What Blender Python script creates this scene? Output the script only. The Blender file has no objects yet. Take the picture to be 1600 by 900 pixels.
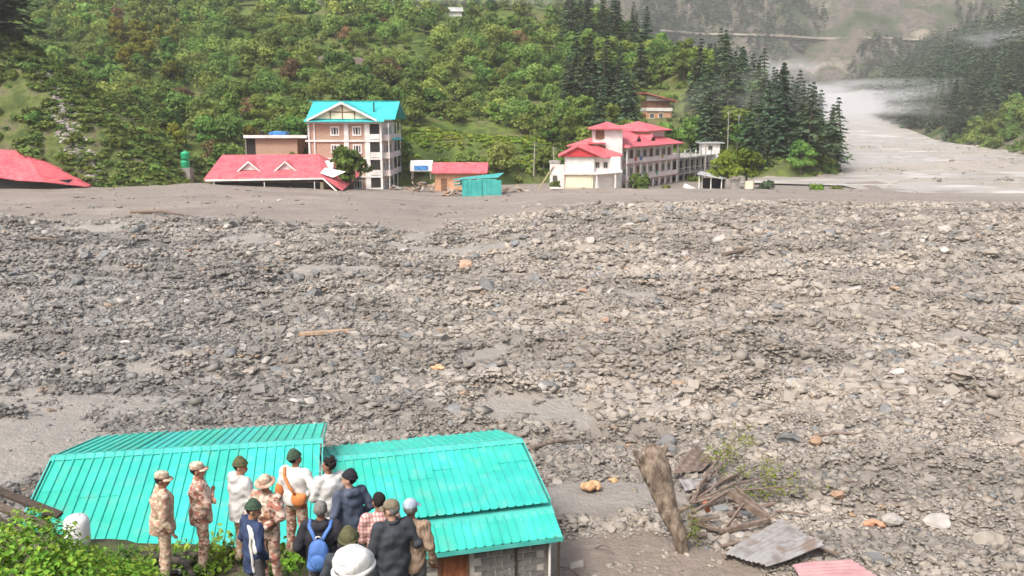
import bpy, bmesh, math, random
import numpy as np
from mathutils import Vector, Matrix, Euler
R = math.radians
random.seed(7)
rng = np.random.default_rng(7)
sc = bpy.context.scene
C = sc.collection

# ------------------------------------------------------------------ camera
CAMZ = 13.5
PITCH = math.atan(275 / 1400.0)
cam_d = bpy.data.cameras.new("camera")
cam = bpy.data.objects.new("camera", cam_d)
C.objects.link(cam)
cam.location = (0, 0, CAMZ)
cam.rotation_euler = (math.pi / 2 - PITCH, 0, 0)
cam_d.sensor_width = 36
cam_d.lens = 31.5
cam_d.clip_start = 0.1
cam_d.clip_end = 6000
sc.camera = cam
# ------------------------------------------------------------------ sky and sun (overcast mountain daylight)
w = bpy.data.worlds.new("World")
sc.world = w
w.use_nodes = True
nt = w.node_tree
bg = nt.nodes['Background']
sky = nt.nodes.new('ShaderNodeTexSky')
sky.sky_type = 'NISHITA'
sky.sun_disc = False
SUN_EL, SUN_AZ = 52, 215
sky.sun_elevation = R(SUN_EL)
sky.sun_rotation = R(SUN_AZ)
sky.air_density = 1.0
sky.dust_density = 6.0
sky.ozone_density = 0.6
nt.links.new(sky.outputs[0], bg.inputs[0])
bg.inputs[1].default_value = 0.105
sun_d = bpy.data.lights.new("sun", 'SUN')
sun_d.energy = 1.5
sun_d.angle = R(14)
sun_d.color = (1, 0.97, 0.92)
sun = bpy.data.objects.new("sun", sun_d)
C.objects.link(sun)
# direction towards the sun: azimuth measured clockwise from +Y
sd = Vector((math.sin(R(SUN_AZ)) * math.cos(R(SUN_EL)), math.cos(R(SUN_AZ)) * math.cos(R(SUN_EL)), math.sin(R(SUN_EL))))
sun.rotation_euler = sd.to_track_quat('Z', 'Y').to_euler()
sun.location = (0, 0, 60)
sc.view_settings.view_transform = 'Standard'
sc.view_settings.look = 'None'
sc.view_settings.exposure = 1.14
sc.view_settings.gamma = 1.0
sc.cycles.volume_bounces = 3

# ------------------------------------------------------------------ camera ray -> world point
CT, ST = math.cos(PITCH), math.sin(PITCH)
def ray(u, v):
    a = (u - 800) / 1400.0
    b = -(v - 450) / 1400.0
    return Vector((a, CT + b * ST, -ST + b * CT))
def at(u, v, Y=None, z=None):
    d = ray(u, v)
    t = Y / d.y if Y is not None else (z - CAMZ) / d.z
    return Vector((0, 0, CAMZ)) + d * t
def proj(x, y, z):
    dz = z - CAMZ
    dep = y * CT - dz * ST
    up = y * ST + dz * CT
    return 800 + 1400 * x / dep, 450 - 1400 * up / dep, dep

# ------------------------------------------------------------------ numpy value noise
def _hash(ix, iy, s):
    n = (ix * 374761393 + iy * 668265263 + s * 144269) & 0xffffffff
    n = ((n ^ (n >> 13)) * 1274126177) & 0xffffffff
    return (n ^ (n >> 16)) / 4294967296.0
def vnoise(x, y, s=0):
    x = np.asarray(x, float); y = np.asarray(y, float)
    ix = np.floor(x).astype(np.int64); iy = np.floor(y).astype(np.int64)
    fx = x - ix; fy = y - iy
    fx = fx * fx * (3 - 2 * fx); fy = fy * fy * (3 - 2 * fy)
    a = _hash(ix, iy, s); b = _hash(ix + 1, iy, s); c = _hash(ix, iy + 1, s); d = _hash(ix + 1, iy + 1, s)
    return (a + (b - a) * fx) * (1 - fy) + (c + (d - c) * fx) * fy
def fbm(x, y, o=4, s=0, g=0.5):
    r = 0; amp = 1; tot = 0
    for k in range(o):
        r = r + amp * vnoise(np.asarray(x) * 2 ** k + 17.3 * k, np.asarray(y) * 2 ** k - 9.1 * k, s + k)
        tot += amp; amp *= g
    return r / tot

# ------------------------------------------------------------------ object helpers
def tag(o, label=None, cat=None, group=None, kind=None):
    if label: o['label'] = label
    if cat: o['category'] = cat
    if group: o['group'] = group
    if kind: o['kind'] = kind
    return o
def link(o, parent=None):
    C.objects.link(o)
    if parent is not None: o.parent = parent
    return o
def empty(name, loc=(0, 0, 0), rz=0.0, **k):
    o = bpy.data.objects.new(name, None)
    o.location = loc; o.rotation_euler = (0, 0, rz)
    o.empty_display_size = 0.3
    link(o); tag(o, **k)
    return o
class MB:
    """collects shapes, builds ONE mesh"""
    def __init__(s): s.v = []; s.f = []; s.m = []
    def add(s, vs, fs, mi=0):
        b = len(s.v)
        s.v += [tuple(p) for p in vs]; s.f += [tuple(i + b for i in f) for f in fs]; s.m += [mi] * len(fs)
        return s
    def box(s, c, d, M=None, mi=0):
        x, y, z = d[0] / 2, d[1] / 2, d[2] / 2
        vs = [Vector((i * x, j * y, k * z)) for i in (-1, 1) for j in (-1, 1) for k in (-1, 1)]
        if M is not None: vs = [M @ p for p in vs]
        c = Vector(c)
        return s.add([p + c for p in vs], [(0, 1, 3, 2), (4, 6, 7, 5), (0, 4, 5, 1), (2, 3, 7, 6), (0, 2, 6, 4), (1, 5, 7, 3)], mi)
    def box2(s, a, b, mi=0):
        return s.box([(a[i] + b[i]) / 2 for i in range(3)], [abs(b[i] - a[i]) for i in range(3)], None, mi)
    def tube(s, pts, rs, n=8, mi=0, cap=True):
        pts = [Vector(p) for p in pts]
        if not hasattr(rs, '__len__'): rs = [rs] * len(pts)
        rings = []
        up = None
        for i, p in enumerate(pts):
            d = (pts[min(i + 1, len(pts) - 1)] - pts[max(i - 1, 0)])
            if d.length < 1e-9: d = Vector((0, 0, 1))
            d.normalize()
            if up is None:
                up = Vector((0, 0, 1)) if abs(d.z) < 0.9 else Vector((1, 0, 0))
            a = d.cross(up).normalized(); bb = a.cross(d).normalized(); up = bb
            rings.append([p + (a * math.cos(t) + bb * math.sin(t)) * rs[i] for t in [2 * math.pi * k / n for k in range(n)]])
        vs = [q for r in rings for q in r]; fs = []
        for i in range(len(pts) - 1):
            for k in range(n):
                fs.append((i * n + k, i * n + (k + 1) % n, (i + 1) * n + (k + 1) % n, (i + 1) * n + k))
        if cap:
            fs.append(tuple(range(n - 1, -1, -1))); fs.append(tuple((len(pts) - 1) * n + k for k in range(n)))
        return s.add(vs, fs, mi)
    def lathe(s, prof, n=16, c=(0, 0, 0), mi=0):
        vs = []; fs = []
        for (r, z) in prof:
            for k in range(n):
                t = 2 * math.pi * k / n
                vs.append((c[0] + r * math.cos(t), c[1] + r * math.sin(t), c[2] + z))
        for i in range(len(prof) - 1):
            for k in range(n):
                fs.append((i * n + k, i * n + (k + 1) % n, (i + 1) * n + (k + 1) % n, (i + 1) * n + k))
        fs.append(tuple(range(n - 1, -1, -1))); fs.append(tuple((len(prof) - 1) * n + k for k in range(n)))
        return s.add(vs, fs, mi)
    def slab(s, top, th, mi=0):
        """closed plate from a top polygon, thickened downwards"""
        n = len(top); top = [Vector(p) for p in top]
        vs = top + [p - Vector((0, 0, th)) for p in top]
        fs = [tuple(range(n)), tuple(range(2 * n - 1, n - 1, -1))] + [(k, k + n, (k + 1) % n + n, (k + 1) % n) for k in range(n)]
        return s.add(vs, fs, mi)
    def prism(s, poly, off, mi=0):
        """polygon (list of 3D pts) extruded along vector off"""
        n = len(poly); poly = [Vector(p) for p in poly]; off = Vector(off)
        vs = poly + [p + off for p in poly]
        fs = [tuple(range(n)), tuple(range(2 * n - 1, n - 1, -1))] + [(k, k + n, (k + 1) % n + n, (k + 1) % n) for k in range(n)]
        return s.add(vs, fs, mi)
    def mesh(s, name, mats, smooth=False):
        me = bpy.data.meshes.new(name)
        me.from_pydata(s.v, [], s.f)
        if not isinstance(mats, (list, tuple)): mats = [mats]
        for m in mats: me.materials.append(m)
        if len(mats) > 1: me.polygons.foreach_set('material_index', s.m)
        bm = bmesh.new(); bm.from_mesh(me)
        bmesh.ops.recalc_face_normals(bm, faces=bm.faces)
        bm.to_mesh(me); bm.free()
        if smooth: me.polygons.foreach_set('use_smooth', [True] * len(me.polygons))
        me.update()
        return me
    def build(s, name, mats, parent=None, smooth=False, loc=None, rz=None, **k):
        o = bpy.data.objects.new(name, s.mesh(name, mats, smooth))
        link(o, parent); tag(o, **k)
        if loc is not None: o.location = loc
        if rz is not None: o.rotation_euler = (0, 0, rz)
        return o
def inst(name, me, parent=None, loc=(0, 0, 0), rot=(0, 0, 0), scl=(1, 1, 1), **k):
    o = bpy.data.objects.new(name, me)
    link(o, parent); o.location = loc; o.rotation_euler = rot
    o.scale = scl if hasattr(scl, '__len__') else (scl, scl, scl)
    tag(o, **k); return o
def np_mesh(name, V, F, mat, smooth=False, attrs=None, flat_n=None):
    """V (n,3) float, F (m,k) int equal-size faces; attrs: {name: (n,) floats or (n,3) colours}"""
    me = bpy.data.meshes.new(name)
    V = np.ascontiguousarray(V, np.float32); F = np.ascontiguousarray(F, np.int32)
    m, k = F.shape
    me.vertices.add(len(V)); me.vertices.foreach_set('co', V.ravel())
    me.loops.add(m * k); me.loops.foreach_set('vertex_index', F.ravel())
    me.polygons.add(m); me.polygons.foreach_set('loop_start', np.arange(0, m * k, k, dtype=np.int32))
    try: me.polygons.foreach_set('loop_total', np.full(m, k, dtype=np.int32))
    except Exception: pass
    me.update(calc_edges=True)
    me.polygons.foreach_set('use_smooth', smooth if isinstance(smooth, np.ndarray) else np.full(m, smooth, dtype=bool))
    for an, av in (attrs or {}).items():
        av = np.asarray(av, np.float32)
        if av.ndim == 1:
            me.attributes.new(an, 'FLOAT', 'POINT').data.foreach_set('value', av)
        else:
            c4 = np.ones((len(av), 4), np.float32); c4[:, :3] = av
            me.attributes.new(an, 'FLOAT_COLOR', 'POINT').data.foreach_set('color', c4.ravel())
    if mat: me.materials.append(mat)
    me.update()
    return me
def grid_mesh(name, xs, ys, fz, mat, mask=None, smooth=True, attrs=None):
    X, Y = np.meshgrid(xs, ys)
    Z = fz(X, Y)
    V = np.stack([X, Y, Z], -1).reshape(-1, 3)
    nx, ny = len(xs), len(ys)
    i = np.arange((ny - 1) * (nx - 1)); r = i // (nx - 1); c = i % (nx - 1)
    a = r * nx + c
    F = np.stack([a, a + 1, a + nx + 1, a + nx], 1)
    if mask is not None:
        Mk = mask(X, Y, Z).ravel()
        F = F[Mk[F].any(1)]
        used = np.unique(F); remap = np.zeros(len(V), np.int64); remap[used] = np.arange(len(used))
        V = V[used]; F = remap[F]
    at_ = {k: f(V[:, 0], V[:, 1], V[:, 2]) for k, f in (attrs or {}).items()}
    return np_mesh(name, V, F, mat, smooth, at_)

# ------------------------------------------------------------------ materials
def _stops(ramp, stops, const=False):
    e = ramp.elements
    while len(e) > 1: e.remove(e[-1])
    e[0].position = stops[0][0]; e[0].color = (*stops[0][1], 1)
    for p, c in stops[1:]:
        n = e.new(p); n.color = (*c, 1)
    if const: ramp.interpolation = 'CONSTANT'
def mat(name, col=None, stops=None, scale=3.0, detail=5, rough=0.8, bump=0.0, bscale=20.0, bdist=0.02, metal=0.0,
        coord='Object', const=False, stretch=(1, 1, 1), attr=None, attr_mix=0.0, objvar=0.0, patch=None, spec=0.35,
        wave=None, transl=0.0, voronoi=False, dirt=None):
    m = bpy.data.materials.new(name); m.use_nodes = True
    t = m.node_tree; N = t.nodes; L = t.links
    bs = N['Principled BSDF']
    bs.inputs['Roughness'].default_value = rough; bs.inputs['Metallic'].default_value = metal
    bs.inputs['Specular IOR Level'].default_value = spec
    if coord == 'Position':
        g = N.new('ShaderNodeNewGeometry'); co = g.outputs['Position']
    else:
        g = N.new('ShaderNodeTexCoord'); co = g.outputs[coord]
    mp = N.new('ShaderNodeMapping'); mp.inputs['Scale'].default_value = stretch
    L.new(co, mp.inputs[0]); co = mp.outputs[0]
    out = None
    if stops:
        if voronoi:
            nz = N.new('ShaderNodeTexVoronoi'); nz.inputs['Scale'].default_value = scale
            sp = N.new('ShaderNodeSeparateColor'); L.new(nz.outputs['Color'], sp.inputs[0]); fac = sp.outputs[0]
        else:
            nz = N.new('ShaderNodeTexNoise'); nz.inputs['Scale'].default_value = scale; nz.inputs['Detail'].default_value = detail
            fac = nz.outputs['Fac']
        L.new(co, nz.inputs['Vector'])
        rp = N.new('ShaderNodeValToRGB'); _stops(rp.color_ramp, stops, const); L.new(fac, rp.inputs[0]); out = rp.outputs[0]
    else:
        rgb = N.new('ShaderNodeRGB'); rgb.outputs[0].default_value = (*col, 1); out = rgb.outputs[0]
    if patch:   # (colour, scale, lo, hi)
        nz = N.new('ShaderNodeTexNoise'); nz.inputs['Scale'].default_value = patch[1]; nz.inputs['Detail'].default_value = 4
        L.new(co, nz.inputs['Vector'])
        mr = N.new('ShaderNodeMapRange'); mr.inputs[1].default_value = patch[2]; mr.inputs[2].default_value = patch[3]
        L.new(nz.outputs['Fac'], mr.inputs[0])
        mx = N.new('ShaderNodeMix'); mx.data_type = 'RGBA'; L.new(mr.outputs[0], mx.inputs[0]); L.new(out, mx.inputs[6])
        mx.inputs[7].default_value = (*patch[0], 1); out = mx.outputs[2]
    if attr:
        an = N.new('ShaderNodeAttribute'); an.attribute_name = attr
        mx = N.new('ShaderNodeMix'); mx.data_type = 'RGBA'; mx.blend_type = 'MULTIPLY' if attr_mix < 0 else 'MIX'
        mx.inputs[0].default_value = abs(attr_mix); L.new(out, mx.inputs[6]); L.new(an.outputs['Color'], mx.inputs[7]); out = mx.outputs[2]
    if objvar:
        oi = N.new('ShaderNodeObjectInfo')
        hs = N.new('ShaderNodeHueSaturation')
        mr = N.new('ShaderNodeMapRange'); mr.inputs[3].default_value = 1 - objvar; mr.inputs[4].default_value = 1 + objvar
        L.new(oi.outputs['Random'], mr.inputs[0]); L.new(mr.outputs[0], hs.inputs['Value'])
        m2 = N.new('ShaderNodeMath'); m2.operation = 'MULTIPLY_ADD'; m2.inputs[1].default_value = .2 * objvar; m2.inputs[2].default_value = .5 - .1 * objvar
        wn = N.new('ShaderNodeMath'); wn.operation = 'FRACT'; m3 = N.new('ShaderNodeMath'); m3.operation = 'MULTIPLY'; m3.inputs[1].default_value = 7.31
        L.new(oi.outputs['Random'], m3.inputs[0]); L.new(m3.outputs[0], wn.inputs[0]); L.new(wn.outputs[0], m2.inputs[0]); L.new(m2.outputs[0], hs.inputs['Hue'])
        L.new(out, hs.inputs['Color']); out = hs.outputs[0]
    L.new(out, bs.inputs['Base Color'])
    if bump:
        nz = N.new('ShaderNodeTexNoise'); nz.inputs['Scale'].default_value = bscale; nz.inputs['Detail'].default_value = 6
        nz.inputs['Roughness'].default_value = 0.65
        L.new(co, nz.inputs['Vector'])
        h = nz.outputs['Fac']
        if wave:  # (axis, scale, weight)
            wv = N.new('ShaderNodeTexWave'); wv.bands_direction = wave[0]; wv.inputs['Scale'].default_value = wave[1]
            L.new(co, wv.inputs['Vector'])
            ad = N.new('ShaderNodeMath'); ad.operation = 'MULTIPLY_ADD'; ad.inputs[1].default_value = wave[2]
            L.new(wv.outputs['Fac'], ad.inputs[0]); L.new(h, ad.inputs[2]); h = ad.outputs[0]
        bp = N.new('ShaderNodeBump'); bp.inputs['Strength'].default_value = bump; bp.inputs['Distance'].default_value = bdist
        L.new(h, bp.inputs['Height']); L.new(bp.outputs[0], bs.inputs['Normal'])
    if transl:
        tr = N.new('ShaderNodeBsdfTranslucent'); L.new(out, tr.inputs[0])
        ms = N.new('ShaderNodeMixShader'); ms.inputs[0].default_value = transl
        L.new(bs.outputs[0], ms.inputs[1]); L.new(tr.outputs[0], ms.inputs[2]); L.new(ms.outputs[0], N['Material Output'].inputs[0])
    return m
# ================================================================== TERRAIN
CREST = [(0, 291), (150, 291), (320, 288), (530, 298), (600, 304), (680, 311), (800, 307), (860, 299), (1000, 298), (1200, 300), (1260, 304), (1600, 306)]
_q = np.array([(u - 800) / 1400 for u, v in CREST]); _z = np.array([at(u, v, Y=135).z for u, v in CREST])
def zw(Y):                       # river level: it climbs up the valley
    return 0.9 + np.maximum(0, np.asarray(Y, float) - 420) * 0.056
def smooth01(t): t = np.clip(t, 0, 1); return t * t * (3 - 2 * t)
def bare(x, y):
    """1 where the flow left smooth mud, 0 where it left stones"""
    n = fbm(x / 9, y / 5, 4, 5)
    m = smooth01((n - np.where(x / np.maximum(y, 1) < -.1, .645, .70)) / 0.05)
    q = x / np.maximum(y, 1)
    yb = np.interp(q, [-.6, -.1, -.02, .15, .3, .6], [101, 98, 112, 119, 122, 125]) + 6 * (fbm(x / 14, y / 30, 3, 9) - .5)
    m = np.maximum(m, smooth01((y - yb) / 3))
    m = np.maximum(m, smooth01(1 - ((x - 3.6) / 4.6) ** 2 * 1.0 - ((y - 23.8) / 4.2) ** 2) * 2.5)     # brown mud right of the house
    m = np.maximum(m, smooth01((1.25 - ((x + 22.3) / 5.0) ** 2 - ((y - 33.6) / 4.3) ** 2) * 2.5))   # pale silt left of the houses
    m = np.maximum(m, smooth01((1.0 - ((x - 3.0) / 4.0) ** 2 - ((y - 30.0) / 1.8) ** 2) * 2.0))
    return np.clip(m, 0, 1)
def damp_and_shade(x, y):      # random darker and paler stretches: damp silt plus shade of hollows painted in
    return np.clip(.50 + 1.25 * (fbm(x / 11 + 3, y / 3.2, 4, 29) - .18), .66, 1.25)
def yend(x): return 146 + 0 * x
def H(x, y):
    x = np.asarray(x, float); y = np.asarray(y, float)
    q = x / np.maximum(y, 1)
    fz = np.interp(q, _q, _z)
    s = np.clip((y - 38) / 97, 0, 1) ** 1.15
    z = fz * s
    # beyond the crest the deposit falls away
    back = np.clip((y - 136) / 22, 0, 1)
    tgt = np.where(x > 62, -0.3, 0.6)
    z = np.where(y > 136, z + (tgt - z) * smooth01(back), z)
    rough_amt = np.interp(y, [20, 45, 95, 120, 140], [0.5, 1.0, 1.15, .6, .4]) * (1 - .75 * bare(x, y))
    z = z + rough_amt * (1.5 * (fbm(x / 16, y / 7, 3, 21) - .5) + 1.9 * (fbm(x / 5.5, y / 2.6, 4, 31) - .5)) * 1.0
    # a raised lobe of boulders centre-right
    z = z + 1.3 * np.exp(-((x - 12) / 13) ** 2 - ((y - 47) / 5.5) ** 2) + 1.0 * np.exp(-((x - 21) / 9) ** 2 - ((y - 40) / 4) ** 2)
    z = z + 0.9 * np.exp(-((x + 6) / 9) ** 2 - ((y - 67) / 3.5) ** 2)
    hx = 0.34 * (fbm(x / 1.1, y / .8, 2, 41) - .5)
    return z + hx * (1 - .8 * bare(x, y))
def Hs(x, y): return float(H(np.array([x]), np.array([y]))[0])

# ---- bank the onlookers stand on
def bank_y(x): return np.interp(x, [-14, -9, -3.0, -2.2, -1.4, -0.5, 14], [16.6, 14.6, 13.75, 13.6, 12.2, 11.0, 10.6])
BY = [-6, 0, 5, 10, 13, 17]; BZ = [12.3, 11.7, 9.08, 7.12, 6.5, 6.0]
def bankz(x, y):
    top = np.interp(y, BY, BZ)
    e = bank_y(x) + .25 * (vnoise(x * 1.3, x * 0 + 3) - .5)
    k = np.clip((y - e) / 3.6, 0, 1)
    z = top * (1 - k) ** 1.0 + (-1.2) * k
    z = z + .10 * (fbm(x * 1.3, y * 1.3, 3, 77) - .5) * (1 + 2 * (k > 0))
    return z

# ---- hills
def hill_base(x): return np.interp(x, [-260, -120, -60, -20, 0, 14, 22, 32, 43, 52, 62], [160, 152, 152, 158, 163, 170, 180, 190, 192, 178, 172])
def hill_edge(y): return np.interp(y, [120, 165, 187, 215, 240, 265, 330, 450, 700, 1000], [26, 56, 69, 77, 84, 91, 97, 106, 135, 190])
def smin(a, b, k): 
    h = np.clip(.5 + .5 * (b - a) / k, 0, 1); return b + (a - b) * h - k * h * (1 - h)
def hill(x, y):
    front = .30 * (y - hill_base(x)) + 3.2 * np.exp(-((x + 8) / 14) ** 2 - ((y - 176) / 9) ** 2)
    flank = .62 * (hill_edge(y) - x)
    z = smin(front, flank, 5.0)
    z = zw(y) - .2 + z
    k = smooth01(z / 12)
    z = z + k * (9 * (fbm(x / 42, y / 42, 3, 51) - .5) + 2.0 * (fbm(x / 9, y / 9, 3, 61) - .5))
    z = z + k * .9 * (fbm(x / 3.2, y / 3.2, 2, 63) - .5)
    # cultivated terraces
    st = 4.0; tz = np.floor(z / st) * st + st * smooth01((z / st - np.floor(z / st)) * 2.2 - .6)
    return z * .55 + tz * .45
def spur(x, y):
    z = 1.6 + .72 * (-50 - x)
    z = smin(z, 1.5 + 1.15 * (y - 133), 4.0)
    z = z - 1.0 * np.maximum(0, y - 160)
    return z + 2.6 * (fbm(x / 9, y / 9, 4, 71) - .5) + 1.3 * (fbm(x / 2.2, y / 2.2, 3, 73) - .5) - .4
def right_edge(y): return np.interp(y, [-40, 60, 150, 260, 355, 650, 900, 1200], [150, 128, 138, 149, 178, 253, 345, 430])
def rslope(x, y):
    z = .50 * (x - right_edge(y)) 
    z = zw(y) - .5 + z + smooth01(z / 20) * (30 * (fbm(x / 90, y / 90, 4, 81) - .5) + 4 * (fbm(x / 14, y / 14, 3, 85) - .5))
    return z
def mountain(x, y):
    z = 34 + .85 * (y - 985 - .10 * (x - 350))
    k = smooth01((z - 30) / 60)
    r = np.abs(fbm(x / 160 + y / 500, y / 300, 4, 91) - .5) * 2
    z = z + k * (95 * (r - .35) + 22 * (fbm(x / 45, y / 60, 4, 95) - .5)) - 6
    return z

M_debris = mat('wet_silt_and_gravel', stops=[(.3, (.19, .175, .16)), (.5, (.27, .25, .225)), (.7, (.36, .33, .295))], scale=1.4, detail=9, rough=.62,
               bump=1.0, bscale=4, bdist=.22, attr='soil', attr_mix=.62)
M_rock = mat('debris_stone', stops=[(.3, (.20, .19, .18)), (.7, (.36, .34, .31))], scale=2.2, detail=6, rough=.7, bump=.5, bscale=9, bdist=.05,
             coord='Position', attr='tone', attr_mix=.7)
M_hill = mat('hillside_grass_and_soil', stops=[(.34, (.045, .07, .02)), (.45, (.08, .12, .032)), (.52, (.135, .18, .046)), (.57, (.085, .105, .04)), (.64, (.15, .165, .06)), (.72, (.15, .125, .085))], scale=.12, detail=10,
             rough=.95, bump=.8, bscale=1.2, bdist=.5, spec=.1)
M_spur = mat('steep_grass_slope', stops=[(.30, (.05, .075, .025)), (.44, (.085, .115, .036)), (.54, (.14, .17, .055)), (.60, (.15, .14, .085)), (.66, (.09, .115, .04)), (.75, (.24, .21, .18))], scale=.35, detail=10,
             rough=.95, bump=1.0, bscale=1.6, bdist=.5, spec=.1)
M_rsl = mat('rocky_forest_slope', stops=[(.38, (.06, .095, .03)), (.48, (.12, .15, .06)), (.52, (.20, .175, .14)), (.57, (.10, .12, .05)), (.64, (.30, .26, .22))], scale=.045, detail=12,
            rough=.95, bump=1.0, bscale=.25, bdist=3, spec=.1)
M_mtn = mat('mountain_scree', stops=[(.36, (.05, .075, .035)), (.46, (.085, .105, .055)), (.50, (.115, .105, .09)), (.55, (.17, .145, .125)), (.60, (.09, .10, .06)), (.68, (.30, .26, .22))], scale=.022, detail=14,
            rough=.95, bump=1.0, bscale=.09, bdist=10, spec=.1)
M_water = mat('silty_river_water', stops=[(.36, (.27, .25, .225)), (.46, (.42, .395, .36)), (.54, (.36, .335, .30)), (.62, (.58, .555, .52))], scale=.16, detail=11, rough=.5,
              bump=1.0, bscale=.7, bdist=.6, stretch=(.35, 1.2, 1), spec=.5)
M_bank = mat('bank_soil_and_grass', stops=[(.35, (.05, .06, .025)), (.5, (.10, .11, .05)), (.62, (.15, .12, .085)), (.75, (.2, .17, .13))], scale=1.1, detail=9, rough=.95, bump=.9, bscale=9, bdist=.08)

def soil(x, y, z):
    b = bare(x, y)[:, None]
    q = x / np.maximum(y, 1)
    brown = np.array([.275, .228, .19]); beige = np.array([.305, .270, .228]); dark = np.array([.195, .187, .175]); pale = np.array([.36, .335, .30])
    side = smooth01((q + .48) / .62)[:, None]
    c = dark * (1 - side) + beige * side
    nn = fbm(x / 7, y / 4, 3, 15)[:, None]
    c = c * (.75 + .5 * nn) * damp_and_shade(x, y)[:, None]
    far = smooth01((y - 96) / 6)[:, None]
    lower = smooth01((30 - y) / 3)[:, None]
    mud = pale * (1 - far) + brown * (.42 + .5 * nn + .75 * fbm(x / 7, y / 1.3, 4, 17)[:, None]) * far
    mud = mud * (1 - lower) + np.array([.30, .235, .185]) * lower
    riv = smooth01((x - 62) / 12)[:, None] * smooth01((y - 128) / 15)[:, None]
    mud = mud * (1 - riv) + np.array([.40, .36, .31]) * riv
    return c * (1 - b) + mud * b
xs = np.concatenate([np.linspace(-150, -62, 45)[:-1], np.arange(-62, 62, .5), np.linspace(62, 170, 60)])
ys = np.concatenate([np.linspace(-40, 17, 12)[:-1], np.arange(17, 75, .42), np.arange(75, 150, .66), np.linspace(150, 330, 60)])
def _fz(X, Y):
    z = H(X, Y)
    bump = 1.7 * np.exp(-((X - 110) / 24) ** 2 - ((Y - 203) / 11) ** 2) + 1.5 * smooth01((fbm(X / 20, Y / 7, 4, 131) - .50) / .1)
    z = np.where((X > 60) & (Y > 150), -0.2 + bump, z)
    return z
tag(inst('debris_ground', grid_mesh('debris_ground', xs, ys, _fz, M_debris, attrs={'soil': soil})), kind='structure')
tag(inst('bank_ground', grid_mesh('bank_ground', np.arange(-30, 30, .3), np.arange(-14, 21, .3), bankz, M_bank)), kind='structure')
tag(inst('hillside', grid_mesh('hillside', np.arange(-330, 215, 2.0), np.arange(140, 640, 2.0), hill, M_hill, mask=lambda X, Y, Z: Z > zw(Y) - 2.5)), kind='structure')
tag(inst('grassy_spur', grid_mesh('grassy_spur', np.arange(-230, -44, 1.2), np.arange(126, 215, 1.2), spur, M_spur, mask=lambda X, Y, Z: Z > -1)), kind='structure')
tag(inst('right_valley_slope', grid_mesh('right_valley_slope', np.arange(110, 900, 5.0), np.arange(-60, 1250, 5.0), rslope, M_rsl, mask=lambda X, Y, Z: (Z > zw(Y) - 8) & (Z < 330))), kind='structure')
tag(inst('far_mountain', grid_mesh('far_mountain', np.arange(-500, 1000, 7.0), np.arange(930, 1500, 7.0), mountain, M_mtn, mask=lambda X, Y, Z: (Z > 18))), kind='structure')
# river sheet
rx = []; rv = []; rf = []
ryy = list(np.arange(140, 1060, 6.0))
for j, yy in enumerate(ryy):
    xa = 58 if yy < 160 else float(hill_edge(yy)) - 14; xb = float(right_edge(yy)) + 14
    for i in range(31):
        xx = xa + (xb - xa) * i / 30
        rv.append((xx, yy, float(zw(yy)) - (0.0 if yy > 150 else (150 - yy) * .12)))
nxr = 31
for j in range(len(ryy) - 1):
    for i in range(nxr - 1):
        a = j * nxr + i; rf.append((a, a + 1, a + nxr + 1, a + nxr))
rv = np.array(rv); rv[:, 2] += .35 * (fbm(rv[:, 0] / 9, rv[:, 1] / 5, 3, 141) - .5)
inst('river', np_mesh('river', rv, np.array(rf), M_water, True), kind='structure')
# far land so that nothing ends in a void: one wide base sheet
inst('valley_floor', grid_mesh('valley_floor', np.linspace(-900, 1300, 12), np.linspace(-400, 1700, 12), lambda X, Y: 0 * X - 3.0, M_bank), kind='structure')
# back side behind the camera: the bank keeps climbing
inst('upper_bank', grid_mesh('upper_bank', np.linspace(-140, 140, 40), np.linspace(-150, -12, 24), lambda X, Y: 12.2 + .35 * (-12 - Y) - .004 * X * X * 0 + 1.5 * (fbm(X / 12, Y / 12, 3, 3) - .5) - .3, M_spur), kind='structure')

# ---- road across the far mountain
def mtn_y(x, z):
    ys_ = np.arange(960, 1400, 2.0); zz = mountain(np.full_like(ys_, x), ys_)
    i = int(np.argmax(zz > z)); return float(ys_[i])
mb = MB(); prev = None
for k in range(45):
    x = 170 + k * 8.5; z = 106 - k * .25
    yy = mtn_y(x, z); 
    if prev is not None: yy = .5 * yy + .5 * prev
    prev = yy
    mb.v += [(x, yy - 7, z + .5), (x, yy + 9, z + 1.0), (x, yy - 7, z - 1.6), (x, yy + 9, z - 5)]
    if k:
        b = (k - 1) * 4
        mb.f += [(b, b + 4, b + 5, b + 1), (b, b + 2, b + 6, b + 4), (b + 1, b + 5, b + 7, b + 3), (b + 2, b + 3, b + 7, b + 6)]; mb.m += [0] * 4
M_road = mat('cut_rock_road', stops=[(.4, (.26, .22, .18)), (.6, (.42, .37, .31))], scale=.06, rough=.9)
mb.build('mountain_road', M_road, kind='structure')

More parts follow.
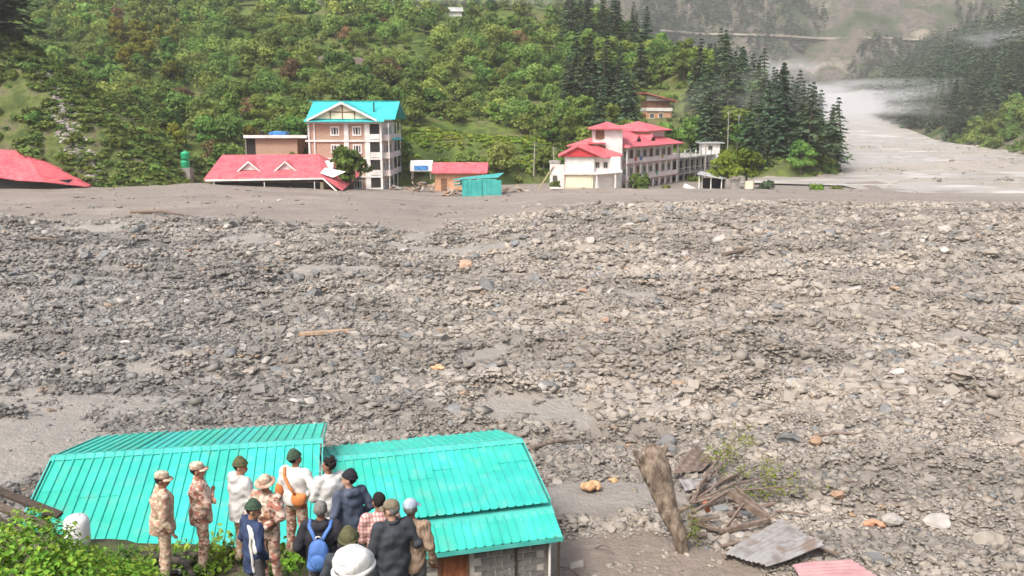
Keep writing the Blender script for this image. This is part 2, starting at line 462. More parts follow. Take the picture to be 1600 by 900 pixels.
# ================================================================== STONES
def rock_shapes(n, sub, flat=(.75, .5)):
    out = []
    for k in range(n):
        bm = bmesh.new(); bmesh.ops.create_icosphere(bm, subdivisions=sub, radius=.5)
        P = np.array([v.co[:] for v in bm.verts])
        r = np.random.default_rng(100 + k * 7 + sub)
        for c in range(6 if sub > 1 else 2):       # planar cuts give broken faces
            nrm = r.normal(size=3); nrm /= np.linalg.norm(nrm); d = r.uniform(.2, .36)
            s = P @ nrm; P = P - np.outer(np.maximum(0, s - d), nrm)
        P = P * (1 + .16 * r.normal(size=(len(P), 1)) * (1 if sub == 1 else .35))
        P = P * np.array([1.0, r.uniform(flat[0] - .15, flat[0] + .15), r.uniform(flat[1] - .15, flat[1] + .18)])
        F = np.array([[v.index for v in f.verts] for f in bm.faces]); bm.free()
        out.append((P, F))
    return out
def tone_at(x, y, r):
    """colour of a stone with some painted shade: dark slate to the left, silt coated to the right, a few rusty or pale ones"""
    q = x / np.maximum(y, 1)
    side = np.clip(smooth01((q + .48) / .62) + .35 * smooth01((y - 60) / 40) + .25 * (fbm(x / 10, y / 5, 2, 19) - .5), 0, 1)[:, None]
    dark = np.array([.215, .205, .19]); beige = np.array([.37, .325, .272])
    c = dark * (1 - side) + beige * side
    amp = 1 - .55 * side[:, 0]
    c = c * (1 + amp * r.uniform(-.42, .36, len(x)))[:, None]
    k = r.uniform(size=len(x))
    c[k > .988] = np.array([.38, .26, .17]) * r.uniform(.8, 1.2)
    c[(k > .965) & (k < .985)] = np.array([.46, .43, .39])
    c[k < .03] = np.array([.19, .21, .22])
    c *= damp_and_shade(x, y)[:, None]
    return c
SH1 = rock_shapes(24, 1)
SH0 = []
for k in range(30):      # blocky fragments: cut cubes, twelve faces
    r_ = np.random.default_rng(900 + k); P_ = np.array([(i, j, l) for i in (-.4, .4) for j in (-.4, .4) for l in (-.4, .4)]) + r_.uniform(-.15, .15, (8, 3))
    P_ *= np.array([1.05, r_.uniform(.6, .9), r_.uniform(.28, .5)])
    SH0.append((P_, np.array([(0, 1, 3), (0, 3, 2), (4, 6, 7), (4, 7, 5), (0, 4, 5), (0, 5, 1), (2, 3, 7), (2, 7, 6), (0, 2, 6), (0, 6, 4), (1, 5, 7), (1, 7, 3)])))
def scatter(name, n, y0, y1, s0, s1, seed, sub=1, bury=.12, SH=None):
    SH1 = SH; r = np.random.default_rng(seed)
    yy = r.uniform(y0, y1, n * 4); xx = r.uniform(-.64, .64, n * 4) * (yy + 3)
    b = bare(xx, yy); dens = np.clip((fbm(xx / 4.2, yy / 2.2, 3, 23) - .22) * 4.2, .30, 1)
    keep = (r.uniform(size=n * 4) < (1 - b * .985) * dens)
    # keep clear of the houses
    keep &= ~((xx > -14.5) & (xx < 1.6) & (yy < 29.5))
    xx = xx[keep][:n]; yy = yy[keep][:n]; n = len(xx)
    s = s0 * (s1 / s0) ** (r.uniform(size=n) ** 2.6)
    s = s * (1 + .15 * smooth01((xx / yy + .1) / .3))
    zz = H(xx, yy)
    az = r.uniform(0, 2 * np.pi, n); tx = r.normal(0, .26, n); ty = r.normal(0, .26, n)
    T = np.stack([sh[0] for sh in SH1]); P = T[r.integers(0, len(SH1), n)] * s[:, None, None]
    ca, sa = np.cos(az)[:, None], np.sin(az)[:, None]
    X = P[:, :, 0] * ca - P[:, :, 1] * sa; Y = P[:, :, 0] * sa + P[:, :, 1] * ca; Z = P[:, :, 2]
    Z2 = Z * np.cos(tx)[:, None] + Y * np.sin(tx)[:, None]; Y2 = Y * np.cos(tx)[:, None] - Z * np.sin(tx)[:, None]
    X3 = X * np.cos(ty)[:, None] + Z2 * np.sin(ty)[:, None]; Z3 = Z2 * np.cos(ty)[:, None] - X * np.sin(ty)[:, None]
    V = np.stack([X3 + xx[:, None], Y2 + yy[:, None], Z3 + (zz + s * bury * r.uniform(-1.6, 1.3, n))[:, None]], -1).reshape(-1, 3)
    nv = T.shape[1]; F = (SH1[0][1][None] + (np.arange(n) * nv)[:, None, None]).reshape(-1, 3)
    tone = np.repeat(tone_at(xx, yy, r), nv, 0)
    return inst(name, np_mesh(name, V, F, M_rock, np.repeat(r.uniform(size=n) > .55, len(SH1[0][1])), {'tone': tone}), kind='stuff')
o = scatter('gravel', 27000, 17.5, 41, .10, .46, 11, SH=SH0); tag(o, 'grey gravel and cobbles strewn behind and beside the teal-roofed houses', 'gravel')
o = scatter('cobbles', 30000, 38, 67, .18, .78, 12, SH=SH0); tag(o, 'loose grey cobbles covering the middle of the debris flow', 'cobbles')
o = scatter('rubble', 24000, 64, 124, .28, 1.15, 13, SH=SH1); tag(o, 'muddy rubble at the far side of the debris flow', 'rubble')

# fine stone litter: clumps of a dozen chips set on the ground by geometry nodes
def m_clump():
    m = M_rock.copy(); m.name = 'debris_chip_stone'; t = m.node_tree
    for nd in t.nodes:
        if nd.type == 'ATTRIBUTE': nd.attribute_type = 'INSTANCER'; a0 = nd
    mx = [l.to_node for l in t.links if l.from_node == a0][0]
    a1 = t.nodes.new('ShaderNodeAttribute'); a1.attribute_name = 'chip'
    mu = t.nodes.new('ShaderNodeMix'); mu.data_type = 'RGBA'; mu.blend_type = 'MULTIPLY'; mu.inputs[0].default_value = 1
    t.links.new(a0.outputs['Color'], mu.inputs[6]); t.links.new(a1.outputs['Color'], mu.inputs[7]); t.links.new(mu.outputs[2], mx.inputs[7])
    return m
M_chip = m_clump()
clump_col = bpy.data.collections.new('stone_clumps')
for k in range(12):
    r_ = np.random.default_rng(300 + k); Vs = []; Fs = []; Ts = []
    for i in range(13):
        P_, F_ = SH0[int(r_.integers(30))]; s_ = .10 + .26 * r_.uniform() ** 2.2; a_ = r_.uniform(0, 6.28); t_ = r_.normal(0, .3)
        Q = P_ * s_; Q = np.stack([Q[:, 0] * math.cos(a_) - Q[:, 1] * math.sin(a_), Q[:, 0] * math.sin(a_) + Q[:, 1] * math.cos(a_), Q[:, 2] + t_ * Q[:, 0]], 1)
        rr_ = .62 * r_.uniform() ** .5; th = r_.uniform(0, 6.28); Fs.append(F_ + 8 * i); Vs.append(Q + np.array([rr_ * math.cos(th), rr_ * math.sin(th), s_ * .08])); Ts.append(np.full((8, 3), r_.uniform(.66, 1.28)))
    clump_col.objects.link(bpy.data.objects.new('stone_clump', np_mesh('stone_clump', np.concatenate(Vs), np.concatenate(Fs), M_chip, True, {'chip': np.concatenate(Ts)})))
def litter(name, n, y0, y1, k0, k1, seed, label):
    r = np.random.default_rng(seed); yy = r.uniform(y0, y1, n * 4); xx = r.uniform(-.64, .64, n * 4) * (yy + 3)
    kp = (r.uniform(size=n * 4) < (1 - bare(xx, yy) * .97)) & ~((xx > -14.5) & (xx < 1.6) & (yy < 29.3)); xx = xx[kp][:n]; yy = yy[kp][:n]; n = len(xx)
    me = bpy.data.meshes.new(name); me.vertices.add(n); me.vertices.foreach_set('co', np.stack([xx, yy, H(xx, yy)], 1).astype(np.float32).ravel())
    c4 = np.ones((n, 4), np.float32); c4[:, :3] = tone_at(xx, yy, r); me.attributes.new('tone', 'FLOAT_COLOR', 'POINT').data.foreach_set('color', c4.ravel())
    me.attributes.new('size', 'FLOAT', 'POINT').data.foreach_set('value', r.uniform(k0, k1, n).astype(np.float32))
    me.attributes.new('turn', 'FLOAT', 'POINT').data.foreach_set('value', r.uniform(0, 6.28, n).astype(np.float32)); me.materials.append(M_chip)
    o = inst(name, me, kind='stuff'); tag(o, label)
    g = bpy.data.node_groups.new(name + '_nodes', 'GeometryNodeTree'); g.interface.new_socket('Geometry', in_out='INPUT', socket_type='NodeSocketGeometry'); g.interface.new_socket('Geometry', in_out='OUTPUT', socket_type='NodeSocketGeometry')
    N = g.nodes; L = g.links; gi = N.new('NodeGroupInput'); go = N.new('NodeGroupOutput'); ip = N.new('GeometryNodeInstanceOnPoints'); ci = N.new('GeometryNodeCollectionInfo')
    ci.inputs['Collection'].default_value = clump_col; ci.inputs['Separate Children'].default_value = True; ci.inputs['Reset Children'].default_value = True; ip.inputs['Pick Instance'].default_value = True
    def attr(nm):
        a = N.new('GeometryNodeInputNamedAttribute'); a.data_type = 'FLOAT'; a.inputs['Name'].default_value = nm; return a.outputs['Attribute']
    cx_ = N.new('ShaderNodeCombineXYZ'); L.new(attr('turn'), cx_.inputs[2])
    L.new(gi.outputs[0], ip.inputs['Points']); L.new(ci.outputs[0], ip.inputs['Instance']); L.new(attr('size'), ip.inputs['Scale']); L.new(cx_.outputs[0], ip.inputs['Rotation']); L.new(ip.outputs[0], go.inputs[0])
    o.modifiers.new('litter', 'NODES').node_group = g
litter('stone_litter', 5200, 17.5, 42, .45, .85, 71, 'fine chips and gravel between the nearer stones')
litter('stone_litter', 6500, 40, 68, .65, 1.15, 72, 'fine chips between the stones in the middle of the flow')
litter('stone_litter', 7500, 66, 123, .95, 1.7, 73, 'small rubble between the stones at the far side')
# scattered stones on the smooth mud and on the river bars
def sparse(name, n, box, s0, s1, seed, fz, tone, label, cond=None):
    r = np.random.default_rng(seed); xx = r.uniform(box[0], box[1], n); yy = r.uniform(box[2], box[3], n)
    k = fbm(xx / 10, yy / 3, 3, seed) > .5
    if cond is not None: k &= cond(xx, yy)
    xx, yy = xx[k], yy[k]; n = len(xx); s = s0 * (s1 / s0) ** (r.uniform(size=n) ** 2.2); zz = fz(xx, yy)
    T = np.stack([sh[0] for sh in SH1]); P = T[r.integers(0, len(SH1), n)] * s[:, None, None]; az = r.uniform(0, 6.28, n)
    ca, sa = np.cos(az)[:, None], np.sin(az)[:, None]
    V = np.stack([P[:, :, 0] * ca - P[:, :, 1] * sa + xx[:, None], P[:, :, 0] * sa + P[:, :, 1] * ca + yy[:, None], P[:, :, 2] * .8 + (zz + s * .1)[:, None]], -1).reshape(-1, 3)
    nv = T.shape[1]; F = (SH1[0][1][None] + (np.arange(n) * nv)[:, None, None]).reshape(-1, 3)
    tn = np.repeat(np.array(tone) * r.uniform(.6, 1.3, (n, 1)), nv, 0)
    tag(inst(name, np_mesh(name, V, F, M_rock, False, {'tone': tn}), kind='stuff'), label)
sparse('mud_stones', 2600, (-85, 75, 98, 150), .12, .7, 61, H, (.23, .19, .155), 'few stones left on the smooth brown mud')
sparse('bar_stones', 6500, (58, 190, 146, 330), .3, 1.6, 62, _fz, (.36, .33, .29), 'stones on the pale bars of the river bed', lambda x, y: (_fz(x, y) > .45) & (x < right_edge(y)))
sparse('river_stones', 2200, (66, 240, 160, 420), .3, 1.3, 63, lambda x, y: zw(y) - .05 + 0 * x, (.34, .31, .28), 'stones breaking the surface of the silty river', lambda x, y: (x < right_edge(y)) & (x > hill_edge(y) + 3))

# boulders one can pick out
BSH = rock_shapes(14, 2, (.78, .6))
M_bould = {}
for nm, c0, c1 in (('dark slate', (.13, .135, .135), (.24, .24, .235)), ('pale grey', (.34, .32, .29), (.5, .47, .43)), ('silt coated brown', (.25, .215, .18), (.38, .34, .29)), ('rusty orange', (.36, .23, .14), (.5, .36, .25))):
    M_bould[nm] = mat(nm.replace(' ', '_') + '_stone', stops=[(.3, c0), (.7, c1)], scale=2.5, rough=.7, bump=.6, bscale=6, bdist=.06, objvar=.15)
BM = {}
def boulder(kind, x, y, s, label, group, flat=1.0, rz=None, i=[0], lift=.18):
    i[0] += 1; k = i[0] % len(BSH)
    if (kind, k) not in BM:
        BM[(kind, k)] = np_mesh('boulder', BSH[k][0], BSH[k][1], M_bould[kind])
    return inst('boulder', BM[(kind, k)], None, (x, y, Hs(x, y) + s * lift * flat), (random.gauss(0, .2), random.gauss(0, .2), random.uniform(0, 6.28) if rz is None else rz), (s, s, s * flat), label=label, cat='boulder', group=group)
# ================================================================== VEGETATION
def leaf_mat(name, c_dark, c_mid, c_light, big=.06, transl=.25, hue=.03):
    m = bpy.data.materials.new(name); m.use_nodes = True
    t = m.node_tree; N = t.nodes; L = t.links; bs = N['Principled BSDF']
    bs.inputs['Roughness'].default_value = .75; bs.inputs['Specular IOR Level'].default_value = .15
    g = N.new('ShaderNodeNewGeometry')
    nz = N.new('ShaderNodeTexNoise'); nz.inputs['Scale'].default_value = big; nz.inputs['Detail'].default_value = 8; nz.inputs['Roughness'].default_value = .75
    L.new(g.outputs['Position'], nz.inputs['Vector'])
    rp = N.new('ShaderNodeValToRGB'); _stops(rp.color_ramp, [(.32, c_dark), (.5, c_mid), (.68, c_light)]); L.new(nz.outputs['Fac'], rp.inputs[0])
    oi = N.new('ShaderNodeObjectInfo'); at_ = N.new('ShaderNodeAttribute'); at_.attribute_name = 'vary'
    ad = N.new('ShaderNodeMath'); ad.operation = 'ADD'; L.new(oi.outputs['Random'], ad.inputs[0]); L.new(at_.outputs['Fac'], ad.inputs[1])
    fr = N.new('ShaderNodeMath'); fr.operation = 'FRACT'; L.new(ad.outputs[0], fr.inputs[0])
    hs = N.new('ShaderNodeHueSaturation')
    a = N.new('ShaderNodeMapRange'); a.inputs[3].default_value = .62; a.inputs[4].default_value = 1.4; L.new(fr.outputs[0], a.inputs[0]); L.new(a.outputs[0], hs.inputs['Value'])
    m3 = N.new('ShaderNodeMath'); m3.operation = 'MULTIPLY'; m3.inputs[1].default_value = 9.7; L.new(fr.outputs[0], m3.inputs[0])
    f2 = N.new('ShaderNodeMath'); f2.operation = 'FRACT'; L.new(m3.outputs[0], f2.inputs[0])
    b = N.new('ShaderNodeMapRange'); b.inputs[3].default_value = .5 - hue; b.inputs[4].default_value = .5 + hue; L.new(f2.outputs[0], b.inputs[0]); L.new(b.outputs[0], hs.inputs['Hue'])
    L.new(rp.outputs[0], hs.inputs['Color']); L.new(hs.outputs[0], bs.inputs['Base Color'])
    tr = N.new('ShaderNodeBsdfTranslucent'); L.new(hs.outputs[0], tr.inputs[0])
    ms = N.new('ShaderNodeMixShader'); ms.inputs[0].default_value = transl
    L.new(bs.outputs[0], ms.inputs[1]); L.new(tr.outputs[0], ms.inputs[2]); L.new(ms.outputs[0], N['Material Output'].inputs[0])
    return m
L_orch = leaf_mat('apple_foliage', (.085, .14, .036), (.165, .245, .058), (.27, .35, .085))
L_broad = leaf_mat('broadleaf_foliage', (.06, .115, .030), (.125, .21, .045), (.22, .31, .062))
L_yel = leaf_mat('yellowing_foliage', (.10, .13, .02), (.19, .20, .028), (.30, .24, .04))
L_con = leaf_mat('deodar_foliage', (.05, .088, .052), (.080, .130, .070), (.125, .185, .088))
L_shrub = leaf_mat('slope_shrub_foliage', (.07, .11, .025), (.13, .19, .042), (.21, .27, .07))
L_lime = leaf_mat('lime_green_foliage', (.10, .16, .02), (.18, .26, .035), (.26, .31, .05))
L_red = leaf_mat('russet_foliage', (.10, .07, .035), (.19, .13, .06), (.26, .20, .09))
L_near = leaf_mat('garden_foliage', (.09, .18, .02), (.20, .36, .045), (.36, .54, .09), big=1.2)
M_bark = mat('bark', stops=[(.35, (.06, .048, .036)), (.65, (.15, .125, .10))], scale=6, rough=.95, bump=.8, bscale=14, bdist=.05, stretch=(1, 1, .3))

def cards(P, Nn, s, r, asp=.7):
    """one rhombic leaf card at each point P, facing Nn; returns V (4n,3), F (n,4)"""
    n = len(P)
    A = np.cross(Nn, r.normal(size=(n, 3))); A /= np.linalg.norm(A, axis=1)[:, None] + 1e-9
    B = np.cross(Nn, A)
    s = np.broadcast_to(s, (n,))[:, None]
    V = np.stack([P - A * s, P + B * s * asp + Nn * s * .15, P + A * s, P - B * s * asp + Nn * s * .15], 1).reshape(-1, 3)
    return V, np.arange(4 * n).reshape(-1, 4)
def crown(seed, w=3.0, h=3.2, blobs=14, per=60, ls=.33, z0=1.4, br=.42):
    r = np.random.default_rng(seed)
    V = []; 
    for k in range(blobs):
        th = r.uniform(0, 6.28); rad = r.uniform(.15, .72) * w; zz = z0 + r.uniform(.1, .85) * h
        rad *= (1 - .45 * ((zz - z0) / h) ** 2)
        c = np.array([rad * math.cos(th), rad * math.sin(th), zz])
        R_ = w * br * r.uniform(.6, 1.15)
        d = r.normal(size=(per, 3)); d[:, 2] = np.abs(d[:, 2]) * 1.0 - .35; d /= np.linalg.norm(d, axis=1)[:, None]
        P = c + d * R_ * r.uniform(.55, 1.08, (per, 1)) * np.array([1, 1, .8])
        Nn = d + .38 * r.normal(size=d.shape); Nn /= np.linalg.norm(Nn, axis=1)[:, None]
        V.append(cards(P, Nn, ls * r.uniform(.6, 1.3, per), r)[0])
    V = np.concatenate(V); F = np.arange(len(V)).reshape(-1, 4)
    return V, F
def conifer(seed, tiers=13, br=8, per=4, Rr=.24, ls=.05, droop=.05, z0=.12):
    """unit height deodar with flat layered boughs"""
    r = np.random.default_rng(seed); P = []; Nn = []; S = []
    for t in range(tiers):
        f = t / (tiers - 1); z = z0 + (1 - z0) * f ** .92
        R_ = Rr * (1 - f) ** .75 * r.uniform(.75, 1.15) + .012
        for b in range(max(3, int(br * (1 - .5 * f)))):
            a = r.uniform(0, 6.28); RR = R_ * r.uniform(.6, 1.2)
            for k in range(per):
                q = (k + 1) / per * r.uniform(.8, 1.05)
                aa = a + r.normal(0, .16)
                P.append((RR * q * math.cos(aa), RR * q * math.sin(aa), z - droop * q * q * (1 - f) + r.normal(0, .006)))
                Nn.append((.35 * math.cos(aa) + r.normal(0, .2), .35 * math.sin(aa) + r.normal(0, .2), 1)); S.append(ls * r.uniform(.7, 1.3) * (1 - .45 * f))
    Nn = np.array(Nn); Nn /= np.linalg.norm(Nn, axis=1)[:, None]
    return cards(np.array(P), Nn, np.array(S), r, .6)
def merged(name, templates, pos, scl, mtl, seed=1, zs=1.0, **k):
    r = np.random.default_rng(seed); Vs = []; vary = []
    for i, (p, s) in enumerate(zip(pos, scl)):
        V = templates[r.integers(len(templates))][0]; a = r.uniform(0, 6.28)
        ca, sa = math.cos(a) * s, math.sin(a) * s
        W = np.empty_like(V); W[:, 0] = V[:, 0] * ca - V[:, 1] * sa + p[0]; W[:, 1] = V[:, 0] * sa + V[:, 1] * ca + p[1]; W[:, 2] = V[:, 2] * s * zs + p[2]
        Vs.append(W); vary.append(np.full(len(W), r.uniform()))
    V = np.concatenate(Vs)
    me = np_mesh(name, V, np.arange(len(V)).reshape(-1, 4), mtl, False, {'vary': np.concatenate(vary)})
    return inst(name, me, kind='stuff', **k)
TPL = dict(
    orch=[crown(s, 3.0, 3.0, 9, 95, .25, .8, .52) for s in range(6)],
    broad=[crown(20 + s, 4.0, 6.5, 20, 70, .42, 1.6, .36) for s in range(5)],
    con=[conifer(40 + s, 17, 12, 6, .235, .050) for s in range(4)],
    shrub=[crown(60 + s, 1.0, .8, 7, 34, .17, .0, .5) for s in range(4)],
    orch_lo=[crown(80 + s, 3.0, 2.9, 8, 26, .52, 1.0) for s in range(4)],
    con_lo=[conifer(90 + s, 8, 5, 2, .22, .11) for s in range(3)],
    con_xlo=[conifer(99 + s, 5, 3, 2, .20, .17) for s in range(3)])
def trunk_mb(h, r0, lean=.3, seed=0, limbs=4, spread=1.6, top=None):
    rr = random.Random(seed); mb = MB()
    pts = [Vector((0, 0, -.5)), Vector((rr.uniform(-.1, .1), rr.uniform(-.1, .1), h * .45)), Vector((rr.uniform(-lean, lean), rr.uniform(-lean, lean), h))]
    mb.tube(pts, [r0 * 1.25, r0 * .85, r0 * .35], 7)
    for k in range(limbs):
        a = k * 6.28 / max(limbs, 1) + rr.uniform(-.4, .4); f = rr.uniform(.35, .7)
        p = pts[0].lerp(pts[2], f); q = p + Vector((math.cos(a) * spread * .5, math.sin(a) * spread * .5, h * .22)); e = q + Vector((math.cos(a) * spread * .5, math.sin(a) * spread * .5, h * .25))
        mb.tube([p, q, e], [r0 * .5, r0 * .35, r0 * .12], 5)
    return mb
TRUNK = dict(
    orch=[trunk_mb(2.6, .16, .3, s).mesh('trunk', M_bark) for s in range(3)],
    broad=[trunk_mb(6.0, .28, .5, 10 + s, 5, 2.4).mesh('trunk', M_bark) for s in range(3)],
    con=[trunk_mb(.97, .013, .01, 20 + s, 0).mesh('trunk', M_bark) for s in range(2)])
CM = {}
def crown_me(kind, i, mtl):
    k = (kind, i, mtl.name)
    if k not in CM:
        V, F = TPL[kind][i]; CM[k] = np_mesh('crown', V, F, mtl)
    return CM[k]
def tree(name, kind, x, y, z, s, mtl, label, group=None, wide=1.0, cat='tree', rr=random):
    o = empty(name, (x, y, z - .15), rr.uniform(0, 6.28), label=label, cat=cat, group=group)
    o.scale = (s * wide, s * wide, s)
    inst('trunk', rr.choice(TRUNK[kind]), o)
    inst('crown', crown_me(kind, rr.randrange(len(TPL[kind])), mtl), o)
    return o
def shrub(x, y, z, s, mtl, label, group=None, hs=1.0, name='shrub', rr=random):
    return inst(name, crown_me('shrub', rr.randrange(4), mtl), None, (x, y, z), (0, 0, rr.uniform(0, 6.28)), (s, s, s * hs), label=label, cat='shrub', group=group)

def H1(f, x, y): return float(f(np.array([float(x)]), np.array([float(y)]))[0])
# ---- candidates on the main hill
rr = random.Random(11)
cand = []
y = 158.0
while y < 345:
    sp = 5.3 + (y - 158) * .006
    x = -.66 * y
    while x < 118:
        px = x + rr.uniform(-.42, .42) * sp; py = y + rr.uniform(-.42, .42) * sp
        x += sp
        if py < hill_base(px) + 2: continue
        if px > float(hill_edge(py)) - 2.0: continue
        cand.append((px, py))
    y += sp
cx = np.array([c[0] for c in cand]); cy = np.array([c[1] for c in cand]); cz = hill(cx, cy)
BUILD_CLEAR = [(33, 199, 7.5), (-3, 236, 0)]
trees = {'orch': [], 'broad': [], 'con': [], 'yel': [], 'red': []}
for x, y, z in zip(cx, cy, cz):
    u, v, d = proj(x, y, z)
    if u < -70 or u > 1670 or v > 300 or v < -60: continue
    if z < zw(y) - .3: continue
    if x < -44 and y < 178 and H1(spur, x, y) > z - 1.0: continue      # inside the grassy spur
    if x > 14 and x < 56 and y < float(hill_base(x)) + 2: continue
    if 622 < u < 856 and 196 < v < 262 and y < 196: continue           # meadow knoll above the mud
    if 600 < u < 700 and 84 < v < 122 and rr.random() < .75: continue  # open grass
    if 480 < u < 602 and 76 < v < 108: continue
    if abs(x - 33) < 6.5 and 190 < y < 206: continue
    fl = float(hill_edge(y)) - x
    if any(a < u < b and c < v < d_ for a, b, c, d_ in ((990, 1070, 140, 228), (366, 406, 10, 50), (692, 734, 18, 54))): continue
    if fl > 60 and y > 176 and fbm(np.array([x / 34]), np.array([y / 11]), 2, 27)[0] > .74: continue
    n = float(fbm(np.array([x / 25]), np.array([y / 25]), 2, 7)[0])
    if fl < 34 and u > 1075:
        k = 'con' if rr.random() < .8 else 'broad'
        if fl < 8 and v > 200: k = rr.choice(['con', 'broad'])
    elif u > 880:
        k = 'con' if (v < 90 and rr.random() < .5) or n > .62 else 'broad'
    elif 165 < u < 275 and 55 < v < 135: k = 'yel' if rr.random() < .75 else 'broad'
    elif y < 176 and rr.random() < .55: k = 'broad' if rr.random() < .7 else 'red' if rr.random() < .3 else 'yel'
    else:
        k = 'orch' if rr.random() < .84 else 'broad'
        if rr.random() < .03: k = 'red'
    trees[k].append((x, y, z))
LAB = dict(
 orch=('apple_tree', 'orch', L_orch, 'round apple tree'), broad=('broadleaf_tree', 'broad', L_broad, 'bushy broadleaf tree'),
 con=('deodar_tree', 'con', L_con, 'tall layered conifer'), yel=('yellowing_tree', 'broad', L_yel, 'yellow-green tree'),
 red=('russet_shrub_tree', 'orch', L_red, 'russet brown tree'))
def place_name(u, v):
    cols = [(90, 'behind the big corner conifer'), (180, 'above the left spur'), (290, 'above the green water tanks'), (400, 'above the buried red roof'), (485, 'above the brick building'), (560, 'above the left half of the turquoise hotel'),
            (640, 'above the right half of the turquoise hotel'), (745, 'above the left half of the meadow'), (860, 'above the right half of the meadow'), (960, 'above the garage house'), (1055, 'above the long hotel'),
            (1130, 'above the annexe deck'), (1190, 'behind the lime green trees'), (1250, 'in the middle of the river spur'), (3000, 'at the water end of the spur')]
    a = next(t for lim, t in cols if u < lim)
    b = 'at the very top' if v < 35 else 'high up' if v < 85 else 'half way up' if v < 145 else 'lower down' if v < 205 else 'at the foot'
    return f'{b}, {a}'
ntot = 0
for k, lst in trees.items():
    nm, tk, mt, lab = LAB[k]
    lst.sort(key=lambda p: p[1])
    lim = {'orch': 290, 'broad': 200, 'con': 190}.get(k, 60)
    for (x, y, z) in lst[:lim]:
        u, v, d = proj(x, y, z)
        s = rr.uniform(.85, 1.4)
        if k == 'con': s = rr.uniform(10, 16) * (.8 if y < 178 else 1) * (.75 if v < 120 and u > 1050 else 1)
        if k == 'broad': s *= .78 if u > 900 else .6
        if k == 'yel': s *= .6
        pn = place_name(u, v); sz = ('large ' if s > (14 if k == 'con' else 1.1) * (.7 if k in ('broad', 'yel') else 1) else 'small ' if s < (11.5 if k == 'con' else .92) * (.66 if k in ('broad', 'yel') else 1) else ''); L_ = f'{sz}{lab}, {pn}'
        tree(nm, tk, x, y, z, s, mt, L_, L_, wide=rr.uniform(.88, 1.15), rr=rr)
    rest = lst[lim:]
    if rest:
        tl = TPL['con_lo'] if k == 'con' else TPL['orch_lo']
        merged('far_' + nm + 's', tl, rest, [rr.uniform(12, 19) if k == 'con' else rr.uniform(.9, 1.4) for _ in rest], mt, 3, label='distant ' + lab.split(' on ')[0].split(' in ')[0] + 's high on the slope')
print('TREES', {k: len(v) for k, v in trees.items()})

# ---- shrubs and grass that knit the hill floor together
def floor_plants(name, f, x0, x1, y0, y1, n, s0, s1, mtl, seed, cond=None, tk='shrub', zs=1, **k):
    r = np.random.default_rng(seed)
    xx = r.uniform(x0, x1, n); yy = r.uniform(y0, y1, n); zz = f(xx, yy)
    P = []
    for x, y, z in zip(xx, yy, zz):
        u, v, d = proj(x, y, z)
        if -60 < u < 1660 and -50 < v < 305 and not (f is hill and x < -44 and y < 178 and H1(spur, x, y) > z - .5) and (cond is None or cond(x, y, z, u, v)): P.append((x, y, z))
    return merged(name, TPL[tk], P, list(r.uniform(s0, s1, len(P))), mtl, seed, zs, **k)
TPL['tuft'] = [crown(130 + s, 1.0, .6, 3, 9, .30, .0, .5) for s in range(4)]
floor_plants('undergrowth', hill, -150, 110, 154, 260, 2600, .8, 2.0, L_shrub, 31, lambda x, y, z, u, v: z > zw(y) - .2 and x < hill_edge(y) - 1 and not (622 < u < 856 and 196 < v < 262), 'tuft', label='low undergrowth between the hillside trees')
floor_plants('meadow_plants', hill, -22, 12, 160, 192, 900, .5, 1.1, L_lime, 32, lambda x, y, z, u, v: 610 < u < 860 and 190 < v < 268, 'tuft', .7, label='lush low crop on the green meadow knoll')
floor_plants('slope_grass', spur, -125, -46, 133, 168, 5500, .5, 1.4, L_shrub, 33, lambda x, y, z, u, v: z > 1 and fbm(np.array([x / 5]), np.array([y / 5]), 2, 3)[0] > .3, 'tuft', .6, label='rough grass tussocks on the steep left spur')
floor_plants('slope_scrub', spur, -125, -46, 133, 168, 500, .4, .9, L_broad, 34, lambda x, y, z, u, v: z > 1 and fbm(np.array([x / 4]), np.array([y / 4]), 2, 9)[0] > .5, 'tuft', .8, label='dark scrub patches on the steep left spur')
r2 = random.Random(3); c = 0
while c < 62:
    x = r2.uniform(-100, -50); y = r2.uniform(136, 164); z = H1(spur, x, y)
    u, v, d = proj(x, y, z)
    if z < 1.5 or not (-20 < u < 290): continue
    pn = ('near its top' if v < 130 else 'half way down' if v < 210 else 'at its foot') + (', left of the stony gully' if u < 30 + (v - 90) * .6 - 18 else ', right of the stony gully' if u > 30 + (v - 90) * .6 + 60 else ', beside the stony gully')
    sz_ = r2.uniform(.9, 2.0); sn_ = 'large' if sz_ > 1.6 else 'small' if sz_ < 1.25 else 'middling'
    shrub(x, y, z - .1, sz_, r2.choice([L_shrub, L_broad, L_shrub]), f'{sn_} green shrub on the steep left spur, {pn}', f'{sn_} green shrubs on the left spur, {pn}', r2.uniform(.7, 1.1), rr=r2); c += 1
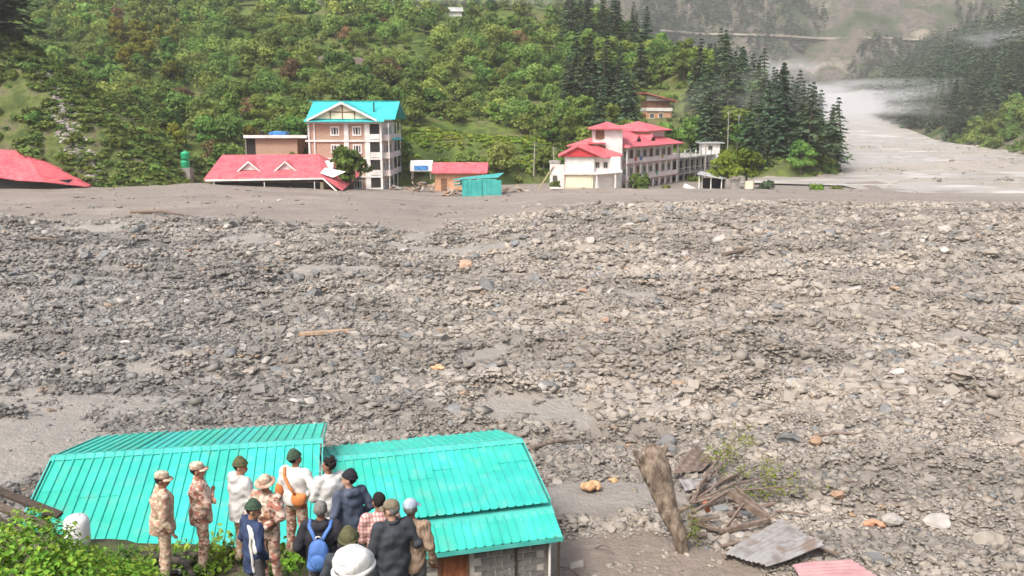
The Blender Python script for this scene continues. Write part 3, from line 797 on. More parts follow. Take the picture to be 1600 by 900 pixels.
# landmark trees
o = tree('deodar_tree', 'con', -86.5, 158, H1(spur, -86.5, 158) - 2, 17, L_con, 'big dark conifer with spreading boughs at the top left corner', wide=1.7)
o = tree('deodar_tree', 'con', -93, 160, H1(spur, -93, 160) - 2, 16, L_con, 'second dark conifer left of the big corner one, partly cut by the frame', wide=1.6)
for (u, v, Y, s, w_, mt, lab) in [(548, 300, 141, .92, 1.05, L_broad, 'dense dark green tree in front of the teal-roofed hotel'),
        (1128, 292, 149, .78, 1.15, L_lime, 'lime green tree right of the grey-decked annexe'), (1165, 290, 152, .85, 1.05, L_lime, 'second lime green tree nearer the river spur'),
        (1085, 240, 172, .8, 1.0, L_shrub, 'light green tree rising behind the far end of the long hotel'), (1070, 262, 178, .7, 1.0, L_lime, 'yellowish green tree between hotel roof and annexe'),
        (1300, 262, 232, 1.0, 1.0, L_broad, 'leafy tree at the tip of the spur over the water'), (1288, 258, 226, .8, 1.2, L_broad, 'leafy tree leaning over the river beside the tip one'),
        (245, 280, 150, .55, 1.1, L_broad, 'bushy tree left of the green water tank'), (352, 250, 158, .8, 1.1, L_broad, 'bushy tree behind the left end of the buried hotel'),
        (910, 60, 262, 1.3, 1.2, L_broad, 'big dark rounded tree high above the red-roofed hotel')]:
    p = at(u, v, Y=Y)
    if v < 270 and Y > 155:
        z = H1(hill, p.x, p.y)
    else: z = p.z
    tree('broadleaf_tree', 'broad', p.x, p.y, z, s, mt, lab, wide=w_)
for (u, v, Y, s, hs, mt, lab) in [(998, 298, 141, 2.3, 1.25, L_shrub, 'pale green round bush in front of the long hotel'), (1197, 300, 146, 2.0, 1.0, L_con, 'bluish round bush at the foot of the spur'),
        (1275, 301, 150, 1.7, .9, L_lime, 'small bush stranded on the river bar'), (1305, 300, 152, 1.4, .8, L_shrub, 'second smaller bush stranded on the river bar'),
        (868, 293, 138, 1.1, 1.0, L_shrub, 'low bush beside the white garage corner'), (1040, 298, 146, 1.2, .8, L_shrub, 'bush under the posts of the long hotel'),
        (200, 282, 141, 2.2, .9, L_broad, 'bush at the foot of the spur left of the green tank'), (235, 284, 143, 1.6, .9, L_shrub, 'small bush below the green tank'),
        (1150, 262, 155, 2.4, 1.1, L_lime, 'bush behind the concrete posts')]:
    p = at(u, v, Y=Y); shrub(p.x, p.y, p.z, s, mt, lab, None, hs)
# ---- right valley slope
r3 = np.random.default_rng(8)
P = []
for _ in range(9000):
    y = r3.uniform(225, 1000); x = float(right_edge(y)) + r3.uniform(0, 230) ** 1.0
    z = float(rslope(np.array([x]), np.array([y]))[0])
    u, v, d = proj(x, y, z)
    if not (1180 < u < 1640 and -30 < v < 240): continue
    if v < 70 and r3.random() < .8: continue
    n = float(fbm(np.array([x / 60]), np.array([y / 60]), 2, 45)[0])
    if y < 380 and x - right_edge(y) < 60: kind = 'b'
    else: kind = 'c'
    if kind == 'c' and n < .38: continue
    if kind == 'b' and r3.random() < .3: continue
    P.append((x, y, z, kind))
P.sort(key=lambda p: p[1])
cs = [p for p in P if p[3] == 'c']; bs_ = [p for p in P if p[3] == 'b']
random.Random(2).shuffle(cs); cs = sorted(cs[:1500], key=lambda p: p[1])
for (x, y, z, k) in cs[:150]:
    s = random.uniform(13, 22); u, v, d = proj(x, y, z)
    L_ = f"{'tall' if s > 18 else 'short' if s < 15.5 else 'middling'} dark conifer {'near the water' if v > 185 else 'on the lower slope' if v > 150 else 'on the upper slope'} across the river, {'right edge' if u > 1530 else 'right part' if u > 1470 else 'middle part' if u > 1400 else 'far left part'}"
    tree('deodar_tree', 'con', x, y, z - 1, s, L_con, L_, L_, wide=1.1)
merged('conifer_forest', TPL['con_lo'], [(x, y, z - 1) for x, y, z, k in cs[150:]], list(r3.uniform(14, 24, max(0, len(cs) - 150))), L_con, 5, label='dark conifer forest on the right valley side')
merged('riverside_scrub', TPL['orch_lo'], [(x, y, z - 1) for x, y, z, k in bs_[:900]], list(r3.uniform(.7, 1.8, len(bs_[:900]))), L_shrub, 6, label='green scrub along the right river bank')
# ---- far mountain woods
P = []
for _ in range(5200):
    x = r3.uniform(120, 640); y = r3.uniform(985, 1230)
    n = float(fbm(np.array([x / 70]), np.array([y / 50]), 3, 47)[0])
    if n < .49: continue
    z = float(mountain(np.array([x]), np.array([y]))[0])
    u, v, d = proj(x, y, z)
    if 1000 < u < 1640 and -30 < v < 200: P.append((x, y, z - 2))
merged('mountain_forest', TPL['con_xlo'], P, list(r3.uniform(8, 16, len(P))), L_con, 7, label='scattered dark conifers on the rocky far mountain')
print('far', len(cs), len(bs_), len(P))

# pale stones down the gully of the left spur
def spur_at(u, v):
    for Y in np.arange(130, 175, .25):
        p = at(u, v, Y=float(Y))
        if H1(spur, p.x, p.y) > p.z: return p
    return at(u, v, Y=158)
V = []; rg_ = np.random.default_rng(55); gl = [spur_at(u, v) for u, v in ((28, 92), (62, 112), (88, 140), (98, 175), (100, 205), (118, 232), (142, 258), (150, 280))]
for a_, b_ in zip(gl[:-1], gl[1:]):
    for k in range(75):
        q = a_.lerp(b_, rg_.uniform()); x = q.x + rg_.normal(0, .7); y = q.y + rg_.normal(0, .7); s_ = rg_.uniform(.25, .9)
        P_, F_ = SH1[int(rg_.integers(24))]; V.append(P_ * s_ + np.array([x, y, H1(spur, x, y) + s_ * .1]))
V = np.concatenate(V); nn_ = len(V) // len(SH1[0][0])
F = (SH1[0][1][None] + (np.arange(nn_) * len(SH1[0][0]))[:, None, None]).reshape(-1, 3)
inst('gully_stones', np_mesh('gully_stones', V, F, M_rock, False, {'tone': np.repeat(rg_.uniform(.25, .45, (nn_, 1)) * np.array([1, .93, .85]), len(SH1[0][0]), 0)}), kind='stuff', label='pale stones washed down the gully of the left spur')

# woods further up the hill, over the upper edge of the view
TPL['wood'] = [crown(150 + s_, 3.6, 4.5, 6, 12, .85, .8, .5) for s_ in range(4)]
rw = np.random.default_rng(66); P = []
for _ in range(2600):
    y = rw.uniform(343, 600); x = rw.uniform(-.62, .25) * y
    if float(hill_edge(y)) - x < 3: continue
    P.append((x, y, float(hill(np.array([x]), np.array([y]))[0]) - .3))
merged('upper_hill_woods', TPL['wood'], P[:1500], list(rw.uniform(.9, 1.7, 1500)), L_broad, 9, label='woods on the hill above the orchard')
# ================================================================== FAR BUILDINGS
W_white = mat('white_painted_wall', stops=[(.35, (.60, .585, .56)), (.65, (.80, .785, .76))], scale=.7, rough=.8, bump=.15, bscale=5)
W_cream = mat('cream_painted_wall', stops=[(.35, (.70, .64, .47)), (.65, (.80, .74, .56))], scale=.7, rough=.8)
W_pink = mat('pink_painted_wall', stops=[(.35, (.66, .56, .54)), (.65, (.78, .69, .66))], scale=.8, rough=.8)
W_orange = mat('orange_mud_wall', stops=[(.35, (.50, .26, .15)), (.65, (.62, .38, .24))], scale=1.2, rough=.9)
W_conc = mat('raw_concrete', stops=[(.35, (.26, .245, .225)), (.65, (.38, .36, .33))], scale=1.5, rough=.9, bump=.3, bscale=8)
def brick_mat(name, c1, c2, c3, sc_, mortar=.015):
    m = bpy.data.materials.new(name); m.use_nodes = True; t = m.node_tree; N = t.nodes; L = t.links; bs = N['Principled BSDF']
    bs.inputs['Roughness'].default_value = .9
    tc = N.new('ShaderNodeTexCoord'); sx = N.new('ShaderNodeSeparateXYZ'); L.new(tc.outputs['Object'], sx.inputs[0])
    ad = N.new('ShaderNodeMath'); ad.operation = 'ADD'; L.new(sx.outputs[0], ad.inputs[0]); L.new(sx.outputs[1], ad.inputs[1])
    cb = N.new('ShaderNodeCombineXYZ'); L.new(ad.outputs[0], cb.inputs[0]); L.new(sx.outputs[2], cb.inputs[1])
    br = N.new('ShaderNodeTexBrick'); br.inputs['Scale'].default_value = sc_; br.inputs['Mortar Size'].default_value = mortar
    br.inputs['Color1'].default_value = (*c1, 1); br.inputs['Color2'].default_value = (*c2, 1); br.inputs['Mortar'].default_value = (*c3, 1)
    L.new(cb.outputs[0], br.inputs['Vector']); L.new(br.outputs[0], bs.inputs[0])
    return m
W_brick = brick_mat('red_brick_wall', (.30, .16, .105), (.40, .24, .16), (.52, .44, .36), 2.2, .03)
W_dark = mat('black_fittings_and_shade', (.03, .028, .026), rough=.9)  # near-black; on openings and under roofs it paints in their shade
W_glass = mat('window_glass', (.04, .045, .05), rough=.12, spec=.6)
W_slab = mat('stained_red_oxide_slab', stops=[(.35, (.34, .19, .17)), (.65, (.50, .34, .31))], scale=1.2, rough=.85)
W_wood = mat('brown_wood', stops=[(.35, (.14, .075, .045)), (.65, (.24, .13, .08))], scale=3, rough=.8)
def corr_mat(name, a, b, sc_=5.5, axis='X', rough=.45, fade=None):
    return mat(name, stops=[(.35, a), (.65, b)], scale=.9, rough=rough, bump=.5, bscale=3, bdist=.06, wave=(axis, sc_, 1.2), spec=.4, patch=fade)
R_red = corr_mat('faded_red_roof_sheet', (.62, .09, .12), (.72, .17, .19), fade=((.74, .28, .30), 2.2, .45, .95))
R_teal = corr_mat('turquoise_roof_sheet', (.04, .50, .52), (.08, .60, .60))
R_tealshed = corr_mat('turquoise_fence_sheet', (.05, .42, .40), (.10, .52, .48), 9)
R_grey = corr_mat('grey_zinc_sheet', (.40, .42, .42), (.55, .56, .55))
P_blue = mat('blue_tarpaulin', stops=[(.4, (.05, .20, .50)), (.6, (.10, .32, .66))], scale=2, rough=.5)

def window_mesh(w, h, fr, ft=.09, bars=1, depth=.1):
    mb = MB()
    for s in (-1, 1):
        mb.box((s * (w / 2 - ft / 2), 0, 0), (ft, depth, h))
    mb.box((0, 0, h / 2 - ft / 2), (w - 2 * ft, depth, ft)); mb.box((0, 0, -h / 2 + ft / 2), (w - 2 * ft, depth, ft))
    for k in range(bars):
        mb.box(((k + 1) / (bars + 1) * w - w / 2, 0, 0), (ft * .6, depth * .8, h - 2 * ft))
    f = mb.mesh('window', fr)
    p = MB().box((0, depth * .1, 0), (w - 2 * ft + .002, .03, h - 2 * ft + .002)).mesh('pane', W_glass)
    return f, p
WM = {}
def add_window(parent, x, y, z, w=1.1, h=1.3, rz=0, fr=None, bars=1, ft=.1, sill=True):
    fr = fr or W_white; k = (w, h, fr.name, bars, ft)
    if k not in WM: WM[k] = window_mesh(w, h, fr, ft, bars)
    o = inst('window', WM[k][0], parent, (x, y, z), (0, 0, rz)); inst('pane', WM[k][1], o)
    return o

# ---- turquoise-roofed hotel of four storeys
p0 = at(485, 300, Y=150)
hz = p0.z - .2
B = empty('hotel', (p0.x, 150, hz), R(-2), label='four-storey brick and white hotel with a turquoise gabled roof', cat='building')
Wd, Dp, FH = 12.0, 14.0, 2.93
MB().box2((.12, .14, 0), (Wd - .12, Dp, 4 * FH - .1)).build('wall', W_brick, B)
sidew = MB().box2((Wd - .11, .9, 0), (Wd + .1, Dp - .1, 4 * FH - .15)).build('side_wall', W_pink, B)
for k in range(4):   # slab bands
    z = (k + 1) * FH
    MB().box2((-.45 if k == 2 else -.1, -.12 if k < 3 else -.3, z - .3), (Wd + .25, .13, z)).build('slab_band', W_white, B)
for x, w_ in ((0, .3), (.95, .22), (6.0, .75), (9.4, .85), (11.9, .35)):
    MB().box2((x, -.05, 0), (x + w_, .12, 4 * FH - .31)).build('column', W_white, B)
for k in range(4):
    for x in (4.45, 8.1):
        add_window(B, x, .10, k * FH + 1.45, 1.5, 1.55, fr=W_white, bars=2, ft=.22)
# corner balconies, shade of the open bays painted as dark panels
for k in range(4):
    z = k * FH
    rc = MB().box2((10.3, .10, z + .1), (11.85, .135, z + FH - .35)).build('balcony_shade_panel', W_dark, B)
    MB().box2((10.28, -.02, z + .1), (11.86, .06, z + .95)).build('balcony_parapet', W_white, B)
    for y in (2.6, 5.6, 8.6, 11.6):
        add_window(B, Wd + .12, y, z + 1.4, 1.1, 1.3, R(90), fr=W_white)
    if k:
        MB().box2((Wd + .1, 1.0, z - .12), (Wd + 1.35, Dp - .6, z)).build('balcony_slab', W_white, B)
        MB().box2((Wd + 1.27, 1.0, z), (Wd + 1.35, Dp - .6, z + .85)).build('balcony_rail', W_pink, B)
        MB().box2((Wd + .12, 1.0, z), (Wd + 1.26, 1.08, z + .85)).build('balcony_rail', W_pink, B)
for y in (1.1, 5.2, 9.4, 13.2):
    MB().box2((Wd + 1.1, y, 0), (Wd + 1.26, y + .16, 4 * FH - .2)).build('balcony_post', W_white, B)
zt = 4 * FH
aw = MB(); aw.prism([(Wd + .1, 3, zt - 2.2), (Wd + 2.1, 3, zt - 3.0), (Wd + 2.1, 3, zt - 3.08), (Wd + .1, 3, zt - 2.28)], (0, 8, 0)); aw.build('awning', R_teal, B)
# main roof, ridge along x
rf = MB()
rf.prism([(-.6, 1.4, zt + .45), (-.6, 6.8, zt + 3.4), (-.6, 6.8, zt + 3.28), (-.6, 1.4, zt + .33)], (Wd + 2.9, 0, 0))
rf.prism([(-.6, 13.6, zt + .45), (-.6, 6.8, zt + 3.4), (-.6, 6.8, zt + 3.28), (-.6, 13.6, zt + .33)], (Wd + 2.9, 0, 0))
roof = rf.build('roof', R_teal, B)
MB().prism([(0, 1.5, zt), (0, 6.8, zt + 3.2), (0, 13.4, zt)], (.15, 0, 0)).build('gable_wall', W_white, B)
MB().prism([(Wd - .2, 1.5, zt), (Wd - .2, 6.8, zt + 3.2), (Wd - .2, 13.4, zt)], (.15, 0, 0)).build('gable_wall', W_white, B)
rg = MB(); rg.box((6.2, 6.8, zt + 3.42), (Wd + 3.0, .5, .1)); rg.build('ridge_cap', R_teal, roof)
# front gable
ax, hw, gh = 5.9, 5.3, 2.55
MB().prism([(ax - hw + .3, -.25, zt + .5), (ax + hw - .3, -.25, zt + .5), (ax, -.25, zt + gh + .35)], (0, .2, 0)).build('front_gable_wall', W_cream, B)
for s in (-1, 1):
    g = MB(); a = Vector((ax + s * (hw + .5), -.9, zt + .3)); b = Vector((ax, -.9, zt + gh + .6))
    g.prism([a, b, b - Vector((0, 0, .1)), a - Vector((0, 0, .1))], (0, 6.2, 0)); g.build('front_gable_roof', R_teal, B)
    g = MB(); g.prism([a + Vector((0, -.06, .1)), b + Vector((0, -.06, .1)), b + Vector((0, -.06, -.28)), a + Vector((0, -.06, -.28))], (0, .08, 0)); g.build('barge_board', W_white, B)
g = MB()
for x0, x1, z0, z1 in ((ax, ax, .5, gh + .3), (ax - 2, ax - 2, .5, 1.75), (ax + 2, ax + 2, .5, 1.75)):
    g.box(((x0 + x1) / 2, -.3, zt + (z0 + z1) / 2), (.14, .08, z1 - z0))
g.box((ax, -.31, zt + 1.6), (4.4, .08, .12)); g.build('gable_timber', W_wood, B)
MB().prism([(-.4, -1.0, zt + .08), (-.4, .1, zt + .5), (-.4, .1, zt + .42), (-.4, -1.0, zt + 0.0)], (Wd + 1.2, 0, 0)).build('front_canopy', R_teal, B)
MB().tube([(10.4, 3.6, zt + 1.5), (10.4, 3.6, zt + 3.2)], .12, 6).build('vent_pipe', W_dark, B)

# ---- buried hotel with the long red hipped roof
def P(u, v, Y): return at(u, v, Y=Y)
o0 = P(420, 290, 136); B = empty('buried_hotel', (o0.x, 136, 2.2), 0, label='long red hipped roof with two dormers, the hotel under it buried in mud', cat='building')
def loc(u, v, Y, dz=0): p = at(u, v, Y=Y); return (p.x - o0.x, p.y - 136, p.z - 2.2 + dz)
Lr, Rr = loc(347, 242, 143), loc(498, 241, 143); FL, FR, FR2 = loc(318, 280, 135.5), loc(505, 277, 135.5), loc(535, 297, 134.2)
BL, BR = (FL[0], 15, FL[2]), (FR[0] + 3.2, 15, FR[2] - .4)
rf = MB()
def plate(mb, pts, th=.12): mb.slab(pts, th)
plate(rf, [Lr, FL, FR, Rr]); rf.build('front_roof', R_red, B)
for nm, pts in (('left_hip', [Lr, (Lr[0], 14.6, Lr[2] - 3), BL, FL]), ('right_hip', [Rr, FR, FR2, BR]), ('back_roof', [Lr, Rr, BR, BL])):
    m_ = MB(); plate(m_, [(a[0], a[1], a[2] - .004) for a in pts]); m_.build(nm, R_red, B)
fa = MB(); fa.prism([(FL[0] + .2, FL[1] - .06, FL[2] - .05), (FR[0], FR[1] - .06, FR[2] - .05), (FR[0], FR[1] - .06, FR[2] - .33), (FL[0] + .2, FL[1] - .06, FL[2] - .33)], (0, .1, 0)); fa.build('fascia', W_white, B)
fa = MB(); a, b = Vector(FR), Vector(FR2); fa.prism([a + Vector((0, -.1, -.06)), b + Vector((-.8, -.1, -.06)), b + Vector((-.8, -.1, -.36)), a + Vector((0, -.1, -.36))], (0, .1, 0)); fa.build('fascia', W_white, B)
MB().box2((FL[0] + .8, .8, -3), (FR[0] - .3, 14, FL[2] - .5)).build('wall', W_cream, B)
dk = MB().box2((FL[0] + 1.2, .72, -3), (FR[0] - .8, .79, FL[2] - .55)).build('veranda_shade_panel', W_dark, B)  # dark panel paints in the shade below the eave
for x in np.linspace(FL[0] + 1.5, FR[0] - 1.4, 3): MB().box2((x - .06, -.35, -3), (x + .06, -.23, FL[2] - .34)).build('veranda_post', W_white, B)
for u in (390, 447):
    c = Vector(loc(u, 262, 138.2)); d = MB()
    for s in (-1, 1):
        a = c + Vector((s * 1.65, -.5, -.35)); b = c + Vector((0, -.5, 1.0))
        d.prism([a, b, b - Vector((0, 0, .16)), a - Vector((0, 0, .16))], (0, 3.0, 0))
    dd = d.build('dormer', R_red, B)
    MB().prism([c + Vector((-1.15, -.2, -.35)), c + Vector((1.15, -.2, -.35)), c + Vector((0, -.2, .72))], (0, 2.2, 0)).build('dormer_face', W_white, dd)
    MB().box2(c + Vector((-1.1, -.3, -.95)), c + Vector((1.1, 1.6, -.36))).build('dormer_window', W_glass, dd)
    br_ = MB()
    for s in (-1, 1):
        a = c + Vector((s * 1.75, -.6, -.42)); b = c + Vector((0, -.6, 1.05))
        br_.prism([a, b, b - Vector((0, 0, .3)), a - Vector((0, 0, .3))], (0, .08, 0))
    br_.build('dormer_barge_board', W_white, dd)
# loose white sheets at its right end
for pts, lab in (([(500, 252, 142), (522, 250, 142), (520, 266, 139), (503, 268, 139)], 'pale roofing sheet bent up at the right end of the buried roof'),
                 ([(508, 262, 138), (540, 268, 137), (520, 277, 136), (500, 270, 136)], 'white roofing sheet lying over the right hip of the buried roof')):
    pp = [at(u, v, Y=Y) for u, v, Y in pts]; c = sum(pp, Vector()) / 4
    m_ = MB(); m_.slab([p - c for p in pp], .06); m_.build('roofing_sheet', W_white, None, loc=c, label=lab, cat='sheet')

# ---- red roof at the left edge
o0 = at(60, 288, Y=131); B = empty('buried_house', (o0.x, 131, o0.z), 0, label='pinkish red sloping roof at the left edge, its house buried in mud', cat='building')
def loc2(u, v, Y): p = at(u, v, Y=Y); return (p.x - o0.x, p.y - 131, p.z - o0.z)
A_, Bq, Cq, Dq, Eq, Fq = loc2(-60, 229, 138), loc2(40, 236, 138), loc2(138, 291, 133), loc2(66, 283, 130), loc2(28, 281, 131), loc2(-60, 268, 131)
m_ = MB(); m_.slab([A_, Bq, Dq, Eq, Fq], .14); m_.build('front_roof', R_red, B)
m_ = MB(); m_.slab([Bq, Cq, Dq], .14); m_.build('right_hip', R_red, B)
m_ = MB(); m_.slab([A_, (A_[0], 14, A_[2] - 4), (Bq[0] + 9, 14, A_[2] - 5), Cq, Bq], .14); m_.build('back_roof', R_red, B)
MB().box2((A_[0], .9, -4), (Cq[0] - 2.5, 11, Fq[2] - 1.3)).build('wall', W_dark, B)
MB().box((-3.0, 1.2, -1.0), (.3, .3, 3)).build('post', W_white, B)

# ---- brick building with flat slab behind
B = empty('brick_building', (at(400, 241, Y=156).x, 156, 4.5), 0, label='unfinished flat-roofed brick building behind the buried red roof', cat='building')
z0 = at(400, 241, Y=156).z - 4.5; z1 = at(400, 216, Y=156).z - 4.5; wx = at(465, 241, Y=156).x - at(400, 241, Y=156).x
MB().box2((0, 0, -6), (wx, 8, z1)).build('wall', W_brick, B)
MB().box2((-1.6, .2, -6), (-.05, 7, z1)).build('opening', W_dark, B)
MB().box2((-1.75, 0, -6), (-1.61, .2, z1)).build('column', W_conc, B)
MB().box2((-1.8, -.7, z1), (wx + 1.9, 8.4, z1 + .32)).build('roof_slab', W_conc, B)
MB().box2((-1.8, -.78, z1 + .05), (wx + 1.9, -.71, z1 + .55)).build('parapet', W_white, B)
t = MB(); t.slab([(2.4, -.2, z1 + .95), (5.2, -.1, z1 + 1.05), (5.0, 3.6, z1 + 1.0), (2.6, 3.6, z1 + 1.2)], .5); t.build('tarpaulin', P_blue, None, loc=B.location, label='blue tarpaulin spread on the flat roof of the brick building', cat='tarpaulin')
MB().lathe([(.45, 0), (.5, .1), (.5, .7), (.4, .85)], 12).build('roof_tank', W_dark, None, loc=(B.location.x + .6, 158, B.location.z + z1 + .33), label='small black tank on the flat slab of the brick building', cat='water tank')

# ---- green water tanks
M_gt = mat('green_tank_plastic', (.03, .42, .20), rough=.4)
for k, v in enumerate((262, 249)):
    p = at(290, v, Y=146)
    MB().lathe([(.62, 0), (.72, .06), (.70, .25), (.73, .3), (.70, .55), (.73, .6), (.70, .85), (.73, .9), (.62, 1.12), (.25, 1.28), (.25, 1.34)], 18).build('water_tank', M_gt, None, True, loc=p, label='green plastic water tank, %s of the stacked pair' % ('lower' if k == 0 else 'upper'), cat='water tank')
p = at(290, 262, Y=146); MB().box((0, 0, -1.2), (1.9, 1.9, 2.38)).build('tank_platform', W_conc, None, loc=p, label='concrete platform under the stacked green tanks', cat='platform')

# ---- pink roofed orange house
p = at(680, 300, Y=149); B = empty('small_house', (p.x, 149, p.z), R(-2), label='small orange-walled house with a flat-looking pink roof', cat='building')
hw_ = 8.3
MB().box2((0, 0, -1), (hw_ - .6, 5, 3.3)).build('wall', W_orange, B)
m_ = MB(); m_.prism([(-.5, -.8, 3.25), (-.5, 2.5, 4.75), (-.5, 2.5, 4.6), (-.5, -.8, 3.1)], (hw_ + .9, 0, 0)); m_.prism([(-.5, 5.8, 3.25), (-.5, 2.5, 4.75), (-.5, 2.5, 4.6), (-.5, 5.8, 3.1)], (hw_ + .9, 0, 0)); m_.build('roof', R_red, B)
MB().box2((1.0, -.05, 0), (2.0, -.004, 2.2)).build('door', W_wood, B)
add_window(B, 4.6, -.04, 1.6, 1.1, 1.1, fr=W_white)
# blue and white tarpaulin shelter
p = at(642, 273, Y=154); B = empty('tarpaulin_shelter', (p.x, 154, p.z), 0, label='blue and white tarpaulin shelter beside the turquoise-roofed hotel', cat='shelter')
for x in (0.1, 3.3):
    for y in (0.1, 2.3): MB().box2((x, y, -.8), (x + .12, y + .12, 1.5)).build('post', W_conc, B)
m_ = MB(); m_.prism([(-.1, -.2, .6), (-.1, -.1, 1.7), (-.1, 1.2, 2.4), (-.1, 2.6, 1.7), (-.1, 2.6, 1.6), (-.1, 1.2, 2.25), (-.1, .0, 1.6), (-.1, -.1, .6)], (3.8, 0, 0)); m_.build('cover', W_white, B)
MB().box2((.6, -.24, .75), (3.0, -.2, 1.55)).build('blue_panel', P_blue, B)

# ---- leaning turquoise sheet fence
p = at(722, 308, Y=138); B = empty('sheet_shed', (p.x, 138, p.z - .2), R(3), label='torn shed of upright turquoise metal sheets standing in the mud', cat='shed')
for k in range(8):
    x = k * .76; h = 3.1 - .25 * abs(k - 4) * .3 + random.uniform(-.12, .12)
    m_ = MB(); n = 6
    vs = []; 
    for i in range(n * 2 + 1):
        xx = x + i * .75 / (n * 2); yy = .04 * (i % 2) + .1 * math.sin(k * 1.7)
        vs.append((xx, yy))
    pts = [(a, b, 0) for a, b in vs]; top = [(a + random.uniform(-.02, .02), b + .25, h) for a, b in vs]
    fs = [(i, i + 1, i + 1 + len(vs), i + len(vs)) for i in range(len(vs) - 1)]
    m_.add(pts + top, fs); m_.build('metal_sheet', R_tealshed, B)
m_ = MB(); m_.slab([(-1.0, .4, 2.9), (5.6, .3, 3.2), (6.6, 3.4, 3.7), (.2, 3.6, 3.0)], .05); m_.build('roof', R_tealshed, B)
for k in range(3):
    m_ = MB(); z = 1.9 + k * .45; m_.slab([(-1.3, .2, z), (.2, .1, z + .15), (.3, 1.2, z + .3), (-1.2, 1.3, z + .1)], .04); m_.build('torn_sheet', R_tealshed, B)
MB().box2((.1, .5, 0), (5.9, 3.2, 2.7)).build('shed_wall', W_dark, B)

# ---- white garage house with red gable
p = at(882, 291, Y=146); gz = p.z - .6
B = empty('garage_house', (p.x, 146, gz), R(-3), label='white garage house with a red gable and cream shutter', cat='building')
MB().box2((0, 0, 0), (4.6, 8, 2.75)).build('ground_floor_wall', W_cream, B)
MB().box2((-.0, -.12, 2.76), (4.75, 8, 5.35)).build('upper_wall', W_white, B)
MB().box2((-.25, -.4, 2.5), (4.9, -.13, 2.78)).build('slab_band', W_pink, B)
MB().box2((.15, -.06, .45), (4.3, -.003, 2.35)).build('shutter', W_cream, B)
MB().box2((-.75, -.3, 0), (-.02, .3, 4.1)).build('column', W_pink, B)
MB().box2((-2.4, .3, 0), (-.76, 5, 4.3)).build('side_wing', W_white, B)
add_window(B, -1.55, .26, 1.6, .8, 1.5, fr=W_conc)
MB().box2((-2.55, .2, 4.31), (-.6, 5.1, 4.5)).build('side_roof_slab', W_conc, B)
MB().prism([(-.7, -.55, 5.4), (5.9, -.55, 5.4), (2.0, -.55, 6.9)], (0, .15, 0)).build('red_gable', mat('red_painted_gable', (.55, .05, .06), rough=.6), B)
m_ = MB(); m_.slab([(2.0, -.9, 7.05), (2.0, 8.2, 7.05), (-1.1, 8.2, 5.4), (-1.1, -.9, 5.4)], .12); m_.build('left_roof', R_red, B)
m_ = MB(); m_.slab([(2.0, -.9, 7.053), (6.3, -.9, 5.25), (9.6, 3.5, 5.4), (8.4, 8.2, 7.0), (2.0, 8.2, 7.053)], .12); m_.build('right_roof', R_red, B)
MB().box2((4.62, .6, 0), (9.0, 8, 5.3)).build('rear_wall', W_white, B)
for x in (5.3, 6.6): add_window(B, x, .56, 4.0, .7, 1.0, fr=W_conc)
for x in (5.0, 8.0): MB().box2((x, -1.2, 0), (x + .25, -.95, 2.6)).build('porch_post', W_pink, B)
m_ = MB(); m_.slab([(4.7, -1.4, 2.7), (9.2, -1.4, 3.1), (9.2, .5, 3.3), (4.7, .5, 2.9)], .15); m_.build('porch_roof', W_pink, B)

# ---- tower and long receding hotel
p = at(927, 292, Y=150); tz = p.z - .3
B = empty('stair_tower', (p.x, 150, tz), 0, label='white stair tower with a red pyramid roof beside the long hotel', cat='building')
MB().box2((1.4, 0, 0), (4.7, 4.5, 9.9)).build('wall', W_white, B)
MB().box2((0, .15, 3.0), (1.39, 4.4, 9.9)).build('recessed_wall', W_white, B)
MB().box2((.25, -.02, 8.2), (1.7, .13, 9.6)).build('opening', W_wood, B)
MB().box2((.25, -.04, 5.9), (1.9, .13, 7.1)).build('opening', W_wood, B)
MB().box2((-.7, -.7, 7.4), (1.9, 4.6, 7.6)).build('canopy', R_red, B)
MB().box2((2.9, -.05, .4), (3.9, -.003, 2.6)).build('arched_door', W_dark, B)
m_ = MB(); c = (2.3, 2.2, 11.0); q = [(-.8, -.9, 9.9), (5.6, -.9, 9.9), (5.6, 5.4, 9.9), (-.8, 5.4, 9.9)]
m_.add([c] + q + [(a, b, z - .15) for a, b, z in q], [(0, 1, 2), (0, 2, 3), (0, 3, 4), (0, 4, 1), (1, 5, 6, 2), (2, 6, 7, 3), (3, 7, 8, 4), (4, 8, 5, 1), (8, 7, 6, 5)])
m_.build('roof', R_red, B)
# long hotel: facade runs away to the right
ang = math.atan2(.84, .54)
p = at(972, 292, Y=151)
B = empty('long_hotel', (p.x + .6, 151, -.7), ang, label='long three-storey pink hotel with red roofs receding along the mud', cat='building')
B_long = B
L1, L2, fh, dp = 22.0, 42.0, 2.85, 9.0
MB().box2((0, 1.0, 0), (L1, 1 + dp, 3 * fh)).build('wall', W_pink, B)
for k in range(1, 4):
    MB().box2((-.1, -.2, k * fh - .2), (L1 + .2, 1.0, k * fh)).build('balcony_slab', W_slab, B)
    if k < 3:
        MB().box2((0, -.2, k * fh), (L1, -.12, k * fh + .8)).build('balcony_rail', W_pink, B)
for i in range(9):
    x = i * (L1 - .3) / 8
    MB().box2((x, -.19, 0), (x + .28, .05, 3 * fh - .21)).build('column', W_pink if i % 2 else W_white, B)
for k in range(3):
    for i in range(8):
        x = (i + .5) * (L1 - .3) / 8
        if (i + k) % 3 == 0: MB().box2((x - .5, .94, k * fh + .1), (x + .5, .998, k * fh + 2.1)).build('door', W_wood, B)
        else: add_window(B, x, .96, k * fh + 1.4, 1.3, 1.3, fr=W_white, ft=.13)
zt = 3 * fh
m_ = MB(); m_.slab([(-.8, -1.0, zt), (L1 + .8, -1.0, zt), (L1 - 3.5, 5.2, zt + 2.2), (2.8, 5.2, zt + 2.2)], .14); m_.build('front_roof', R_red, B)
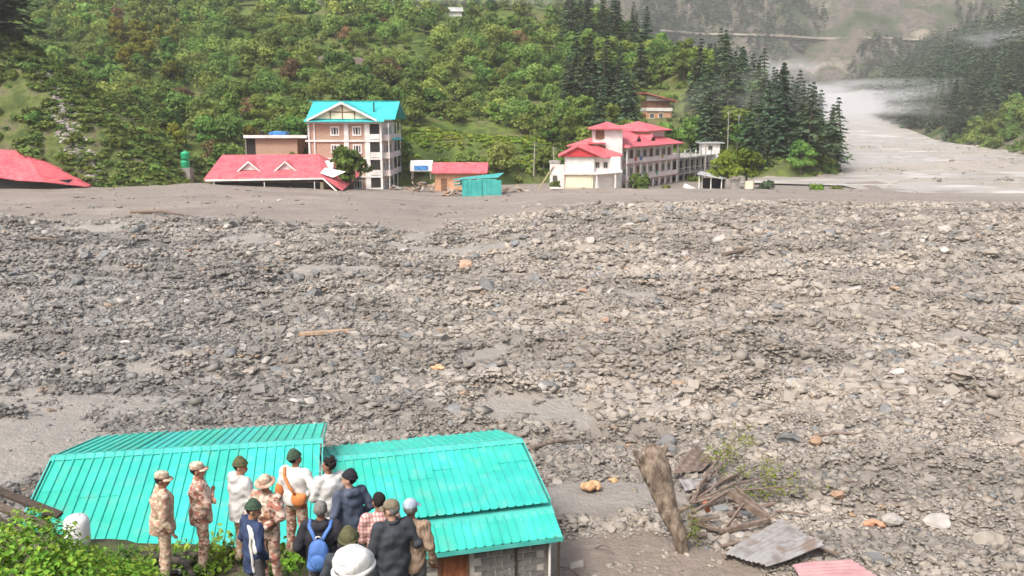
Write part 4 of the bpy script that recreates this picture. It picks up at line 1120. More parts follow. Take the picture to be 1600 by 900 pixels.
m_ = MB(); m_.slab([(L1 + .8, -1.0, zt - .004), (L1 + .8, 11, zt - .004), (L1 - 3.5, 5.2, zt + 2.196)], .14); m_.build('right_hip', R_red, B)
m_ = MB(); m_.slab([(-.8, 11, zt - .004), (-.8, -1, zt - .004), (2.8, 5.2, zt + 2.196)], .14); m_.build('left_hip', R_red, B)
m_ = MB(); m_.slab([(L1 + .8, 11, zt - .008), (-.8, 11, zt - .008), (2.8, 5.2, zt + 2.192), (L1 - 3.5, 5.2, zt + 2.192)], .14); m_.build('back_roof', R_red, B)
# roof dormers
for x in (6.5, 12.5):
    d = MB().prism([(x - 1.1, .8, zt + .75), (x + 1.1, .8, zt + .75), (x, .8, zt + 1.75)], (0, 3.2, 0)).build('dormer', R_red, B)
    MB().box2((x - .7, .72, zt + .6), (x + .7, .79, zt + 1.1)).build('dormer_window', W_glass, d)
# raised block with pyramid roof at the far end
MB().box2((L1 - 9, 2.5, zt), (L1 - .5, 9.5, zt + 2.4)).build('raised_block', W_pink, B)
m_ = MB(); c = (L1 - 4.75, 6, zt + 4.0); q = [(L1 - 10.2, 1.4, zt + 2.4), (L1 + .8, 1.4, zt + 2.4), (L1 + .8, 10.6, zt + 2.4), (L1 - 10.2, 10.6, zt + 2.4)]
m_.add([c] + q + [(a, b, z - .15) for a, b, z in q], [(0, 1, 2), (0, 2, 3), (0, 3, 4), (0, 4, 1), (1, 5, 6, 2), (2, 6, 7, 3), (3, 7, 8, 4), (4, 8, 5, 1), (8, 7, 6, 5)])
m_.build('raised_roof', R_red, B)
# lower two-storey annexe with open deck
rz_ = ang; c0 = Vector((math.cos(ang) * (L1 + .2), math.sin(ang) * (L1 + .2), 0)) + Vector(B.location)
A = empty('deck_annexe', c0, ang, label='two-storey grey annexe with an open roof deck at the end of the hotel', cat='building')
La = L2 - L1
MB().box2((0, 1.2, 0), (La, 9.5, 2 * fh - .3)).build('wall', W_conc, A)
for k in (1, 2): MB().box2((.1, -.3, k * fh - .25), (La + .2, 9.6 if k == 2 else 1.2, k * fh)).build('floor_slab', W_conc, A)
for i in range(8):
    x = .1 + i * (La - .3) / 7
    MB().box2((x, -.28, 0), (x + .25, -.03, 2 * fh - .26)).build('column', W_conc, A)
    MB().box2((x, -.28, 2 * fh), (x + .18, -.1, 2 * fh + 1.6 - .1 * i)).build('deck_post', W_white if i % 2 else W_conc, A)
for z in (fh + .9, 2 * fh + .9): MB().box2((.1, -.2, z - .06), (La, -.12, z)).build('rail', W_white, A)
for i in range(7):
    x = .1 + (i + .5) * (La - .3) / 7
    for k in (0, 1): MB().box2((x - .6, 1.12, k * fh + .3), (x + .6, 1.19, k * fh + 2.1)).build('opening', W_dark, A)  # dark plates on the wall paint in the shade of the bays
# upper mono-pitch house on the hillside
def hill_at(u, v):
    for Y in np.arange(158, 400, .5):
        p = at(u, v, Y=float(Y))
        if H1(hill, p.x, p.y) > p.z: return p
    return at(u, v, Y=300)
p = hill_at(1010, 186); hs_ = p.y / 198.0; zz = p.z - .8
B = empty('hillside_house', (p.x, p.y, zz), R(8), label='small two-storey house with a sloping red roof up among the trees', cat='building')
B.scale = (hs_, hs_, hs_); dz = .4
MB().box2((0, 0, -2), (5.6, 5, dz + 2.0)).build('lower_wall', W_orange, B)
MB().box2((-.05, -.3, dz + 2.0), (5.7, 5, dz + 2.7)).build('balcony_band', W_white, B)
MB().box2((.2, .1, dz + 2.7), (5.4, 5, dz + 4.2)).build('upper_wall', W_wood, B)
MB().prism([(0, -.02, dz + 4.2), (5.5, -.02, dz + 4.2), (0, -.02, dz + 5.4)], (0, .1, 0)).build('gable_wall', W_white, B)
for x in (1.2, 3.2): add_window(B, x, -.04, dz + 1.0, 1.0, 1.2, fr=W_white)
m_ = MB(); m_.prism([(-.8, -1.2, dz + 5.9), (6.7, -1.2, dz + 4.1), (6.7, -1.2, dz + 3.95), (-.8, -1.2, dz + 5.75)], (0, 7, 0)); m_.build('roof', R_red, B)
# grey sheds at the mud edge
p = at(1087, 299, Y=147); B = empty('open_shed', (p.x, 147, p.z - .3), R(-6), label='open shed with a sloping grey sheet roof at the mud edge', cat='shed')
m_ = MB(); m_.slab([(0, -.4, 3.2), (4.2, -.6, 2.4), (5.4, 2.6, 2.5), (1.0, 3.2, 3.4)], .08); m_.build('roof', R_grey, B)
for x, y, h in ((.4, 0, 3.0), (2.3, -.1, 2.7), (4.0, -.2, 2.35), (4.9, 2.2, 2.4), (1.2, 2.7, 3.2)): MB().box2((x, y, 0), (x + .16, y + .16, h)).build('post', W_white, B)
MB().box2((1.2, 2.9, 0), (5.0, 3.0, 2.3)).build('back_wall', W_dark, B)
p = at(1142, 299, Y=148); B = empty('broken_wall', (p.x, 148, p.z - .3), 0, label='remains of a concrete wall with upright posts at the mud edge', cat='wall')
MB().box2((0, 0, 0), (1.3, .2, 2.3)).build('panel', W_conc, B); MB().box2((2.3, 0, 0), (3.6, .2, 2.0)).build('panel', W_cream, B)
for x in (-.2, 1.32, 2.1, 3.62): MB().box2((x, -.1, 0), (x + .16, .2, 2.6)).build('post', W_conc, B)
p = at(1093, 234, Y=186); B = empty('hut', (p.x, 186, p.z - .6), 0, label='small pale hut with a flat grey roof above the annexe', cat='building')
MB().box2((.5, 0, -2), (4.2, 3, 1.9)).build('wall', W_white, B)
MB().box2((-.2, -.6, 1.9), (5.0, 3.4, 2.1)).build('roof', R_grey, B)
add_window(B, 2.2, -.04, 1.0, .9, .9, fr=W_conc)
# broken white slab by the shed
p = at(1080, 295, Y=145); Mx = Euler((R(20), R(24), R(-20))).to_matrix()
MB().box((0, 0, 0), (2.6, 1.3, .16), Mx).build('broken_slab', W_white, None, loc=p, label='broken white slab tilted out of the mud left of the open shed', cat='slab')
# grime, laundry and stains on the balconies: hanging cloths
for k, (s_, z_, c_) in enumerate(((3.2, 6.5, (.5, .12, .1)), (5.4, 6.5, (.12, .2, .4)), (9.6, 3.7, (.6, .55, .5)), (14.5, 6.5, (.45, .3, .12)), (12.2, 3.7, (.1, .3, .25)))):
    d_ = Vector((math.cos(ang), math.sin(ang), 0)); n_ = Vector((math.sin(ang), -math.cos(ang), 0)); q_ = Vector(B_long.location) + d_ * s_ + n_ * .24
    MB().box((0, 0, 0), (.9, .03, .7)).build('hanging_cloth', mat('laundry_%d' % k, c_, rough=.9), None, loc=(q_.x, q_.y, B_long.location.z + z_ - .1), rz=ang, label=['dark red cloth on the top balcony of the long hotel, near end', 'blue cloth on the top balcony of the long hotel', 'pale cloth over the middle balcony rail of the long hotel', 'brown cloth on the top balcony of the long hotel, far end', 'green cloth over the middle balcony rail of the long hotel'][k], cat='cloth')
# houses high on the hill
for (u, v, Y, w_, h_, rm, lab) in [(386, 18, 322, 5.5, 2.6, R_red, 'hut with a blurred red roof in the mist at the top'), (712, 26, 310, 4.2, 2.0, R_grey, 'hut with a long pale roof high on the slope')]:
    x = at(u, v, Y=Y).x; z = H1(hill, x, Y)
    B = empty('hut', (x, Y, z - .4), R(6), label=lab, cat='building')
    MB().box2((-w_ / 2, 0, -1), (w_ / 2, 4, h_)).build('wall', W_white, B)
    m_ = MB(); m_.prism([(-w_ / 2 - .4, -.6, h_), (-w_ / 2 - .4, 2, h_ + 1.6), (-w_ / 2 - .4, 4.6, h_), (-w_ / 2 - .4, 4.4, h_), (-w_ / 2 - .4, 2, h_ + 1.45), (-w_ / 2 - .4, -.4, h_)], (w_ + .8, 0, 0)); m_.build('roof', rm, B)
# stone terrace wall on the hill
M_stone = mat('terrace_stone', stops=[(.35, (.17, .14, .12)), (.65, (.33, .28, .24))], scale=2.5, rough=.95, bump=.8, bscale=5, bdist=.1, voronoi=False)
def hill_at(u, v):
    for Y in np.arange(158, 400, .5):
        p = at(u, v, Y=float(Y))
        if H1(hill, p.x, p.y) > p.z: return p
    return at(u, v, Y=300)
a = hill_at(500, 100); b = hill_at(598, 104)
B = empty('terrace_wall', a, 0, label='brown stone terrace wall crossing the orchard above the hotel', cat='wall')
n = 22; ln = (b - a).length; d = (b - a).normalized(); rzw = math.atan2(d.y, d.x)
st = [MB().box((0, 0, 0), (.95, .6, .42)).mesh('stone', M_stone)]
bm_ = bmesh.new(); bm_.from_mesh(st[0]); bmesh.ops.bevel(bm_, geom=bm_.edges[:], offset=.08, segments=1); bm_.to_mesh(st[0]); bm_.free()
for k in range(4):
    for i in range(n):
        q = a.lerp(b, (i + (.5 if k % 2 else 0)) / n); 
        inst('stone', st[0], B, (q.x - a.x, q.y - a.y - 1.2, max(H1(hill, q.x, q.y), 0) - a.z + .1 + k * .43), (random.gauss(0, .05), 0, rzw + random.gauss(0, .06)), (random.uniform(.9, 1.15), 1, 1), )
# utility poles
for (u, v0, v1, Y, tilt, lab) in [(865, 262, 229, 158, 0, 'utility pole on the meadow left of the garage house'), (834, 262, 222, 160, 2, 'utility pole further left on the meadow edge'),
        (1101, 272, 224, 160, 0, 'white pole at the corner of the annexe deck'), (1137, 232, 172, 192, -1, 'grey pole in the mist above the lime green trees'), (1152, 225, 178, 195, 1, 'second grey pole in the mist, right of the first')]:
    p = at(u, v0, Y=Y); q = at(u, v1, Y=Y); h = q.z - p.z
    B = empty('utility_pole', p, 0, label=lab, cat='pole')
    MB().tube([(0, 0, -1.5), (math.tan(R(tilt)) * h, 0, h)], [.13, .08], 6).build('shaft', W_conc, B)
    MB().box((math.tan(R(tilt)) * h * .93, 0, h * .93), (1.0, .08, .08)).build('crossarm', W_conc, B)
p = at(851, 288, Y=146); B = MB().tube([(0, 0, 0), (2.6, .3, 4.1)], [.14, .1], 6).build('fallen_post', mat('yellowish_timber', (.42, .34, .22), rough=.8), None, loc=p - Vector((1.2, 0, 1.2)), label='leaning timber post propped by the garage house side wing', cat='post')
# wreckage between the hotel and the sheet shed
M_tan = mat('splintered_boards', stops=[(.4, (.30, .20, .13)), (.6, (.45, .33, .24))], scale=4, rough=.9)
piles = [((628, 296), 149, 'heap of timber and stones beside the turquoise-roofed hotel', 16, 2.2), ((706, 302), 140, 'pile of splintered boards left of the turquoise sheet shed', 14, 2.6), ((806, 300), 143, 'grey slabs and poles heaped right of the turquoise sheet shed', 14, 2.6),
         ((660, 292), 146, 'low heap of broken planks before the tarpaulin shelter', 10, 2.0)]
for (u, v), Y, lab, n, sp in piles:
    p = at(u, v, Y=Y); B = empty('debris_heap', (p.x, p.y, p.z - .2), 0, label=lab, cat='debris heap')
    for k in range(n):
        m_ = M_tan if random.random() < .55 else W_conc
        l = random.uniform(.8, 2.8); Mx = Euler((random.gauss(0, .25), random.gauss(0, .35), random.uniform(0, 3.1))).to_matrix()
        MB().box((0, 0, 0), (l, random.uniform(.15, .5), random.uniform(.06, .2)), Mx).build('broken_board', m_, B, loc=(random.gauss(0, sp * .6), random.gauss(0, .8), random.uniform(.1, .9) * math.exp(-random.random())))
# ================================================================== TEAL-ROOFED HOUSES IN FRONT
def teal_mat():
    return mat('turquoise_painted_steel', stops=[(.35, (.03, .46, .37)), (.65, (.05, .54, .44))], scale=1.3, rough=.5, bump=.45, bscale=2.2, bdist=.03, spec=.5, coord='Position',
               patch=((.18, .43, .36), 2.4, .52, .95), objvar=.10)
T_teal = teal_mat()
T_cap = mat('turquoise_ridge_flashing', stops=[(.35, (.06, .44, .38)), (.65, (.10, .52, .46))], scale=2, rough=.4, spec=.5, bump=.15, bscale=5)
B_block = mat('grey_concrete_block', stops=[(.35, (.13, .13, .12)), (.65, (.24, .235, .22))], scale=5, rough=.95, bump=.6, bscale=25, objvar=.2, bdist=.01)
B_mort = mat('pale_mortar', stops=[(.35, (.36, .34, .30)), (.65, (.50, .48, .43))], scale=6, rough=.95, bump=.4, bscale=30, bdist=.01)
W_door = mat('varnished_door_wood', stops=[(.35, (.20, .065, .03)), (.65, (.34, .13, .06))], scale=2.5, rough=.5, stretch=(6, 6, .6), bump=.2, bscale=12, bdist=.01)
W_post = mat('dark_timber', stops=[(.35, (.035, .028, .022)), (.65, (.085, .065, .05))], scale=5, rough=.85, stretch=(4, 4, .6), bump=.5, bscale=12)
def sheet_mesh(width, length, pitch_rib=.25, rh=.040, mtl=None, name='roof_sheet', seed=0):
    """trapezoid-ribbed sheet lying in local XY (x across, y down the slope), thin solid"""
    mb = MB(); xs_ = []; n = max(1, round(width / pitch_rib)); pr = width / n
    prof = []
    for k in range(n):
        x = k * pr
        prof += [(x, 0), (x + pr * .70, 0), (x + pr * .78, rh), (x + pr * .92, rh)]
    prof.append((width, 0))
    # two swage lines in each pan
    ny = 5
    m = len(prof); vs = []
    for j in range(ny + 1):
        y = length * j / ny
        for (x, z) in prof: vs.append((x, y, z))
    fs = []
    for j in range(ny):
        for i in range(m - 1):
            a = j * m + i; fs.append((a, a + 1, a + m + 1, a + m))
    # folded front edge gives thickness
    b = len(vs)
    for (x, z) in prof: vs.append((x, length, z - .012))
    for i in range(m - 1): fs.append((ny * m + i, ny * m + i + 1, b + i + 1, b + i))
    mb.add(vs, fs)
    me = bpy.data.meshes.new(name); me.from_pydata(mb.v, [], mb.f); me.materials.append(mtl or T_teal); me.update()
    return me
SMC = {}
def roof_slope(roof, origin, xdir, down, width, length, rows, name='roof_sheet', ncol=None):
    """tiles a slope with separate ribbed sheets; rows = list of lengths from the ridge down"""
    xdir = xdir.normalized(); down = down.normalized(); nrm = xdir.cross(down)
    if nrm.z < 0:                     # keep the frame right-handed: tile from the other end
        origin = origin + xdir * width; xdir = -xdir; nrm = -nrm
    ncol = ncol or max(1, round(width / 1.0)); w_ = width / ncol
    Mx = Matrix((xdir, down, nrm)).transposed()
    for c in range(ncol):
        y = 0; off = (.35 if c % 2 else 0)
        for r_, ln in enumerate(rows):
            ln2 = ln + (off if r_ == 0 else (-off if r_ == len(rows) - 1 else 0)) if len(rows) > 1 else ln
            k = (round(w_, 3), round(ln2 + .08, 3))
            if k not in SMC: SMC[k] = sheet_mesh(w_ + .012, ln2 + .08)
            lift = .022 - .011 * r_ + (c % 2) * .004
            p = origin + xdir * (w_ * c) + down * y + nrm * lift
            o = inst(name, SMC[k], roof, p); Mr = Mx.copy()
            o.rotation_euler = (Mr @ Euler((random.gauss(0, .0025), random.gauss(0, .003), 0)).to_matrix()).to_euler()
            y += ln2
def house(lab, ridge_r, direction, L, s_near, s_far, pitch, base_z, wall_in=.35, left_extra=0):
    """ridge_r: right end of ridge; direction: unit vector along ridge pointing LEFT; slopes fall near (towards camera) and far"""
    B = empty('teal_roofed_house', (ridge_r.x, ridge_r.y, base_z), 0, label=lab, cat='house')
    O = Vector(B.location); rr_ = ridge_r - O; xl = direction.normalized(); n = Vector((-xl.y, xl.x, 0))
    if n.y > 0: n = -n                  # n points towards the camera
    nd = (n + Vector((0, 0, -pitch))).normalized(); fd = (-n + Vector((0, 0, -pitch))).normalized()
    k = math.sqrt(1 + pitch ** 2)
    roof = MB()
    # timber purlins under the sheets = the roof body
    for s in np.linspace(.1, s_near - .15, 5):
        c = rr_ + n * s + Vector((0, 0, -pitch * s - .09)); a = c + xl * .1; b = c + xl * (L - .1); roof.tube([a, b], .045, 4)
    for s in np.linspace(.1, s_far - .15, 5):
        c = rr_ - n * s + Vector((0, 0, -pitch * s - .09)); a = c + xl * .1; b = c + xl * (L - .1); roof.tube([a, b], .045, 4)
    ro = roof.build('roof', W_post, B)
    roof_slope(ro, rr_, xl, nd, L, s_near * k, [s_near * k * .34, s_near * k * .66])
    roof_slope(ro, rr_, xl, fd, L, s_far * k, [s_far * k])
    cp = MB()
    for dv, s_ in ((nd, 1), (fd, 1)):
        up = Vector((0, 0, .055))
        a = rr_ + up - xl * .05; b = rr_ + xl * (L + .05) + up
        cp.add([a, b, b + dv * .24, a + dv * .24, a + Vector((0, 0, -.012)), b + Vector((0, 0, -.012)), b + dv * .24 + Vector((0, 0, -.012)), a + dv * .24 + Vector((0, 0, -.012))], [(0, 1, 2, 3), (7, 6, 5, 4), (3, 2, 6, 7), (0, 3, 7, 4), (1, 5, 6, 2), (0, 4, 5, 1)])
    cp.build('ridge_cap', T_cap, ro)
    # verge trims
    for e in (0, L):
        for dv, ln in ((nd, s_near * k), (fd, s_far * k)):
            a = rr_ + xl * (e - (.06 if e == 0 else -.06)) + Vector((0, 0, .05)); b = a + dv * ln; m_ = MB()
            m_.prism([a, b, b - Vector((0, 0, .16)), a - Vector((0, 0, .16))], xl * (.03 if e else -.03)); m_.build('verge_flashing', T_cap, ro)
    return B, rr_, xl, n, nd, fd
RA, RB = R(15.4), R(10.5)
BZ0 = -.05
B1, r1, xl1, n1, nd1, fd1 = house('right-hand grey block house with a turquoise ribbed roof and a lean-to', Vector((.2386, 26.4, 3.5)), Vector((-math.cos(RA), -math.sin(RA), 0)), 5.95, 2.9, 2.9, .2586, BZ0)
# left wall plane etc.
def wall_blocks(B, a, b, z0, z1, openings, th=.15, bl=.40, bh=.19, nrm=None):
    """core of mortar with separate blocks proud of it; a,b ground points (local), openings = [(s0,s1,zt)]"""
    d = (b - a); Lw = d.length; d = d.normalized(); nn = nrm.normalized()
    segs = []; s = 0
    for (o0, o1, zt) in openings:
        segs.append((s, o0, z0, z1)); segs.append((o0, o1, zt, z1)); s = o1
    segs.append((s, Lw, z0, z1))
    core = MB()
    for (s0, s1, q0, q1) in segs:
        if s1 - s0 < .02 or q1 - q0 < .02: continue
        p = a + d * s0; q = a + d * s1
        core.prism([Vector((p.x, p.y, q0)), Vector((q.x, q.y, q0)), Vector((q.x, q.y, q1)), Vector((p.x, p.y, q1))], -nn * th)
    w_ = core.build('wall', B_mort, B)
    me = MB().box((0, 0, 0), (bl - .045, .05, bh - .04)).mesh('concrete_block', B_block)
    bm = bmesh.new(); bm.from_mesh(me); bmesh.ops.bevel(bm, geom=bm.edges[:], offset=.008, segments=1); bm.to_mesh(me); bm.free()
    rz = math.atan2(d.y, d.x); z = z0 + bh / 2; row = 0
    while z < z1 - .04:
        s = bl / 2 if row % 2 == 0 else 0.0
        while s < Lw - .05:
            ok = s + bl * .5 <= Lw + .02 and s - bl * .5 >= -.02 and all(not (o0 - bl * .42 < s < o1 + bl * .42 and z < zt) for o0, o1, zt in openings)
            if ok:
                p = a + d * s
                inst('concrete_block', me, w_, (p.x + nn.x * .004, p.y + nn.y * .004, z), (0, 0, rz), (random.uniform(.97, 1.0), 1, random.uniform(.96, 1.0)))
            s += bl
        z += bh; row += 1
    return w_
# main house walls (local coords of B1)
def rp(s, n_off, xl=xl1, r_=r1, n=n1): p = r_ + xl * s + n * n_off; return Vector((p.x, p.y, 0))
wall_z = r1.z - .2586 * 2.9 - .1
wall_blocks(B1, rp(5.7, 2.15), rp(.25, 2.15), 0, wall_z + .15, [], nrm=n1)
wall_blocks(B1, rp(.25, 2.15), rp(.25, -2.5), 0, wall_z, [], nrm=-xl1)
wall_blocks(B1, rp(.25, -2.5), rp(5.7, -2.5), 0, wall_z, [], nrm=-n1)
wall_blocks(B1, rp(5.7, -2.5), rp(5.7, 2.15), 0, wall_z, [], nrm=xl1)
MB().prism([rp(.3, 2.1) + Vector((0, 0, wall_z)), rp(.3, -2.45) + Vector((0, 0, wall_z)), r1 + xl1 * .3 - Vector((0, 0, .12))], xl1 * .1).build('gable_infill', B_mort, B1)
# lean-to roof on the near side, hung just below the main eave
E = r1 + n1 * 2.78 + Vector((0, 0, -.2586 * 2.9 - .13))
ld = (n1 + Vector((0, 0, -.42))).normalized()
lt = MB(); 
for s in (.15, .55, .95): lt.tube([E - xl1 * .02 + ld * s - Vector((0, 0, .08)), E + xl1 * 3.75 + ld * s - Vector((0, 0, .08))], .04, 4)
lt = lt.build('lean_to_roof', W_post, B1)
roof_slope(lt, E + xl1 * -.1 + ld * .28, xl1, ld, 3.95, 1.0, [.88], ncol=4)
fl = MB(); a = E - xl1 * .12 + Vector((0, 0, .03)); b = E + xl1 * 3.87 + Vector((0, 0, .03))
fl.prism([a, b, b + ld * .42, a + ld * .42], Vector((0, 0, -.014)))
fl.build('apron_flashing', T_cap, lt)
ef = MB(); a = E - xl1 * .12 + ld * 1.24; b = E + xl1 * 3.87 + ld * 1.24
ef.prism([a, b, b - Vector((0, 0, .12)), a - Vector((0, 0, .12))], n1 * .02); ef.build('eave_fascia', T_cap, lt)
# front wall of the lean-to with the door
q = 2.78 + .82
Lw0, Lw1 = 3.72, .18; wz1 = (E + ld * 1.0).z - .14
dS0 = 0.42; dS1 = dS0 + .86
fa_, fb_ = rp(Lw0, q), rp(Lw1, q)
wall_blocks(B1, fa_, fb_, 0, wz1, [(dS0, dS1, 2.02)], nrm=n1)
wall_blocks(B1, rp(Lw1, q), rp(Lw1, 2.16), 0, wz1, [], nrm=-xl1)
wall_blocks(B1, rp(Lw0, 2.16), rp(Lw0, q), 0, wz1, [], nrm=xl1)
dv = -xl1; nn = n1
def wl(s, z, o=0): p = fa_ + dv * s + nn * o; return Vector((p.x, p.y, z))
dr = MB(); dr.prism([wl(dS0 + .08, 0.02, -.04), wl(dS1 - .08, 0.02, -.04), wl(dS1 - .08, 1.94, -.04), wl(dS0 + .08, 1.94, -.04)], -nn * .04)
door = dr.build('door', W_door, B1)
for z0_, z1_ in ((.15, .85), (1.0, 1.4), (1.5, 1.85)):
    for s0_, s1_ in ((dS0 + .14, dS0 + .40), (dS0 + .46, dS1 - .14)):
        m_ = MB(); m_.prism([wl(s0_, z0_, -.022), wl(s1_, z0_, -.022), wl(s1_, z1_, -.022), wl(s0_, z1_, -.022)], -nn * .017); m_.build('door_panel', W_door, door)
fr = MB()
fr.prism([wl(dS0, 0, .03), wl(dS0 + .08, 0, .03), wl(dS0 + .08, 1.94, .03), wl(dS0, 1.94, .03)], -nn * .12)
fr.prism([wl(dS1 - .08, 0, .03), wl(dS1, 0, .03), wl(dS1, 1.94, .03), wl(dS1 - .08, 1.94, .03)], -nn * .12)
fr.prism([wl(dS0, 1.942, .03), wl(dS1, 1.942, .03), wl(dS1, 2.02, .03), wl(dS0, 2.02, .03)], -nn * .12)
fr.build('door_frame', W_wood, door)
hd = MB(); p_ = wl(dS0 + .16, 1.0, -.0); hd.tube([p_ - nn * .02, p_ + nn * .05], .012, 6); hd.tube([p_ + nn * .05, p_ + nn * .05 + dv * .1], .01, 6); hd.build('door_handle', W_dark, door)
for s_, o_, m_ in ((3.68, .36, W_post), (2.55, .06, W_post)):
    ps = MB(); ps.prism([wl(s_, 0, o_), wl(s_ + .07, 0, o_), wl(s_ + .07, wz1 - (.06 if o_ > .2 else .0), o_), wl(s_, wz1 - (.06 if o_ > .2 else .0), o_)], -nn * .07); ps.build('post', m_, B1)
dp_ = MB(); a = wl(3.52, 0, .14); b = wl(3.52, wz1, .14); dp_.tube([a, b], .035, 8); dp_.build('drain_pipe', W_white, B1)

# ---- left house
def solve_ridge(u, v, z): return at(u, v, z=z)
r2_ = at(500, 688, z=4.25)
B2, r2, xl2, n2, nd2, fd2 = house('left-hand house with a long steep-ribbed turquoise roof behind the onlookers', r2_, Vector((-math.cos(RB), -math.sin(RB), 0)), 7.08, 4.35, 4.5, .24, BZ0)
def rq(s, n_off): return rp(s, n_off, xl2, r2, n2)
wz = r2.z - .24 * 4.35 - .12
for a, b, nn_ in ((rq(6.9, 3.9), rq(.3, 3.9), n2), (rq(.3, 3.9), rq(.3, -4.0), -xl2), (rq(.3, -4.0), rq(6.9, -4.0), -n2), (rq(6.9, -4.0), rq(6.9, 3.9), xl2)):
    w_ = MB(); w_.prism([Vector((a.x, a.y, 0)), Vector((b.x, b.y, 0)), Vector((b.x, b.y, wz)), Vector((a.x, a.y, wz))], -nn_ * .15); w_.build('wall', B_mort, B2)
for e in (.3, 6.75):
    MB().prism([rq(e, 3.85) + Vector((0, 0, wz)), rq(e, -3.95) + Vector((0, 0, wz)), r2 + xl2 * e - Vector((0, 0, .12))], xl2 * .1).build('gable_infill', B_mort, B2)

W_plank = mat('dark_brown_plank', stops=[(.35, (.075, .055, .042)), (.65, (.15, .115, .09))], scale=5, rough=.85, stretch=(3, 3, 1), bump=.5, bscale=12)
# ---- dark plank roof at the left edge
a = at(-40, 748, Y=16.4); b = at(100, 803, Y=14.9)
B = empty('plank_roof_shed', ((a.x + b.x) / 2, (a.y + b.y) / 2, bankz(np.array([(a.x + b.x) / 2]), np.array([16.]))[0]), 0, label='low shed roofed with long dark planks at the left edge', cat='shed')
O = Vector(B.location); d = (b - a).normalized(); side = Vector((d.y, -d.x, 0)).normalized()
if side.y > 0: side = -side
for k in range(6):
    p = a - O + side * (k * .27) + Vector((0, 0, -k * .085)); q_ = b - O + side * (k * .27) + Vector((0, 0, -k * .085 + random.uniform(-.02, .02)))
    m_ = MB(); m_.prism([p, q_ + d * random.uniform(-.15, .2), q_ + side * .13 - Vector((0, 0, .04)), p + side * .13 - Vector((0, 0, .04))], (0, 0, .05)); m_.build('plank', W_post if k % 2 == 0 else W_plank, B)
for f in (.1, .85):
    for s_ in (.1, 1.4):
        p = (a - O).lerp(b - O, f) + side * s_; MB().tube([(p.x, p.y, -1.5), (p.x, p.y, p.z - s_ * .31 - .03)], .06, 6).build('post', W_post, B)
# white water tank
p = at(119, 815, Y=13.9)
MB().lathe([(.18, -.5), (.20, -.3), (.205, -.06), (.195, .02), (.165, .075), (.11, .105), (.05, .118), (.045, .128), (.04, .13)], 28).build('white_tank', mat('white_tank_plastic', stops=[(.35, (.62, .63, .64)), (.65, (.78, .78, .78))], scale=2, rough=.45), None, True, loc=(p.x, p.y, p.z), label='white rounded plastic tank between the plank roof and the teal roof', cat='water tank')
# ================================================================== PEOPLE
class SDF:
    """smooth union of rounded cones and ellipsoids, meshed by surface nets"""
    def __init__(s, k=.02): s.p = []; s.k = k
    def cap(s, a, b, ra, rb=None): s.p.append(('c', np.array(a, float), np.array(b, float), ra, ra if rb is None else rb)); return s
    def ell(s, c, r, M=None): s.p.append(('e', np.array(c, float), np.array(r, float), M, 0)); return s
    def mesh(s, name, mtl, h=.014, cut=None, fold=0.0, seed=0, grow=0.0, keep=None):
        lo = np.array([9e9] * 3); hi = -lo
        for q in s.p:
            if q[0] == 'c': m = max(q[3], q[4]) + .03 + grow; lo = np.minimum(lo, np.minimum(q[1], q[2]) - m); hi = np.maximum(hi, np.maximum(q[1], q[2]) + m)
            else: m = q[2].max() + .03 + grow; lo = np.minimum(lo, q[1] - m); hi = np.maximum(hi, q[1] + m)
        if keep is not None: lo = np.maximum(lo, keep[0]); hi = np.minimum(hi, keep[1])
        n = np.ceil((hi - lo) / h).astype(int) + 1
        ax = [lo[i] + h * np.arange(n[i]) for i in range(3)]
        f = np.full(n, .5, np.float32)
        for q in s.p:
            if q[0] == 'c': m = max(q[3], q[4]) + .05 + grow; a = np.minimum(q[1], q[2]) - m; b = np.maximum(q[1], q[2]) + m
            else: m = q[2].max() + .05 + grow; a = q[1] - m; b = q[1] + m
            i0 = np.clip(((a - lo) / h).astype(int), 0, n); i1 = np.clip(((b - lo) / h).astype(int) + 2, 0, n)
            if (i1 <= i0).any(): continue
            X, Y, Z = np.meshgrid(*[ax[i][i0[i]:i1[i]] for i in range(3)], indexing='ij')
            P_ = np.stack([X, Y, Z], -1)
            if q[0] == 'c':
                ab = q[2] - q[1]; t = np.clip(((P_ - q[1]) @ ab) / max(ab @ ab, 1e-9), 0, 1)
                d = np.linalg.norm(P_ - q[1] - t[..., None] * ab, axis=-1) - (q[3] + (q[4] - q[3]) * t)
            else:
                W = P_ - q[1]
                if q[3] is not None: W = W @ q[3]
                k0 = np.linalg.norm(W / q[2], axis=-1); k1 = np.linalg.norm(W / q[2] ** 2, axis=-1); d = k0 * (k0 - 1) / np.maximum(k1, 1e-6)
            sl = tuple(slice(i0[i], i1[i]) for i in range(3))
            g = f[sl]; hh = np.clip(.5 + .5 * (d - g) / s.k, 0, 1)
            f[sl] = d + (g - d) * hh - s.k * hh * (1 - hh)
        X, Y, Z = np.meshgrid(*ax, indexing='ij')
        if fold:
            f = f + fold * (np.sin(Z * 46 + 9 * X + 4 * np.sin(Y * 21 + seed) + seed) * .5 + np.sin(Z * 23 - 26 * X + 17 * Y + seed * 2) * .6)
        f = f - grow
        if cut is not None: f = np.maximum(f, cut(X, Y, Z))
        f[0] = f[-1] = .5; f[:, 0] = f[:, -1] = .5; f[:, :, 0] = f[:, :, -1] = .5
        return surface_net(name, f, lo, h, mtl)
